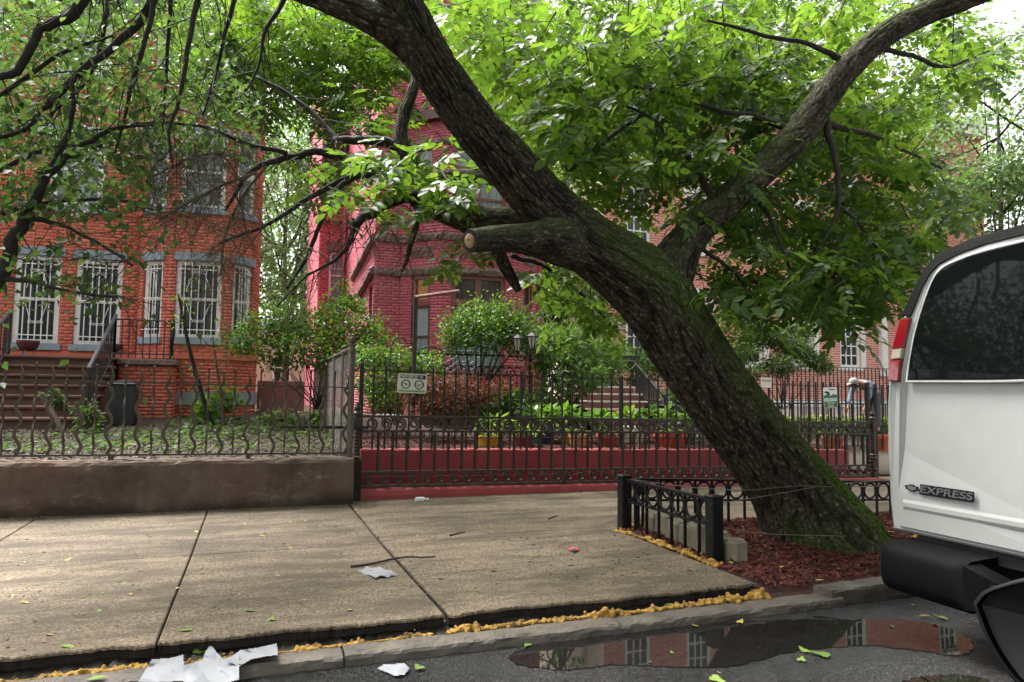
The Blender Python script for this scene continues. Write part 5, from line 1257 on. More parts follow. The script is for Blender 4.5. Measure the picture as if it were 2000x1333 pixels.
for pts, mat, nm in (([(1732, 744), (1737, 704), (1758, 702), (1753, 746)], M['tl_red'], 'lower_lens'), ([(1737.5, 703), (1741, 683), (1762, 680), (1758.5, 701)], M['tl_white'], 'reverse_lens'), ([(1741.5, 682), (1757, 624), (1776, 621), (1762.5, 679)], M['tl_red'], 'upper_lens')):
    patch(pts, .006, .03, nm, mat, van, bev=.008)
patch([(1735, 744), (1750, 680), (1762, 622), (1775, 620), (1760, 690), (1753, 747)], .0, .012, 'lamp_housing', M['black_plastic'], van)
# bulge line low on the door, badge
q0 = vp(1764, 985, .016); q1 = vp(2000, 1034, .016)
m = MB(); n = 12; prof = [(-.03, .0), (-.012, .007), (.012, .007), (.03, .0)]; V = []
for i in range(n+1):
    for dz, o_ in prof: V.append((q0[0]-o_+.004, q0[1]+(YC+.03-q0[1])*i/n, q0[2]+dz))
m.add(V, [(i*4+j, i*4+j+1, i*4+5+j, i*4+4+j) for i in range(n) for j in range(3)]); keep(m.build('door_crease', M['van'], van), van)
bz = vp(1830, 961, .02); bl = vp(1795, 955, .02)[1]; br = vp(1902, 968, .02)[1]; xb = 3.72-.016; hb = .030
badge = keep(MB().prism([(xb, bl, bz[2]-hb), (xb, br+.01, bz[2]-hb), (xb, br, bz[2]-hb*.6), (xb, br, bz[2]+hb), (xb, bl-.01, bz[2]+hb)][::-1], (-.006, 0, 0)).build('badge', M['black_plastic'], van), van)
def text(body, size, mat, parent, loc, rot, name='lettering', ext=.001, align='CENTER', xs=1.0, bold=0.0):
    c = bpy.data.curves.new(name, 'FONT'); c.body = body; c.size = size; c.extrude = ext; c.align_x = align; c.align_y = 'CENTER'; c.offset = bold
    o = bpy.data.objects.new(name, c); COL.objects.link(o); c.materials.append(mat); o.parent = parent
    o.location = loc; o.rotation_euler = rot
    if name == 'lettering': c.shear = .12 if body == 'EXPRESS' else 0
    bpy.context.view_layer.update(); me = bpy.data.meshes.new_from_object(o.evaluated_get(bpy.context.evaluated_depsgraph_get())); bpy.data.objects.remove(o)
    o = bpy.data.objects.new(name, me); COL.objects.link(o); o.parent = parent; o.location = loc; o.rotation_euler = rot
    if not me.materials: me.materials.append(mat)
    return o
t_ = text('EXPRESS', .056, plain('badge_silver', '5c5d5f', .4, .1, 5, metal=.3, bump=0), badge, (xb-.0085, (bl+br)/2, bz[2]), (PI/2, 0, -PI/2), ext=.0012, bold=.0008, xs=1.0); t_.matrix_parent_inverse = Matrix.Identity(4)
bpy.context.view_layer.update(); wd_ = t_.dimensions.x; t_.scale = ((bl-br-.012)/max(wd_, .01), 1, 1)
cl = vp(1781, 952, .02)[1]; bt = lambda s: [(xb, cl+a*s, bz[2]+b*s) for a, b in ((.062, .015), (.052, -.015), (.022, -.015), (.018, -.026), (-.026, -.026), (-.022, -.015), (-.062, -.015), (-.052, .015), (-.022, .015), (-.018, .026), (.026, .026), (.022, .015))]
keep(MB().prism(bt(.78), (-.005, 0, 0)).build('emblem', M['black_plastic'], van), van)
keep(MB().prism([(p[0]-.005, p[1], p[2]) for p in bt(.5)], (-.002, 0, 0)).build('emblem_face', M['steel'], van), van)
# bumper
def bump_seg(y0, y1, z0, z1, x0, name):
    pr = [(x0+.26, z0+.03), (x0+.06, z0), (x0+.012, z0+.03), (x0, z0+.07), (x0+.004, z1-.06), (x0+.02, z1-.02), (x0+.06, z1), (x0+.26, z1+.012)]
    ys = [y0, y0-.02, y0-.06, y0-.12]+list(np.linspace(y0-.16, y1, 8)); V = []; F = []; k = len(pr)
    for a, y in enumerate(ys):
        s_ = (.52, .80, .94, .99)[a] if a < 4 else 1.0
        for x, z in pr: V.append((x0+.26+(x-x0-.26)*s_, y, (z0+z1)/2+(z-(z0+z1)/2)*min(1, s_+.12)))
    for a in range(len(ys)-1):
        for i in range(k): j = (i+1) % k; F.append((a*k+i, (a+1)*k+i, (a+1)*k+j, a*k+j))
    F += [tuple(reversed(range(k))), tuple(range((len(ys)-1)*k, len(ys)*k))]
    return keep(MB().add(V, F).build(name, M['trim'], van, smooth=True), van)
yb0 = onX(1708, 1070, 3.5)[1]
bump_seg(yb0, 2.70, .335, .60, 3.47, 'bumper')
m = MB(); m.prism([(3.47, 2.70, .36), (3.47, 2.70, .585), (3.60, 2.60, .50), (3.60, 2.60, .36)], (.13, 0, 0)); m.box(3.56, 3.74, 2.14, 2.66, .36, .50); m.prism([(3.47, 2.04, .36), (3.47, 2.04, .585), (3.60, 2.14, .50), (3.60, 2.14, .36)][::-1], (.13, 0, 0)); keep(m.build('bumper_step', M['black_plastic'], van), van)
m = MB(); m.bbox(3.47, 3.74, 2*YC-yb0, 2.04, .335, .60, .05); keep(m.build('bumper', M['black_plastic'], van), van)
m = MB(); m.box(3.76, 3.80, yb0+.04-.12, 1.5, .56, .66); keep(m.build('underside', M['rubber'], van), van)
for x in (4.75, 8.0):
    for y in (YC+.80, YC-.80):
        w = MB().lathe([(.20, -.12), (.33, -.12), (.365, -.08), (.365, .08), (.33, .12), (.20, .12)], 28, (x, y, ZR+.365), ax=(0, 1, 0)).build('wheel', M['rubber'], van, smooth=False); keep(w, van)
        r_ = MB().lathe([(.02, -.10), (.20, -.11), (.205, .11), (.10, .06), (.02, .06)], 20, (x, y, ZR+.365), ax=(0, 1, 0)).build('rim', M['steel'], w); r_.matrix_parent_inverse = Matrix.Identity(4)
m = MB(); m.bbox(4.0, 8.4, YC-.7, YC+.7, .38, .7, .04); keep(m.build('chassis', M['rubber'], van), van)

# wing mirror of the nearest car
car = thing('parked_car', 'dark car showing only its wing mirror at the lower right corner', 'car', (.8, .36, .95))
XM = .80
ol = spline([onX(x, y, XM) for x, y in ((1911, 1176), (1930, 1153), (1964, 1139), (2010, 1127), (2080, 1118), (2150, 1140), (2180, 1230), (2150, 1340), (2080, 1375), (2010, 1345), (1968, 1296), (1936, 1240), (1911, 1176))], 61)[:-1]
c_ = ol.mean(0); ST = [(-.012, .90), (-.012, .97), (0, 1.0), (.02, 1.0), (.06, .93), (.10, .75), (.125, .45), (.132, .1)]; V = []; k = len(ol)
for dx, s_ in ST:
    q = c_+(ol-c_)*s_; q[:, 0] = XM+dx; V.append(q)
F = [(a*k+i, a*k+(i+1) % k, (a+1)*k+(i+1) % k, (a+1)*k+i) for a in range(len(ST)-1) for i in range(k)]; F.append(tuple(range((len(ST)-1)*k, len(ST)*k)))
hs_ = keep(MB().add(np.concatenate(V), F).build('mirror_housing', M['black_plastic'], car, smooth=True), car)
q = c_+(ol-c_)*.90; q[:, 0] = XM-.004; cg = c_+np.array([0, -.035, 0]); q2 = cg+(ol-c_)*.60; q2[:, 0] = XM+.012
keep(MB().add(np.concatenate([q, q2]), [(i, (i+1) % k, k+(i+1) % k, k+i) for i in range(k)]).build('mirror_bezel', M['black_plastic'], car), car)
q = cg+(ol-c_)*.61; q[:, 0] = XM+.012; keep(MB().add(q, [tuple(range(k))]).build('mirror_glass', M['mirror'], car), car)
m = MB(); m.tube([(XM+.06, c_[1]-.02, c_[2]-.06), (XM+.06, .36, .93), (XM+.03, .30, .90)], .035, 10); keep(m.build('mirror_arm', M['black_plastic'], car), car)
m = MB(); m.bbox(-.7, 1.3, .24, .33, .25, .92, .03); keep(m.build('door', plain('dark_car_paint', '1d2128', .25, .1, 3, bump=0), car), car)

# ------------------------------------------------------------------ tree guard
tg = thing('tree_guard', 'low black iron tree guard with rings round the mulch bed', 'tree guard', (0, 0, 0))
GA = np.array([3.39, 6.10, .12]); GB = np.array([3.47, 4.80, .12]); zA = onY(1222, 930, 6.10)[2]; zB = onY(1394, 970, 4.80)[2]
def gpost(p, zt, name='post'):
    m = MB(); w = .052; m.bbox(p[0]-w, p[0]+w, p[1]-w, p[1]+w, p[2]-.02, zt-.015, .006); m.bbox(p[0]-w-.006, p[0]+w+.006, p[1]-w-.006, p[1]+w+.006, zt-.015, zt+.012, .008); return m.build(name, M['iron_guard'], tg)
gpost(GA, zA); gpost(GB, zB)
def gspan(A, B, za, zb, nr, low=.10):
    A = np.array(A, float); B = np.array(B, float); d = (B-A); d[2] = 0; Lh = np.linalg.norm(d); d /= Lh; N = np.array([d[1], -d[0], 0]); P = lambda t, z: np.array([A[0], A[1], 0])+d*Lh*t+np.array([0, 0, (1-t)*za+t*zb+z])
    MB().bar(P(0, -.03), P(1, -.03), .045, .022).build('top_rail', M['iron_guard'], tg); MB().bar(P(0, -.23), P(1, -.23), .036, .018).build('rail', M['iron_guard'], tg)
    for k in range(nr):
        t = (k+.5)/nr; rx = min(.082, Lh/nr/2-.008); a = np.linspace(0, 2*PI, 25)[:-1]
        MB().tube([P(t, -.13)+d*rx*math.cos(q)+np.array([0, 0, .083*math.sin(q)]) for q in a], .012, 6, closed=True).build('ring', M['iron_guard'], tg)
    for k in range(nr+1):
        t = min(max(k/nr, .03), .97); zbot = low-((1-t)*za+t*zb); MB().bar(P(t, zbot), P(t, -.035), .026, .014).build('bar', M['iron_guard'], tg)
gspan(GA, GB, zA, zB, 7)
zr_ = onY(1700, 942, 6.14)[2]; GC = np.array([8.4, 6.16, .12]); gspan(GA, GC, zA+.0, zr_+(zr_-zA)*.25, 25)
gpost(GC, zA, 'post')
# setts edging the bed
def sett(p, w, d, h, rz, seed, label):
    r = np.random.default_rng(seed); m = MB().bbox(-w/2, w/2, -d/2, d/2, -.06, h, .022); V = m.V[0]; V += r.normal(0, .006, V.shape)
    o = m.build('granite_sett', M['granite'], None, smooth=False); o.location = p; o.rotation_euler = (r.normal(0, .05), r.normal(0, .05), rz); tag(o, label, 'paving stone', 'granite setts edging the tree bed')
NTH = ['first', 'second', 'third', 'fourth', 'fifth', 'sixth', 'seventh']
for k in range(7):
    t = (k+.5)/7; y = 6.02-1.36*t; sett((3.60+.02*t, y, .13), .13, .198, .205+.025*math.sin(k*1.9), .03, 200+k, NTH[k]+' granite sett from the far post behind the side of the tree guard')
for k, (x, y, l) in enumerate(((3.86, 6.06, 'pale rounded granite sett near the far corner of the tree guard'), (4.12, 6.06, 'granite sett half sunk in mulch second along the back of the tree guard'), (4.36, 6.08, 'granite sett half sunk in mulch nearest the trunk along the back of the tree guard'))): sett((x, y, .13), .2, .12, .13, .1, 220+k, l)
m = MB()
for q in ([(1388, 985, 4.75), (1460, 975, 4.8), (1530, 963, 4.75), (1620, 948, 4.9), (1732, 938, 5.2)], [(1225, 935, 6.1), (1330, 950, 5.7), (1440, 958, 4.95), (1560, 950, 4.8), (1640, 952, 4.85), (1732, 950, 5.2)], [(1400, 1030, 4.78), (1500, 1043, 4.62), (1620, 1047, 4.6), (1715, 1049, 4.8)]):
    m.tube(spline([onY(*p) for p in q], 24), .0035, 4)
tag(m.build('wire', M['galv']), 'thin slack wire strung between the tree guard and the leaning trunk', 'wire')

# ------------------------------------------------------------------ lamp post, hanger, signs
lp = thing('garden_lamp_post', 'dark green lamp post with three frosted lanterns in the garden', 'lamp post', tuple(onY(1013, 815, 12.0)-np.array([0, 0, .1])))
A = onY(1013, 815, 12.0)-np.array([0, 0, .1]); B = onY(1031, 683, 12.0); green = plain('dark_green_iron', '1f2e29', .45, .2, 8); ax = (B-A)/np.linalg.norm(B-A); Lp = np.linalg.norm(B-A)
keep(MB().lathe([(.10, 0), (.10, .06), (.075, .08), (.06, .20), (.045, .23), (.06, .26), (.036, .30), (.032, Lp*.62)], 14, A, ax=ax).build('pole', green, lp), lp)
keep(MB().lathe([(.034, Lp*.62), (.032, Lp*.92)], 14, A, ax=ax).build('red_sleeve', M['redpaint'], lp), lp)
keep(MB().lathe([(.036, Lp*.92), (.042, Lp*.96), (.03, Lp), (.02, Lp+.06), (.005, Lp+.09)], 12, A, ax=ax).build('cap', green, lp), lp)
for px, py, Y in ((1011, 672, 11.95), (1039, 668, 11.85), (1051, 678, 12.15)):
    c = onY(px, py, Y); hubp = A+ax*Lp*.94
    l_ = MB(); l_.lathe([(.012, -.165), (.03, -.15), (.034, -.125), (.028, -.12)], 10, c); l_.lathe([(.115, .09), (.118, .10), (.05, .155), (.02, .17), (.012, .19), (.004, .205)], 6, c)
    for k in range(6): a = k*PI/3; l_.bar(c+[.045*math.cos(a), .045*math.sin(a), -.12], c+[.085*math.cos(a), .085*math.sin(a), .095], .012)
    o = keep(l_.build('lantern', M['iron_black'], lp), lp)
    g_ = MB().lathe([(.04, -.12), (.062, -.04), (.078, .09)], 6, c).build('lantern_glass', M['lamp_glass'], o); g_.matrix_parent_inverse = Matrix.Identity(4)
    keep(MB().tube(spline([hubp, hubp*.5+c*.5+[0, 0, -.22], c+[0, 0, -.26], c+[0, 0, -.16]], 12), .014, 6).build('arm', M['iron_black'], lp), lp)
hp = thing('plant_hanger', 'tall brown garden post with a straight side arm before the crimson bay', 'post', tuple(onY(806, 820, 10.6)))
keep(MB().tube([onY(806, 822, 10.6), onY(812, 579, 10.6)], .036, 8).build('pole', M['iron_brown'], hp), hp); keep(MB().tube([onY(811, 581, 10.6), onY(897, 569, 10.0)], .028, 8).build('arm', M['bpaint'], hp), hp)
sh = MB().tube(spline([onY(760, 760, 11), onY(763, 700, 11), onY(765, 675, 11), onY(774, 662, 11), onY(786, 661, 11), onY(797, 672, 11), onY(803, 668, 11)], 24), .010, 6).build('garden_hook', M['iron_black']); tag(sh, 'thin black shepherd hook rising above the bush by the chain link post', 'garden hook')
ink = {k: plain('sign_'+k, c, .5, .05, 5, bump=0) for k, c in (('white', 'e2e2d8'), ('green', '2f6b4a'), ('black', '151515'), ('grass', '6aa03c'), ('grey', 'a7a7a7'), ('red', '5a1418'), ('lred', 'b03030'))}
def sign(px0, py0, px1, py1, Y, name, label, tilt=0):
    a, b = onY(px0, py1, Y), onY(px1, py0, Y); w, hh = b[0]-a[0], b[2]-a[2]; r = thing(name, label, 'sign', ((a[0]+b[0])/2, Y, (a[2]+b[2])/2)); r.rotation_euler = (0, tilt, 0); return r, w, hh
def disc(parent, x, z, r, mat, y, name, n=28, r2=0):
    m = MB(); a = np.linspace(0, 2*PI, n+1)[:-1]
    if r2: m.add([(x+rr*math.cos(t), y, z+rr*math.sin(t)) for rr in (r, r2) for t in a], [(i, (i+1) % n, n+(i+1) % n, n+i) for i in range(n)])
    else: m.add([(x+r*math.cos(t), y, z+r*math.sin(t)) for t in a], [tuple(range(n))])
    return m.build(name, mat, parent)
def flat(parent, pts, mat, y, name): return MB().add([(a, y, b) for a, b in pts], [tuple(range(len(pts)))]).build(name, mat, parent)
def dog(parent, x, z, s, y, mat, flip=1, squat=True):
    P = [(-.9, .30), (-.45, .42), (.1, .36), (.45, .10), (.60, -.30), (.42, -.55), (.30, -.35), (.15, -.62), (.0, -.30), (-.30, -.05), (-.55, -.10), (-.62, .02), (-.78, .12), (-.98, .10)] if squat else [(.95, .45), (.55, .30), (.2, .12), (-.2, .02), (-.6, -.15), (-.9, -.10), (-.95, -.35), (-.7, -.42), (-.45, -.35), (-.2, -.75), (-.08, -.70), (-.05, -.25), (.15, -.30), (.28, -.70), (.40, -.66), (.32, -.05), (.6, .12), (.98, .33)]
    return flat(parent, [(x+flip*a*s, z+b*s) for a, b in P], mat, y, 'dog_silhouette')
s1, w, hh = sign(776, 731, 834, 768, 9.15, 'keep_off_sign', 'white and green please keep off sign with two dog circles on black fence', .03)
def plate(p, w, h, mat): 
    m = MB(); r = min(w, h)*.08; P = []
    for cx_, cz_, a0 in ((w/2-r, h/2-r, 0), (-w/2+r, h/2-r, 90), (-w/2+r, -h/2+r, 180), (w/2-r, -h/2+r, 270)):
        for k in range(5): a = math.radians(a0+k*22.5); P.append((cx_+r*math.cos(a), 0, cz_+r*math.sin(a)))
    return m.prism(P, (0, .004, 0)).build('plate', mat, p)
plate(s1, w, hh, ink['white'])
yy = -.0015
flat(s1, [(-w*.44, hh*.26), (w*.2, hh*.26), (w*.2, hh*.44), (-w*.44, hh*.44)], ink['green'], yy, 'header'); flat(s1, [(w*.2, hh*.23), (w*.45, hh*.23), (w*.45, hh*.44), (w*.2, hh*.44)], ink['black'], yy-.0005, 'black_patch')
flat(s1, [(w*.23, hh*.31), (w*.27, hh*.27), (w*.36, hh*.29), (w*.36, hh*.40), (w*.25, hh*.40)], ink['grey'], yy-.001, 'scribble')
t_ = text('PLEASE KEEP OFF', hh*.17, ink['white'], s1, (-w*.12, yy-.002, hh*.35), (PI/2, 0, 0), ext=.0003, bold=.001); bpy.context.view_layer.update(); t_.scale = (w*.60/max(t_.dimensions.x, .01), 1, 1)
for cx_, fl in ((-w*.22, 1), (w*.24, -1)):
    disc(s1, cx_, -hh*.05, hh*.255, ink['green'], yy, 'green_ring', r2=hh*.18); disc(s1, cx_, -hh*.05, hh*.175, ink['black'], yy-.0002, 'inner_ring', r2=hh*.165)
    for a0, a1 in ((.18, .82), (1.18, 1.82)):
        a = np.linspace(a0*PI, a1*PI, 10); MB().add([(cx_+rr*math.cos(t), yy-.0006, -hh*.05+rr*math.sin(t)) for rr in (hh*.24, hh*.195) for t in a], [(i, i+1, 11+i, 10+i) for i in range(9)]).build('ring_text_band', ink['grey'], s1)
    dog(s1, cx_, -hh*.05, hh*.13, yy-.001, ink['red'], 1, fl == 1)
P = [(-w*.46, -hh*.44)]
rr = np.random.default_rng(3)
for k in range(41): P.append((-w*.46+w*.92*k/40, -hh*(.44-(.09+.09*rr.random() if k % 2 else .03))))
P.append((w*.46, -hh*.44)); flat(s1, P, ink['grass'], yy-.0004, 'printed_grass')
s2, w, hh = sign(1609, 757, 1635, 797, 9.15, 'clean_up_sign', 'small green and white please clean up sign on the right of the tall fence', -.05)
plate(s2, w, hh, ink['white']); flat(s2, [(-w*.48, -hh*.48), (w*.48, -hh*.48), (w*.48, hh*.12), (w*.2, hh*.16), (0, hh*.08), (-w*.2, hh*.17), (-w*.48, hh*.10)], ink['green'], yy, 'green_field')
flat(s2, [(-w*.46, -hh*.18), (w*.46, -hh*.18), (w*.46, -hh*.03), (-w*.46, -hh*.03)], ink['white'], yy-.0004, 'white_band')
for s_, z, sz, mt, wf in (('Please', .40, .13, 'black', .45), ('CLEAN UP', -.105, .13, 'green', .80), ('AFTER YOUR', -.26, .08, 'white', .62), ('DOG', -.40, .13, 'white', .40)):
    t_ = text(s_, hh*sz, ink[mt], s2, (w*.14 if s_ == 'Please' else 0, yy-.0015, hh*z), (PI/2, 0, 0), ext=.0002, bold=.0006); bpy.context.view_layer.update(); t_.scale = (w*wf/max(t_.dimensions.x, .01), 1, 1)
dog(s2, -w*.18, hh*.22, w*.26, yy-.001, ink['black'])
s3, w, hh = sign(1486, 738, 1507, 757, 9.16, 'white_tag_sign', 'small white tag with red letters on the fence beside the trunk', .04)
plate(s3, w, hh, ink['white']); t_ = text('PLEASE', hh*.3, ink['lred'], s3, (0, yy-.001, hh*.18), (PI/2, 0, 0), ext=.0002, bold=.0006); bpy.context.view_layer.update(); t_.scale = (w*.8/max(t_.dimensions.x, .01), 1, 1)
# ------------------------------------------------------------------ bushes and plants
def bush(name, label, clumps, n, T, mat, sd, base, nst=5, seed=0, stem=.012, cat='shrub', group=None, flat_=.8, s=(.7, 1.25), upz=.6):
    """clumps: (px, py, Y, radius); stems run from the base to each clump"""
    r = np.random.default_rng(seed+300); C = np.array([onY(a, b, y) for a, b, y, _ in clumps]); rad = np.array([c[3] for c in clumps]); base = np.array(base, float)
    root = thing(name, label, cat, tuple(base), 0, group); m = MB()
    for k in range(len(C)):
        b = base+[r.normal(0, stem*4), r.normal(0, stem*4), 0]
        m.tube(spline([b, b*.55+C[k]*.45+r.normal(0, .06, 3)+[0, 0, .08], C[k]+[0, 0, rad[k]*.4]], 9), np.linspace(stem, stem*.25, 9), 5, cap=False)
        for _ in range(nst):
            d = r.normal(0, 1, 3); d /= np.linalg.norm(d); m.tube([C[k]-[0, 0, .1], C[k]+d*rad[k]*.9], [stem*.35, stem*.12], 3, cap=False)
    keep(m.build('stems', M['twig'], root), root)
    w = rad**2; k = r.choice(len(C), n, p=w/w.sum()); v = r.normal(0, 1, (n, 3)); v /= np.linalg.norm(v, axis=1)[:, None]
    rr = r.uniform(.15, 1, n)**.55; pos = C[k]+v*(rad[k]*rr)[:, None]*[1, 1, flat_]+r.normal(0, sd, (n, 3))
    X = v+r.normal(0, .6, (n, 3)); Z = np.array([0, 0, upz])+v*.7+r.normal(0, .35, (n, 3))
    F_ = frames(X, Z); S_ = r.uniform(*s, n); mats = mat if isinstance(mat, list) else [(mat, 1.0)]; a = 0
    for q, (mt, fr) in enumerate(mats):
        b = n if q == len(mats)-1 else a+int(n*fr)
        keep(leaf_mesh('foliage' if q == 0 else 'young_foliage', T, pos[a:b], F_[a:b], S_[a:b], mt, root), root); a = b
    return root
gb = lambda px, py, Y: onY(px, py, Y)
bush('garden_bush', 'big spreading green bush behind the chain link fence before the crimson house', [(470, 668, 12.5, .30), (510, 640, 12.8, .36), (560, 625, 12.6, .42), (610, 640, 13.0, .42), (655, 612, 13, .34), (665, 660, 12.6, .42), (715, 640, 12.6, .34), (740, 668, 12.4, .30), (590, 680, 12.3, .38), (530, 690, 12.4, .32), (640, 700, 12.2, .34), (700, 690, 12.2, .34), (690, 600, 13, .20)], 6800, single(.075, .042), [(M['leaf_bush'], .45), (M['leaf_yel'], .55)], .08, gb(620, 800, 12.5), 6, 1)
bush('garden_bush', 'tall thin shoots of light leaves standing before the crimson side wall', [(672, 560, 13.4, .12), (680, 585, 13.4, .16), (700, 598, 13.3, .15), (665, 600, 13.4, .2)], 500, single(.07, .04), M['leaf_yel'], .04, gb(672, 760, 13.4), 3, 2)
bush('garden_bush', 'bright yellow green bush behind the keep off sign', [(725, 700, 11.5, .30), (775, 705, 11.4, .34), (830, 712, 11.5, .30), (730, 750, 11.2, .32), (800, 745, 11.4, .26), (845, 735, 11.6, .16), (750, 785, 11.0, .28)], 3000, single(.085, .03), [(M['leaf_bush'], .5), (M['leaf_lush'], .5)], .05, gb(775, 830, 11.4), 5, 3, flat_=.6)
rb = bush('round_shrub', 'round clipped glossy shrub on a short trunk before the crimson bay window', [(900, 640, 12.6, .36), (935, 620, 12.7, .40), (980, 622, 12.6, .40), (1015, 645, 12.6, .38), (885, 666, 12.6, .24), (940, 652, 12.3, .38), (985, 652, 12.4, .38), (1030, 668, 12.7, .26)], 6500, single(.07, .036), [(M['leaf_bush'], .6), (M['leaf_lush'], .4)], .10, gb(938, 785, 12.5), 6, 4, stem=.026)
bush('rhododendron', 'large pale rhododendron with long leaves beside the lamp post', [(1075, 660, 12.8, .35), (1110, 680, 12.6, .42), (1160, 690, 12.7, .40), (1090, 720, 12.4, .42), (1140, 735, 12.3, .40), (1195, 720, 12.9, .28), (1080, 765, 12.2, .34), (1120, 655, 13, .32), (1190, 680, 13, .30), (1060, 700, 12.5, .25)], 3600, single(.15, .045), [(M['leaf_pale'], .5), (M['leaf_lush'], .5)], .05, gb(1105, 815, 12.4), 6, 5, stem=.022)
bush('japanese_maple', 'low bronze red japanese maple behind the tall black fence', [(815, 770, 10.6, .26), (850, 755, 10.7, .32), (890, 765, 10.6, .34), (930, 775, 10.7, .30), (870, 795, 10.4, .30), (830, 800, 10.4, .24), (960, 765, 10.8, .22), (910, 745, 10.9, .24), (985, 752, 10.9, .16)], 3600, single(.075, .022), M['leaf_red'], .05, gb(870, 838, 10.5), 6, 6, flat_=.55)
bush('layered_shrub', 'feathery layered shrub before the red brick building', [(1450, 690, 13.6, .40), (1500, 660, 13.6, .45), (1550, 680, 13.5, .45), (1590, 705, 13.5, .36), (1480, 640, 13.8, .34), (1530, 640, 13.8, .34), (1520, 715, 13.2, .42), (1460, 730, 13.2, .34), (1575, 650, 13.7, .25), (1610, 720, 13.5, .22)], 7500, single(.10, .034), M['leaf_small'], .05, gb(1530, 800, 13.4), 8, 7, flat_=.5)
bush('yellow_topped_shrub', 'yellow tinged leafy shrub behind the leaning trunk', [(1430, 610, 14.2, .35), (1470, 600, 14.3, .3), (1440, 660, 14, .34), (1400, 640, 14.2, .26)], 1800, single(.09, .04), M['leaf_yel'], .06, gb(1440, 800, 14.2), 6, 8)
bush('climbing_vine', 'pale green vine spilling over the stair handrail', [(1150, 715, 15.2, .34), (1200, 700, 15.3, .36), (1245, 705, 15.2, .36), (1180, 745, 15.0, .3), (1250, 740, 15.0, .3), (1290, 715, 14.4, .34), (1330, 740, 14.2, .38), (1370, 770, 13.8, .36), (1320, 775, 13.6, .30), (1270, 690, 14.6, .24), (1390, 730, 14.2, .28)], 5200, single(.09, .06), [(M['leaf_pale'], .6), (M['leaf_lush'], .4)], .06, gb(1330, 815, 13.9), 5, 9)
bush('dark_undergrowth', 'dark tangled undergrowth below the terrace railing', [(900, 785, 13.0, .30), (960, 790, 13.0, .32), (1020, 790, 12.9, .30), (860, 780, 13.1, .28), (990, 780, 13.2, .28)], 2600, single(.09, .045), M['leaf_bush'], .06, gb(950, 810, 13), 5, 10)
bush('yard_shrub', 'low lime green plant against the orange house bay', [(425, 790, 13.6, .22), (400, 800, 13.5, .20), (450, 780, 13.7, .2)], 700, single(.09, .055), M['leaf_lush'], .05, gb(425, 820, 13.6), 4, 11)
bush('yard_shrub', 'small leafy weed in front of the brown stoop', [(165, 800, 12.0, .12), (172, 815, 11.9, .14), (180, 830, 11.8, .12)], 200, single(.10, .05), M['leaf_small'], .03, gb(172, 842, 11.9), 3, 12)
bush('yard_shrub', 'dark leafy weed growing against the middle of the brown steps', [(105, 775, 12.2, .12), (115, 785, 12.2, .12)], 170, single(.08, .045), M['leaf_small'], .03, gb(118, 845, 12.2), 3, 13)
for k, (pts, lab) in enumerate((([(418, 838, 12.4, 5), (400, 790, 12.4, 5), (372, 690, 12.4, 4), (357, 620, 12.4, 3), (348, 574, 12.4, 2)], 'thin leaning bare sapling before the orange house bay'), ([(440, 835, 12.5, 4), (432, 780, 12.5, 3.5), (425, 730, 12.5, 3), (415, 660, 12.5, 2)], 'thin upright sapling with few leaves beside the orange bay'), ([(127, 855, 11.9, 5), (108, 815, 12, 5), (90, 785, 12.1, 5), (80, 768, 12.1, 5)], 'pale cut pole leaning against the brown stoop'))):
    P, R = pxpath(pts); root = thing('sapling' if k < 2 else 'cut_pole', lab, 'sapling' if k < 2 else 'pole', tuple(P[0]))
    keep(MB().tube(spline(P, 14), np.interp(np.linspace(0, 1, 14), np.linspace(0, 1, len(R)), R), 6).build('stem', M['twig_grey'] if k else M['twig'], root, smooth=True), root)
    if k < 2:
        mm = MB(); tp = []; twiggery(mm, P, RNG, 9, (.2, .5), .004, -.1, 0, 0, .15, tp); o = keep(mm.build('twigs', M['twig'], root), root); o['kind'] = 'stuff'
        leaves_on(tp, 6, .06, single(.08, .04), M['leaf_small'] if k else M['leaf_yel'], root)
# ground cover in the yard and seedlings
def cover(name, poly, n, T, mat, Zf, lift, seed, s=(.6, 1.3)):
    r = np.random.default_rng(seed); q = in_poly(poly, n, r); pos = []
    for a, b in q:
        best = None
        for Y in np.arange(8.7, 13.5, .15):
            p = onY(a, b, Y); e = abs(p[2]-float(Zf(p[0], p[1])))
            if best is None or e < best[0]: best = (e, Y)
        p = onY(a, b, min(13.4, best[1]+r.uniform(0, .2))); p[2] = float(Zf(p[0], p[1])); pos.append(p+[0, 0, r.uniform(0, lift)])
    pos = np.array(pos); X = np.stack([r.normal(0, 1, n), r.normal(0, 1, n), r.normal(0, .35, n)], 1); Z = np.array([0, 0, 1])+r.normal(0, .4, (n, 3))
    return tag(leaf_mesh(name, T, pos, frames(X, Z), r.uniform(*s, n), mat), None, None, None, 'stuff')
cover('ground_cover', [(330, 835), (470, 815), (600, 815), (690, 830), (690, 860), (560, 852), (450, 860), (340, 868)], 900, single(.10, .06), M['leaf_small'], yard_z, .14, 51)
cover('ground_cover', [(0, 850), (690, 845), (690, 885), (0, 890)], 650, single(.09, .05), M['leaf_small'], yard_z, .07, 57)
cover('ground_cover', [(600, 790), (690, 800), (688, 850), (610, 840)], 380, single(.11, .06), M['leaf_lush'], yard_z, .22, 52)
cover('ground_cover', [(500, 800), (570, 790), (600, 815), (520, 822)], 160, single(.20, .03), M['leaf_pale'], yard_z, .25, 53)
cover('ground_cover', [(150, 850), (330, 845), (330, 880), (150, 885)], 260, single(.08, .045), M['leaf_small'], yard_z, .08, 54)
cover('flower_bed', [(1530, 822), (1745, 822), (1745, 850), (1530, 850)], 1500, single(.15, .045), M['leaf_lush'], lambda x, y: .52+0*x, .42, 55)
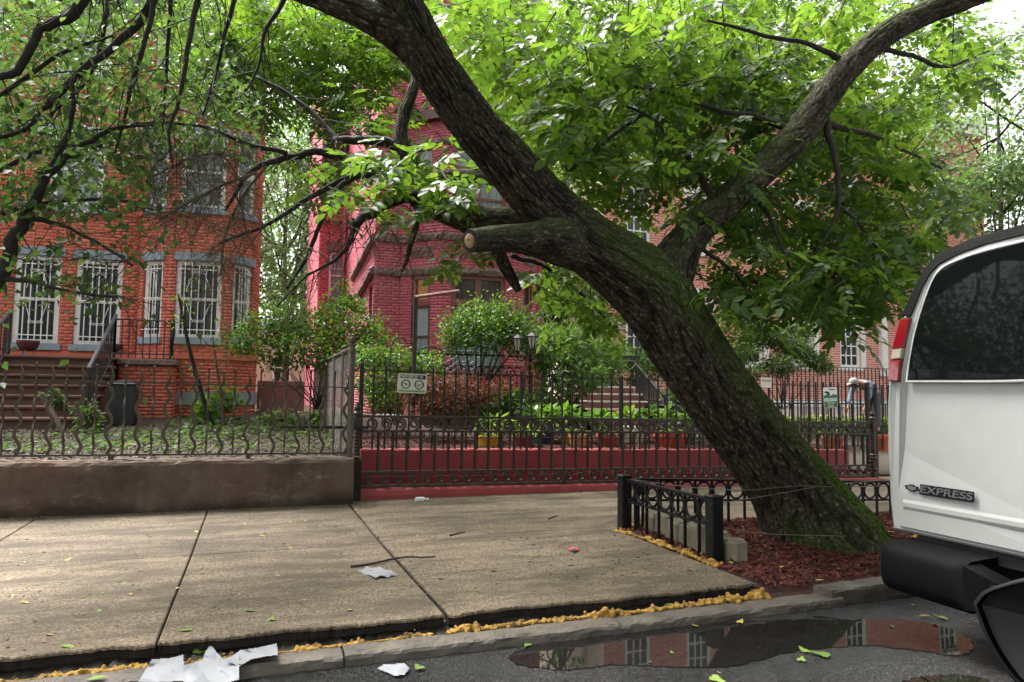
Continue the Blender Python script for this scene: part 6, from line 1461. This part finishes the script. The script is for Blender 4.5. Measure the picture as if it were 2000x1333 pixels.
cover('flower_bed', [(1540, 812), (1730, 805), (1735, 835), (1545, 835)], 240, single(.06, .05), plain('yellow_petals', 'd8b63a', .6, .2, 9, bump=0), lambda x, y: .66+0*x, .35, 56)
def clump(px, py, Y, r0, n, L, W, mat, label, seed, name='leafy_plant', group='bright leafy plants behind the tall fence', up=.9):
    r = np.random.default_rng(seed); base = onY(px, py, Y); root = thing(name, label, 'plant', tuple(base), 0, group); a = r.uniform(0, 2*PI, n); el = r.uniform(.2, 1.2, n)
    X = np.stack([np.cos(a)*np.cos(el), np.sin(a)*np.cos(el), np.sin(el)*up], 1); pos = base+X*r.uniform(.1, 1, n)[:, None]*r0*[1, 1, .9]; Z = np.array([0, 0, 1.])-X*.5+r.normal(0, .2, (n, 3))
    keep(leaf_mesh('leaves', single(L, W), pos, frames(X+[0, 0, -.2], Z), r.uniform(.7, 1.2, n), mat, root, kind=None), root)
    keep(MB().tube([base-[0, 0, .15], base+[0, 0, r0*.7]], .012, 5).build('stem', M['leaf_lush'], root), root)
CL = ['just right of the lamp post foot', 'above the navy blue pot', 'left of the tall flat fence post', 'above the pale peach pot', 'above the brown terracotta pot', 'above the right white concrete block', 'in front of the stair handrail', 'left of the ribbed terracotta pot plants', 'above the right end of the ribbed terracotta pot', 'above the dark plum pot', 'nearest the leaning trunk']
for k, (px, py, Y) in enumerate(((1042, 815, 10.6), (1072, 822, 10.5), (1100, 818, 10.7), (1125, 826, 10.4), (1168, 828, 10.4), (1232, 822, 10.5), (1262, 818, 10.7), (1292, 824, 10.5), (1322, 828, 10.4), (1352, 826, 10.6), (1380, 826, 10.6))):
    clump(px, py, Y, .24, 46, .19, .12, M['leaf_lush'] if k % 3 else M['leaf_bush'], 'bright broad leaved plant '+CL[k], 400+k)
clump(962, 838, 10.2, .26, 60, .20, .05, M['leaf_yel'], 'loose yellow green plant growing behind the yellow pot', 420, group=None)
clump(1222, 818, 10.6, .14, 26, .12, .06, plain('orange_yellow_leaf', 'd9a53a', .5, .2, 6, bump=0), 'small orange yellow leaved plant behind the thick fence post', 421, group=None)

# ------------------------------------------------------------------ pots
def pot(px0, px1, pyt, pyb, Y, col, label, name='plant_pot', ribs=0, cat='pot', plant=None, seed=0):
    a, b = onY(px0, pyt, Y), onY(px1, pyb, Y); w = (b[0]-a[0])/2; cx_ = (a[0]+b[0])/2; hh = max(.08, a[2]-b[2]); z0 = b[2]; zb = min(z0, float(gard_z(cx_, Y))); hh += z0-zb; z0 = zb
    root = thing(name, label, cat, (cx_, Y, z0)); mt = col if not isinstance(col, str) else plain(name+'_'+col, col, .75, .18, 6, bump=.15)
    body = MB(); n = 40 if ribs else 22; body.lathe([(w*.72, 0), (w*.92, hh*.78), (w*.92, hh*.80)], n)
    if ribs: V = body.V[0]; V[:, :2] *= (1+.035*np.where(np.arange(len(V)) % 2, 1, -1))[:, None]
    body.build('pot_body', mt, root); rim = MB().lathe([(w*.93, hh*.79), (w, hh*.80), (w*1.0, hh), (w*.90, hh), (w*.88, hh*.86)], 22, cap=False).build('rim', mt, root)
    MB().lathe([(w*.89, hh*.85), (w*.4, hh*.88), (.002, hh*.9)], 18, cap=False).build('potting_soil', M['soil'], root)
    if plant:
        r = np.random.default_rng(seed); n = plant[1]; v = r.normal(0, 1, (n, 3)); v[:, 2] = np.abs(v[:, 2]); v /= np.linalg.norm(v, axis=1)[:, None]
        pos = np.array([0, 0, hh])+v*r.uniform(.1, 1, n)[:, None]*plant[2]; X = v+[0, 0, -.3]; Z = np.array([0, 0, 1])+r.normal(0, .4, (n, 3))
        leaf_mesh('plant', plant[0], pos, frames(X, Z), r.uniform(.7, 1.2, n), plant[3], root)
S10 = single(.10, .055)
pot(929, 975, 851, 876, 9.75, 'c9952c', 'round yellow pot standing on the red garden wall edge', plant=(S10, 60, .2, M['leaf_lush']), seed=1)
pot(1004, 1043, 850, 879, 9.75, '7d2530', 'dark red pot between the yellow pot and the navy pot', plant=(S10, 50, .17, M['leaf_lush']), seed=2)
pot(1037, 1052, 848, 872, 10.0, '2f7577', 'small teal pot half hidden behind the dark red pot', plant=(S10, 20, .12, M['leaf_lush']), seed=3)
pot(1050, 1084, 838, 862, 10.1, '26304f', 'navy blue pot under bright green leaves', plant=(S10, 50, .2, M['leaf_lush']), seed=4)
pot(1099, 1115, 843, 868, 10.1, 'a8842e', 'small mustard pot beside the flat fence post', plant=(S10, 20, .14, M['leaf_lush']), seed=5)
pot(1112, 1147, 849, 877, 9.8, 'd08a5c', 'pale peach terracotta pot behind the twisted bars', plant=(S10, 40, .17, M['leaf_bush']), seed=6)
pot(1166, 1208, 848, 876, 9.8, '9c4a35', 'brown terracotta pot left of the white concrete blocks', plant=(S10, 50, .18, M['leaf_bush']), seed=7)
pot(1279, 1337, 846, 878, 9.75, 'b84a35', 'wide ribbed orange terracotta pot', ribs=1, plant=(S10, 50, .2, M['leaf_lush']), seed=8)
pot(1332, 1353, 842, 872, 10.0, '4b3340', 'dark plum pot beside the wide ribbed terracotta pot', plant=(S10, 20, .12, M['leaf_bush']), seed=9)
pot(1386, 1418, 842, 880, 9.75, '4d4744', 'dark grey tub next to the leaning trunk', seed=10)
pot(1610, 1644, 853, 882, 9.75, 'b0613f', 'terracotta pot right of the leaning trunk', plant=(S10, 40, .16, M['leaf_bush']), seed=11)
pot(1166, 1206, 822, 846, 10.4, '6d4238', 'shadowed brown pot behind the scroll band', plant=(S10, 40, .16, M['leaf_lush']), seed=12)
pot(1708, 1736, 850, 880, 9.3, 'b5562f', 'orange terracotta pot at the far right end of the fence', seed=13)
for k, (px0, px1, lab) in enumerate(((1218, 1234, 'left one of the two weathered white concrete blocks'), (1238, 1256, 'right one of the two weathered white concrete blocks'))):
    a, b = onY(px0, 833, 10.2), onY(px1, 864, 10.2); m = MB(); m.bbox(a[0], b[0], 10.2, 10.45, b[2]-.02, a[2], .012); tag(m.build('concrete_block', plain('weathered_white_block', 'b9b3a2', .9, .2, 7, bump=.4)), lab, 'block')
for k in range(3):
    a, b = onY(1352, 852+7*k, 10.0), onY(1392, 857+7*k, 10.0); m = MB(); m.bbox(a[0]+.02*k, b[0]-.015*k, 10.0, 10.3, b[2], a[2], .008); tag(m.build('flat_paver', plain('pale_flat_stone', 'a89a88', .9, .2, 7)), ['top', 'middle', 'bottom'][k]+' flat pale paver in the small stack beside the grey tub', 'paver', 'pavers stacked beside the grey tub')
def basin(px0, px1, pyt, pyb, Y, label):                    # planters on the stoop
    a, b = onY(px0, pyt, Y), onY(px1, pyb, Y); w = (b[0]-a[0])/2; hh = a[2]-b[2]; r = thing('bowl_planter', label, 'planter', ((a[0]+b[0])/2, Y, b[2])); mt = plain('dark_red_bowl', '5e2a2b', .6, .2, 6)
    MB().lathe([(w*.45, .10), (w*.85, hh*.55), (w, hh*.85), (w, hh), (w*.92, hh), (w*.85, hh*.8), (.01, hh*.75)], 20, cap=False).build('bowl', mt, r)
    for q in range(3): an = q*2.1+.4; MB().tube([(w*.6*math.cos(an), w*.6*math.sin(an), 0), (w*.45*math.cos(an), w*.45*math.sin(an), .16)], .012, 5).build('foot', M['bluegrey'], r)
basin(32, 76, 665, 697, 15.5, 'dark red bowl planter on the left of the stoop landing'); basin(203, 240, 672, 698, 15.5, 'dark red bowl planter on the right of the stoop landing behind the handrail')
def bin_(px0, px1, pyt, pyb, Y, label, d=.5):
    a, b = onY(px0, pyt, Y), onY(px1, pyb, Y); w = (b[0]-a[0])/2; hh = a[2]-b[2]; r = thing('wheeled_bin', label, 'bin', ((a[0]+b[0])/2, Y, b[2]))
    V = [(s*w*k, t*d/2*k, z) for z, k in ((.03, .80), (hh*.9, .96)) for s, t in ((-1, -1), (1, -1), (1, 1), (-1, 1))]
    MB().add(V, [(3, 2, 1, 0), (4, 5, 6, 7), (0, 1, 5, 4), (1, 2, 6, 5), (2, 3, 7, 6), (3, 0, 4, 7)]).build('bin_body', M['bin'], r)
    m = MB(); m.bbox(-w, w, -d/2-.03, d/2+.02, hh*.89, hh*.93, .01); m.lathe([(w*.98, hh*.93), (w*.7, hh*.97), (w*.1, hh)], 4, ); m.build('lid', M['bin'], r)
    MB().bar((-w*.7, d/2+.04, hh*.88), (w*.7, d/2+.04, hh*.88), .03).build('handle', M['bin'], r); MB().obox((0, 0, 0), (1, 0, 0), (0, 0, 1), (0, -1, 0), -w*.75, w*.75, hh*.66, hh*.68, d*.44, d*.5).build('rib', M['bin'], r)
    for s in (-1, 1): MB().lathe([(.02, -.03), (.10, -.03), (.10, .03), (.02, .03)], 14, (s*w*.72, d*.36, .10), ax=(1, 0, 0)).build('wheel', M['rubber'], r)
bin_(215, 266, 742, 832, 13.4, 'dark wheeled bin standing beside the brown stoop'); bin_(1284, 1326, 788, 838, 13.0, 'dark wheeled bin at the foot of the stair handrail'); bin_(1334, 1386, 781, 838, 12.9, 'larger grey black wheeled bin next to the leaning trunk')

# ------------------------------------------------------------------ garden furniture
def chair(P, rz, label, mat, back=.55, arch=False, s=1.0, group=None):
    r = thing('garden_chair', label, 'chair', P, rz, group); r.scale = (s, s, s)
    m = MB()
    for k in range(7): m.bar((-.24+.08*k, -.24, .42), (-.24+.08*k, .24, .42), .02, .014)
    m.bar((-.27, -.25, .42), (.27, -.25, .42), .03); m.bar((-.27, .25, .42), (.27, .25, .42), .03); m.build('seat', mat, r)
    m = MB(); tl = .18
    q = lambda u, v: np.array([u, .25+tl*v/back, .42+v])
    for u in (-.25, .25): m.tube([q(u, 0), q(u, back)], .018, 6)
    if arch: m.tube([q(.25*math.cos(t), back+.14*math.sin(t)) for t in np.linspace(0, PI, 12)], .018, 6)
    else: m.tube([q(-.25, back), q(.25, back)], .02, 6)
    for k in range(-3, 6, 2):
        for sg in (1, -1):
            a = [(-.25, .08*k*1.2), (.25, .08*k*1.2+.4)]; a = [(u, min(max(v, 0), back)) for u, v in a]
            if a[1][1]-a[0][1] > .05: m.tube([q(sg*a[0][0], a[0][1]), q(sg*a[1][0], a[1][1])], .010, 4)
    m.build('backrest', mat, r)
    for x, y in ((-.24, -.23), (.24, -.23), (-.24, .25), (.24, .25)): MB().tube([(x, y, .42), (x*1.12, y*1.12, 0)], .018, 6).build('leg', mat, r)
    for x in (-.27, .27): MB().tube(spline([(x, .30, .66), (x, .05, .66), (x, -.24, .64), (x, -.25, .42)], 10), .016, 6).build('armrest', mat, r)
ztop_ = onY(1200, 755, 13.5)[2]
p = onY(1218, 752, 13.9); chair((p[0], 13.95, ztop_), -1.9, 'black lattice metal chair turned sideways at the top of the front steps', M['iron_black'], .62)
p = onY(1178, 752, 14.0); chair((p[0], 14.4, ztop_), 2.4, 'black metal chair half hidden by leaves at the top of the front steps', M['iron_black'], .5)
t_ = thing('garden_table', 'small black metal table between the chairs at the step top', 'table', (onY(1192, 752, 13.9)[0], 13.95, ztop_)); MB().lathe([(.30, .48), (.31, .49), (.31, .51), (.30, .52), (.01, .52)], 20).build('table_top', M['iron_black'], t_)
for k in range(3): a = k*2.1; MB().tube([(.05*math.cos(a), .05*math.sin(a), .48), (.02*math.cos(a), .02*math.sin(a), .25), (.25*math.cos(a), .25*math.sin(a), 0)], .016, 5).build('leg', M['iron_black'], t_)
bl = plain('pale_blue_metal', '858d9a', .5, .1, 5, bump=0)
for px, lab, a in ((880, 'pale blue garden chair left of the other on the terrace', 0), (905, 'pale blue garden chair right of the other on the terrace', .15)): chair((onY(px, 700, 14.5)[0], 14.5, 1.3), PI+a, lab, bl, .55)
chair((onY(838, 700, 14.6)[0], 14.6, 1.3), PI-.2, 'dark arched back garden chair at the left end of the terrace', M['iron_black'], .48, True)

# ------------------------------------------------------------------ person bending over the bed
def skin(name, verts, edges, radii, mat, parent, root=0, lv=2):
    me = bpy.data.meshes.new(name); me.from_pydata([tuple(v) for v in verts], edges, []); o = bpy.data.objects.new(name, me); COL.objects.link(o)
    o.modifiers.new('s', 'SKIN'); sv = me.skin_vertices[0].data
    for k, r in enumerate(radii): sv[k].radius = (r, r) if not isinstance(r, tuple) else r
    sv[root].use_root = True
    m = o.modifiers.new('u', 'SUBSURF'); m.levels = lv; m.render_levels = lv
    dg = bpy.context.evaluated_depsgraph_get(); me2 = bpy.data.meshes.new_from_object(o.evaluated_get(dg)); bpy.data.objects.remove(o); me2.name = name
    me2.polygons.foreach_set('use_smooth', np.ones(len(me2.polygons), bool)); return obj(name, me2, mat, parent)
pb = onY(1700, 846, 12.2); PS = thing('person', 'person in grey cap and pale blue shirt bending over the flower bed', 'person', (pb[0], 12.2, pb[2]-.02)); PS.scale = (1.0,)*3
skinm = plain('skin', 'a9755a', .5, .08, 8, bump=.05); shirt = plain('pale_blue_grey_shirt', '6d788e', .85, .12, 6); trous = plain('charcoal_trousers', '4b4c50', .85, .12, 6); capm = plain('light_grey_cap', '85827e', .8, .1, 6)
Vp = [(.14, 0, .93), (-.02, 0, 1.05), (-.20, 0, 1.14), (-.32, 0, 1.15), (-.39, 0, 1.13), (-.46, 0, 1.10),
      (.14, .10, .88), (.06, .11, .50), (.14, .11, .09), (-.04, .11, .05), (.14, -.10, .88), (.04, -.12, .50), (.10, -.12, .09), (-.08, -.12, .05),
      (-.22, .19, 1.11), (-.30, .24, .84), (-.42, .20, .62), (-.46, .19, .55), (-.22, -.19, 1.11), (-.26, -.25, .84), (-.36, -.22, .62), (-.40, -.21, .55)]
Ep = [(0, 1), (1, 2), (2, 3), (3, 4), (4, 5), (0, 6), (6, 7), (7, 8), (8, 9), (0, 10), (10, 11), (11, 12), (12, 13), (2, 14), (14, 15), (15, 16), (16, 17), (2, 18), (18, 19), (19, 20), (20, 21)]
Rp = [(.15, .12), (.14, .11), (.15, .11), .055, .075, .085, .09, .06, .045, .035, .09, .06, .045, .035, .06, .042, .03, .035, .06, .042, .03, .035]
for hnd, c0 in ((17, np.array([-.46, .19, .55])), (21, np.array([-.40, -.21, .55]))):
    for q in range(5):
        a = np.array([-.02+.0, (q-2)*.016, -.045-.008*(2-abs(q-2))]) if q else np.array([-.045, -.035, -.015]); Vp += [tuple(c0+a), tuple(c0+a*1.75+[-.012, 0, 0])]; n0 = len(Vp); Ep += [(hnd, n0-2), (n0-2, n0-1)]; Rp += [.009, .008]
skin('body', Vp, Ep, Rp, skinm, PS, 0, 1)
skin('shirt', [(.12, 0, .98), (-.02, 0, 1.06), (-.20, 0, 1.145), (-.29, 0, 1.15), (-.22, .19, 1.115), (-.30, .24, .85), (-.22, -.19, 1.115), (-.26, -.25, .85), (-.42, .20, .65), (-.36, -.22, .65)], [(0, 1), (1, 2), (2, 3), (2, 4), (4, 5), (2, 6), (6, 7), (5, 8), (7, 9)], [(.165, .135), (.155, .125), (.165, .125), .075, .075, .058, .075, .058, .045, .045], shirt, PS, 1)
skin('trousers', [(.15, 0, .92), (.05, 0, 1.0), (.14, .10, .86), (.06, .11, .50), (.14, .11, .14), (.14, -.10, .86), (.04, -.12, .50), (.10, -.12, .14)], [(0, 1), (0, 2), (2, 3), (3, 4), (0, 5), (5, 6), (6, 7)], [(.165, .14), (.15, .12), .105, .075, .065, .105, .075, .065], trous, PS, 0)
hc = np.array([-.45, 0, 1.11])
m = MB(); m.lathe([(.098, -.01), (.104, .03), (.098, .07), (.07, .105), (.03, .122), (.002, .125)], 16, hc+[0, 0, .01], cap=False); m.prism([hc+[-.08, -.07, .0], hc+[-.19, -.05, -.035], hc+[-.19, .05, -.035], hc+[-.08, .07, 0]], (0, 0, .012)); m.build('cap', capm, PS, smooth=True)
m = MB(); m.lathe([(.02, -.10), (.075, -.08), (.096, -.03), (.098, .02)], 14, hc+[.02, 0, .0]); m.build('hair', plain('dark_hair', '2b2320', .8, .1, 8), PS, smooth=True)
MB().lathe([(.012, 0), (.018, .02), (.008, .04)], 8, hc+[-.10, 0, -.03], ax=(-.4, 0, -.9)).build('nose', skinm, PS)
for s in (-1, 1):
    MB().lathe([(.022, -.008), (.026, 0), (.022, .008)], 10, hc+[.01, s*.098, -.02], ax=(0, 1, 0)).build('ear', skinm, PS); MB().lathe([(.010, 0), (.006, .004)], 8, hc+[-.085, s*.03, -.012], ax=(-1, 0, 0)).build('eye', M['black_plastic'], PS)
    MB().bbox(-.11, .19, s*.115-.045, s*.115+.045, 0, .09, .03).build('shoe', M['black_plastic'], PS)

# ------------------------------------------------------------------ litter, sticks, fallen leaves
def paper(polys, z, amp, name, label, seed, cat='paper', step=1.5, mat=None, peaks=()):
    r = np.random.default_rng(seed); root = thing(name, label, cat, tuple(onZ(*np.mean(polys[0], axis=0), z)))
    for pi_, poly in enumerate(polys):
        P = np.array(poly, float); lo_, hi_ = P.min(0), P.max(0); nx = int((hi_[0]-lo_[0])/step)+1; ny = int((hi_[1]-lo_[1])/step)+1
        gx, gy = np.meshgrid(np.linspace(lo_[0], hi_[0], nx+1), np.linspace(lo_[1], hi_[1], ny+1))
        def ins(x, y):
            i_ = False; j = len(P)-1
            for i in range(len(P)):
                if ((P[i, 1] > y) != (P[j, 1] > y)) and (x < (P[j, 0]-P[i, 0])*(y-P[i, 1])/(P[j, 1]-P[i, 1]+1e-9)+P[i, 0]): i_ = not i_
                j = i
            return i_
        h = np.zeros_like(gx)
        for _ in range(9):
            a = r.uniform(0, PI); c = r.uniform(0, 1); f_ = r.uniform(.04, .12); ph = (gx*math.cos(a)+gy*2.2*math.sin(a))*f_+r.uniform(0, 9); h += np.abs((ph/PI) % 2-1)*amp/5
        for (qx, qy, qh, qr) in peaks: h += qh*np.maximum(0, 1-np.hypot(gx-qx, (gy-qy)*1.3)/qr)
        h = np.maximum(h-h.mean()*.85, 0)
        V = []
        for i in range(ny+1):
            for j in range(nx+1): V.append(onZ(gx[i, j], gy[i, j], z+.004*pi_+h[i, j]))
        F = [(i*(nx+1)+j, i*(nx+1)+j+1, (i+1)*(nx+1)+j+1, (i+1)*(nx+1)+j) for i in range(ny) for j in range(nx) if ins((gx[i, j]+gx[i, j+1])/2, (gy[i, j]+gy[i+1, j])/2)]
        if F: keep(MB().add(V, F).build('sheet', mat or M['paper'], root, smooth=True), root)
    return root
paper([[(270, 1332), (297, 1288), (332, 1286), (358, 1279), (361, 1331)], [(358, 1300), (395, 1290), (402, 1272), (412, 1258), (424, 1276), (436, 1288), (467, 1278), (467, 1328), (440, 1334), (358, 1332)], [(440, 1290), (470, 1270), (500, 1266), (541, 1257), (542, 1280), (520, 1282), (490, 1288), (468, 1302)]], .136, .05, 'tissue_paper', 'large crumpled white tissue paper lying over the curb at lower left', 1, 'tissue')
paper([[(699, 1115), (709, 1112), (716, 1106), (728, 1110), (742, 1107), (752, 1113), (764, 1114), (779, 1125), (766, 1124), (758, 1129), (744, 1124), (733, 1129), (722, 1123), (712, 1122)]], .170, .06, 'tissue_paper', 'small crumpled white tissue on the sidewalk beside the dark joint', 2, 'tissue', 1.6)
paper([[(736, 1306), (750, 1298), (790, 1296), (800, 1306), (790, 1318), (770, 1320), (752, 1312)]], ZR+.008, .03, 'paper_scrap', 'flattened white paper scrap lying on the wet road', 3, 'paper', 1.8)
paper([[(1109, 1071), (1117, 1069), (1131, 1071), (1129, 1075), (1113, 1075)]], .176, .02, 'candy_wrapper', 'tiny red and white candy wrapper on the sidewalk', 4, 'wrapper', 1.2, plain('red_wrapper', 'c9303a', .4, .1, 6, bump=0))
p = onZ(1120, 1072, .195); keep(MB().bbox(p[0]-.022, p[0]+.02, p[1]-.012, p[1]+.012, p[2]-.02, p[2]+.005, .006).build('white_middle', M['paper'], bpy.data.objects['candy_wrapper']), bpy.data.objects['candy_wrapper'])
p = onZ(822, 976, ZS+.02); bo = thing('plastic_bottle', 'small clear plastic bottle lying against the red wall base', 'bottle', tuple(p)); cm = plain('cloudy_plastic', 'c9cfcb', .2, .1, 5, bump=0)
MB().lathe([(.02, -.07), (.03, -.065), (.03, .03), (.012, .06), (.012, .075)], 14, ax=(1, .1, 0)).build('bottle_body', cm, bo); MB().lathe([(.014, .075), (.014, .092), (.002, .093)], 12, ax=(1, .1, 0)).build('bottle_cap', M['white'], bo)
for pts, r0, lab in (([(684, 1107), (720, 1102), (770, 1092), (800, 1088), (826, 1089), (851, 1087)], .009, 'long thin dark stick lying across the sidewalk joint'), ([(879, 1046), (895, 1042), (909, 1039)], .007, 'short brown stick on the sidewalk right of the joint'), ([(1072, 1014), (1080, 1010), (1090, 1007)], .006, 'short bent twig on the sidewalk near the red wall base'), ([(1588, 1204), (1620, 1206), (1650, 1212)], .006, 'thin twig lying on wet road below the right curb stones')):
    z = (.168 if '1107' in str(pts) else ZS)+r0 if 'sidewalk' in lab else ZR+r0; P = spline([onZ(x, y, z) for x, y in pts], 18); P[:, :2] += RNG.normal(0, .004, (18, 2)); tag(MB().tube(P, np.linspace(r0, r0*.6, 18), 6).build('stick', M['twig'], smooth=True), lab, 'stick')
# leaves on the ground
def lobed(seed):
    r = np.random.default_rng(seed); n = 14; a = np.linspace(0, 2*PI, n+1)[:-1]; rad = .5*(1+.22*np.cos(3*a)+r.normal(0, .05, n)); rad[0] *= 1.35
    V = [(0, 0, .03)]+[(q*math.cos(t)*1.15, q*math.sin(t)*.8, .10*r.random()) for q, t in zip(rad, a)]; V += [(-.55, 0, .02), (-.95, .05, .06), (-.95, .08, .06)]
    F = [(0, 1+i, 1+(i+1) % n) for i in range(n)]+[(n+1, n+2, n+3)]; return np.array(V), F
gm = [m_island('green_fallen_leaf', [(0, lin('3f5c20')), (.5, lin('5c782f')), (1, lin('7d9044'))], .5, .1), m_island('yellow_fallen_leaf', [(0, lin('8f8a45')), (.5, lin('a59c58')), (1, lin('a88440'))], .55, .1), m_island('brown_fallen_leaf', [(0, lin('4a3c28')), (.5, lin('6d5a3a')), (1, lin('8c7448'))], .7, .1)]
lms = []
for v in range(6):
    V, F = lobed(v) if v % 2 else (lambda s_: (s_[0]*[10, 10, 6], [tuple(x) for x in s_[1]]))(leaflet(.1, .05))
    row = []
    for mt in gm: me = to_mesh('fallen_leaf', V, F); me.materials.append(mt); row.append(me)
    lms.append(row)
cn = ('green', 'yellow', 'brown')
def fallen(p, s, ci, where, rz=None):
    o = obj('fallen_leaf', lms[RNG.integers(0, 6)][ci]); o.location = p; o.rotation_euler = (RNG.normal(0, .12), RNG.normal(0, .12), RNG.uniform(0, 6.3) if rz is None else rz); o.scale = (s*.8,)*3
    tag(o, 'small %s fallen leaf lying on the %s' % (cn[ci], where), 'leaf', '%s leaves fallen on the %s' % (cn[ci], where))
SPEC = [(118, 1262, .11, 0), (378, 1232, .10, 0), (375, 1277, .11, 0), (155, 1168, .07, 0), (196, 1191, .06, 0), (340, 1090, .05, 0), (488, 1194, .06, 0), (530, 1211, .06, 0), (888, 1268, .065, 0), (1030, 1260, .06, 0), (818, 1306, .07, 0), (870, 1213, .07, 0), (1035, 1100, .05, 0), (938, 1157, .06, 0), (885, 1168, .06, 0), (20, 1130, .07, 1), (90, 1240, .06, 1), (255, 1160, .05, 1), (352, 1148, .05, 1), (30, 1162, .06, 1), (1188, 1222, .06, 0), (1320, 1183, .09, 0), (1350, 1222, .06, 1), (1446, 1216, .06, 1), (1570, 1272, .07, 0), (1605, 1280, .10, 0), (1565, 1290, .06, 0), (1400, 1329, .08, 0), (1795, 1205, .09, 2), (1840, 1208, .08, 0), (1480, 1006, .07, 0), (1428, 1030, .09, 0), (1430, 1102, .10, 0), (1640, 1112, .06, 1), (1600, 1135, .07, 1), (168, 1330, .11, 0), (745, 1127, .07, 0), (1250, 1072, .05, 2), (1120, 1040, .05, 1)]
zs = lambda y: .19-.0186*(np.clip(y, 3.97, 6.12)-3.975)
def ground_at(px, py):
    q = onZ(px, py, ZS)
    if q[0] > 3.4 and 4.0 < q[1] < 6.2: return onZ(px, py, .22), 'mulch bed'
    if q[1] > 4.05: return onZ(px, py, zs(q[1])+.004), 'sidewalk'
    q = onZ(px, py, ZC+.004)
    if q[1] > 3.74: return q, 'curb'
    return onZ(px, py, ZR+.007), 'road'
for x, y, s_, ci in SPEC: p, w_ = ground_at(x, y); fallen(p+[0, 0, .004], s_, ci, w_)
for _ in range(110):
    x = RNG.uniform(-2.3, 3.1); y = RNG.uniform(4.2, 8.15); fallen((x, y, float(zs(y))+.004), RNG.uniform(.022, .05), int(RNG.choice(3, p=[.25, .35, .4])), 'sidewalk')
for _ in range(26):
    x = RNG.uniform(-.5, 5); y = RNG.uniform(2.6, 3.7); fallen((x, y, ZR+.008), RNG.uniform(.02, .045), int(RNG.choice(3, p=[.5, .3, .2])), 'road')
for _ in range(26):
    x = RNG.uniform(3.7, 6.2); y = RNG.uniform(4.1, 5.9); fallen((x, y, float(bed_z(x, y))+.03), RNG.uniform(.03, .06), int(RNG.choice(3, p=[.4, .4, .2])), 'mulch bed')
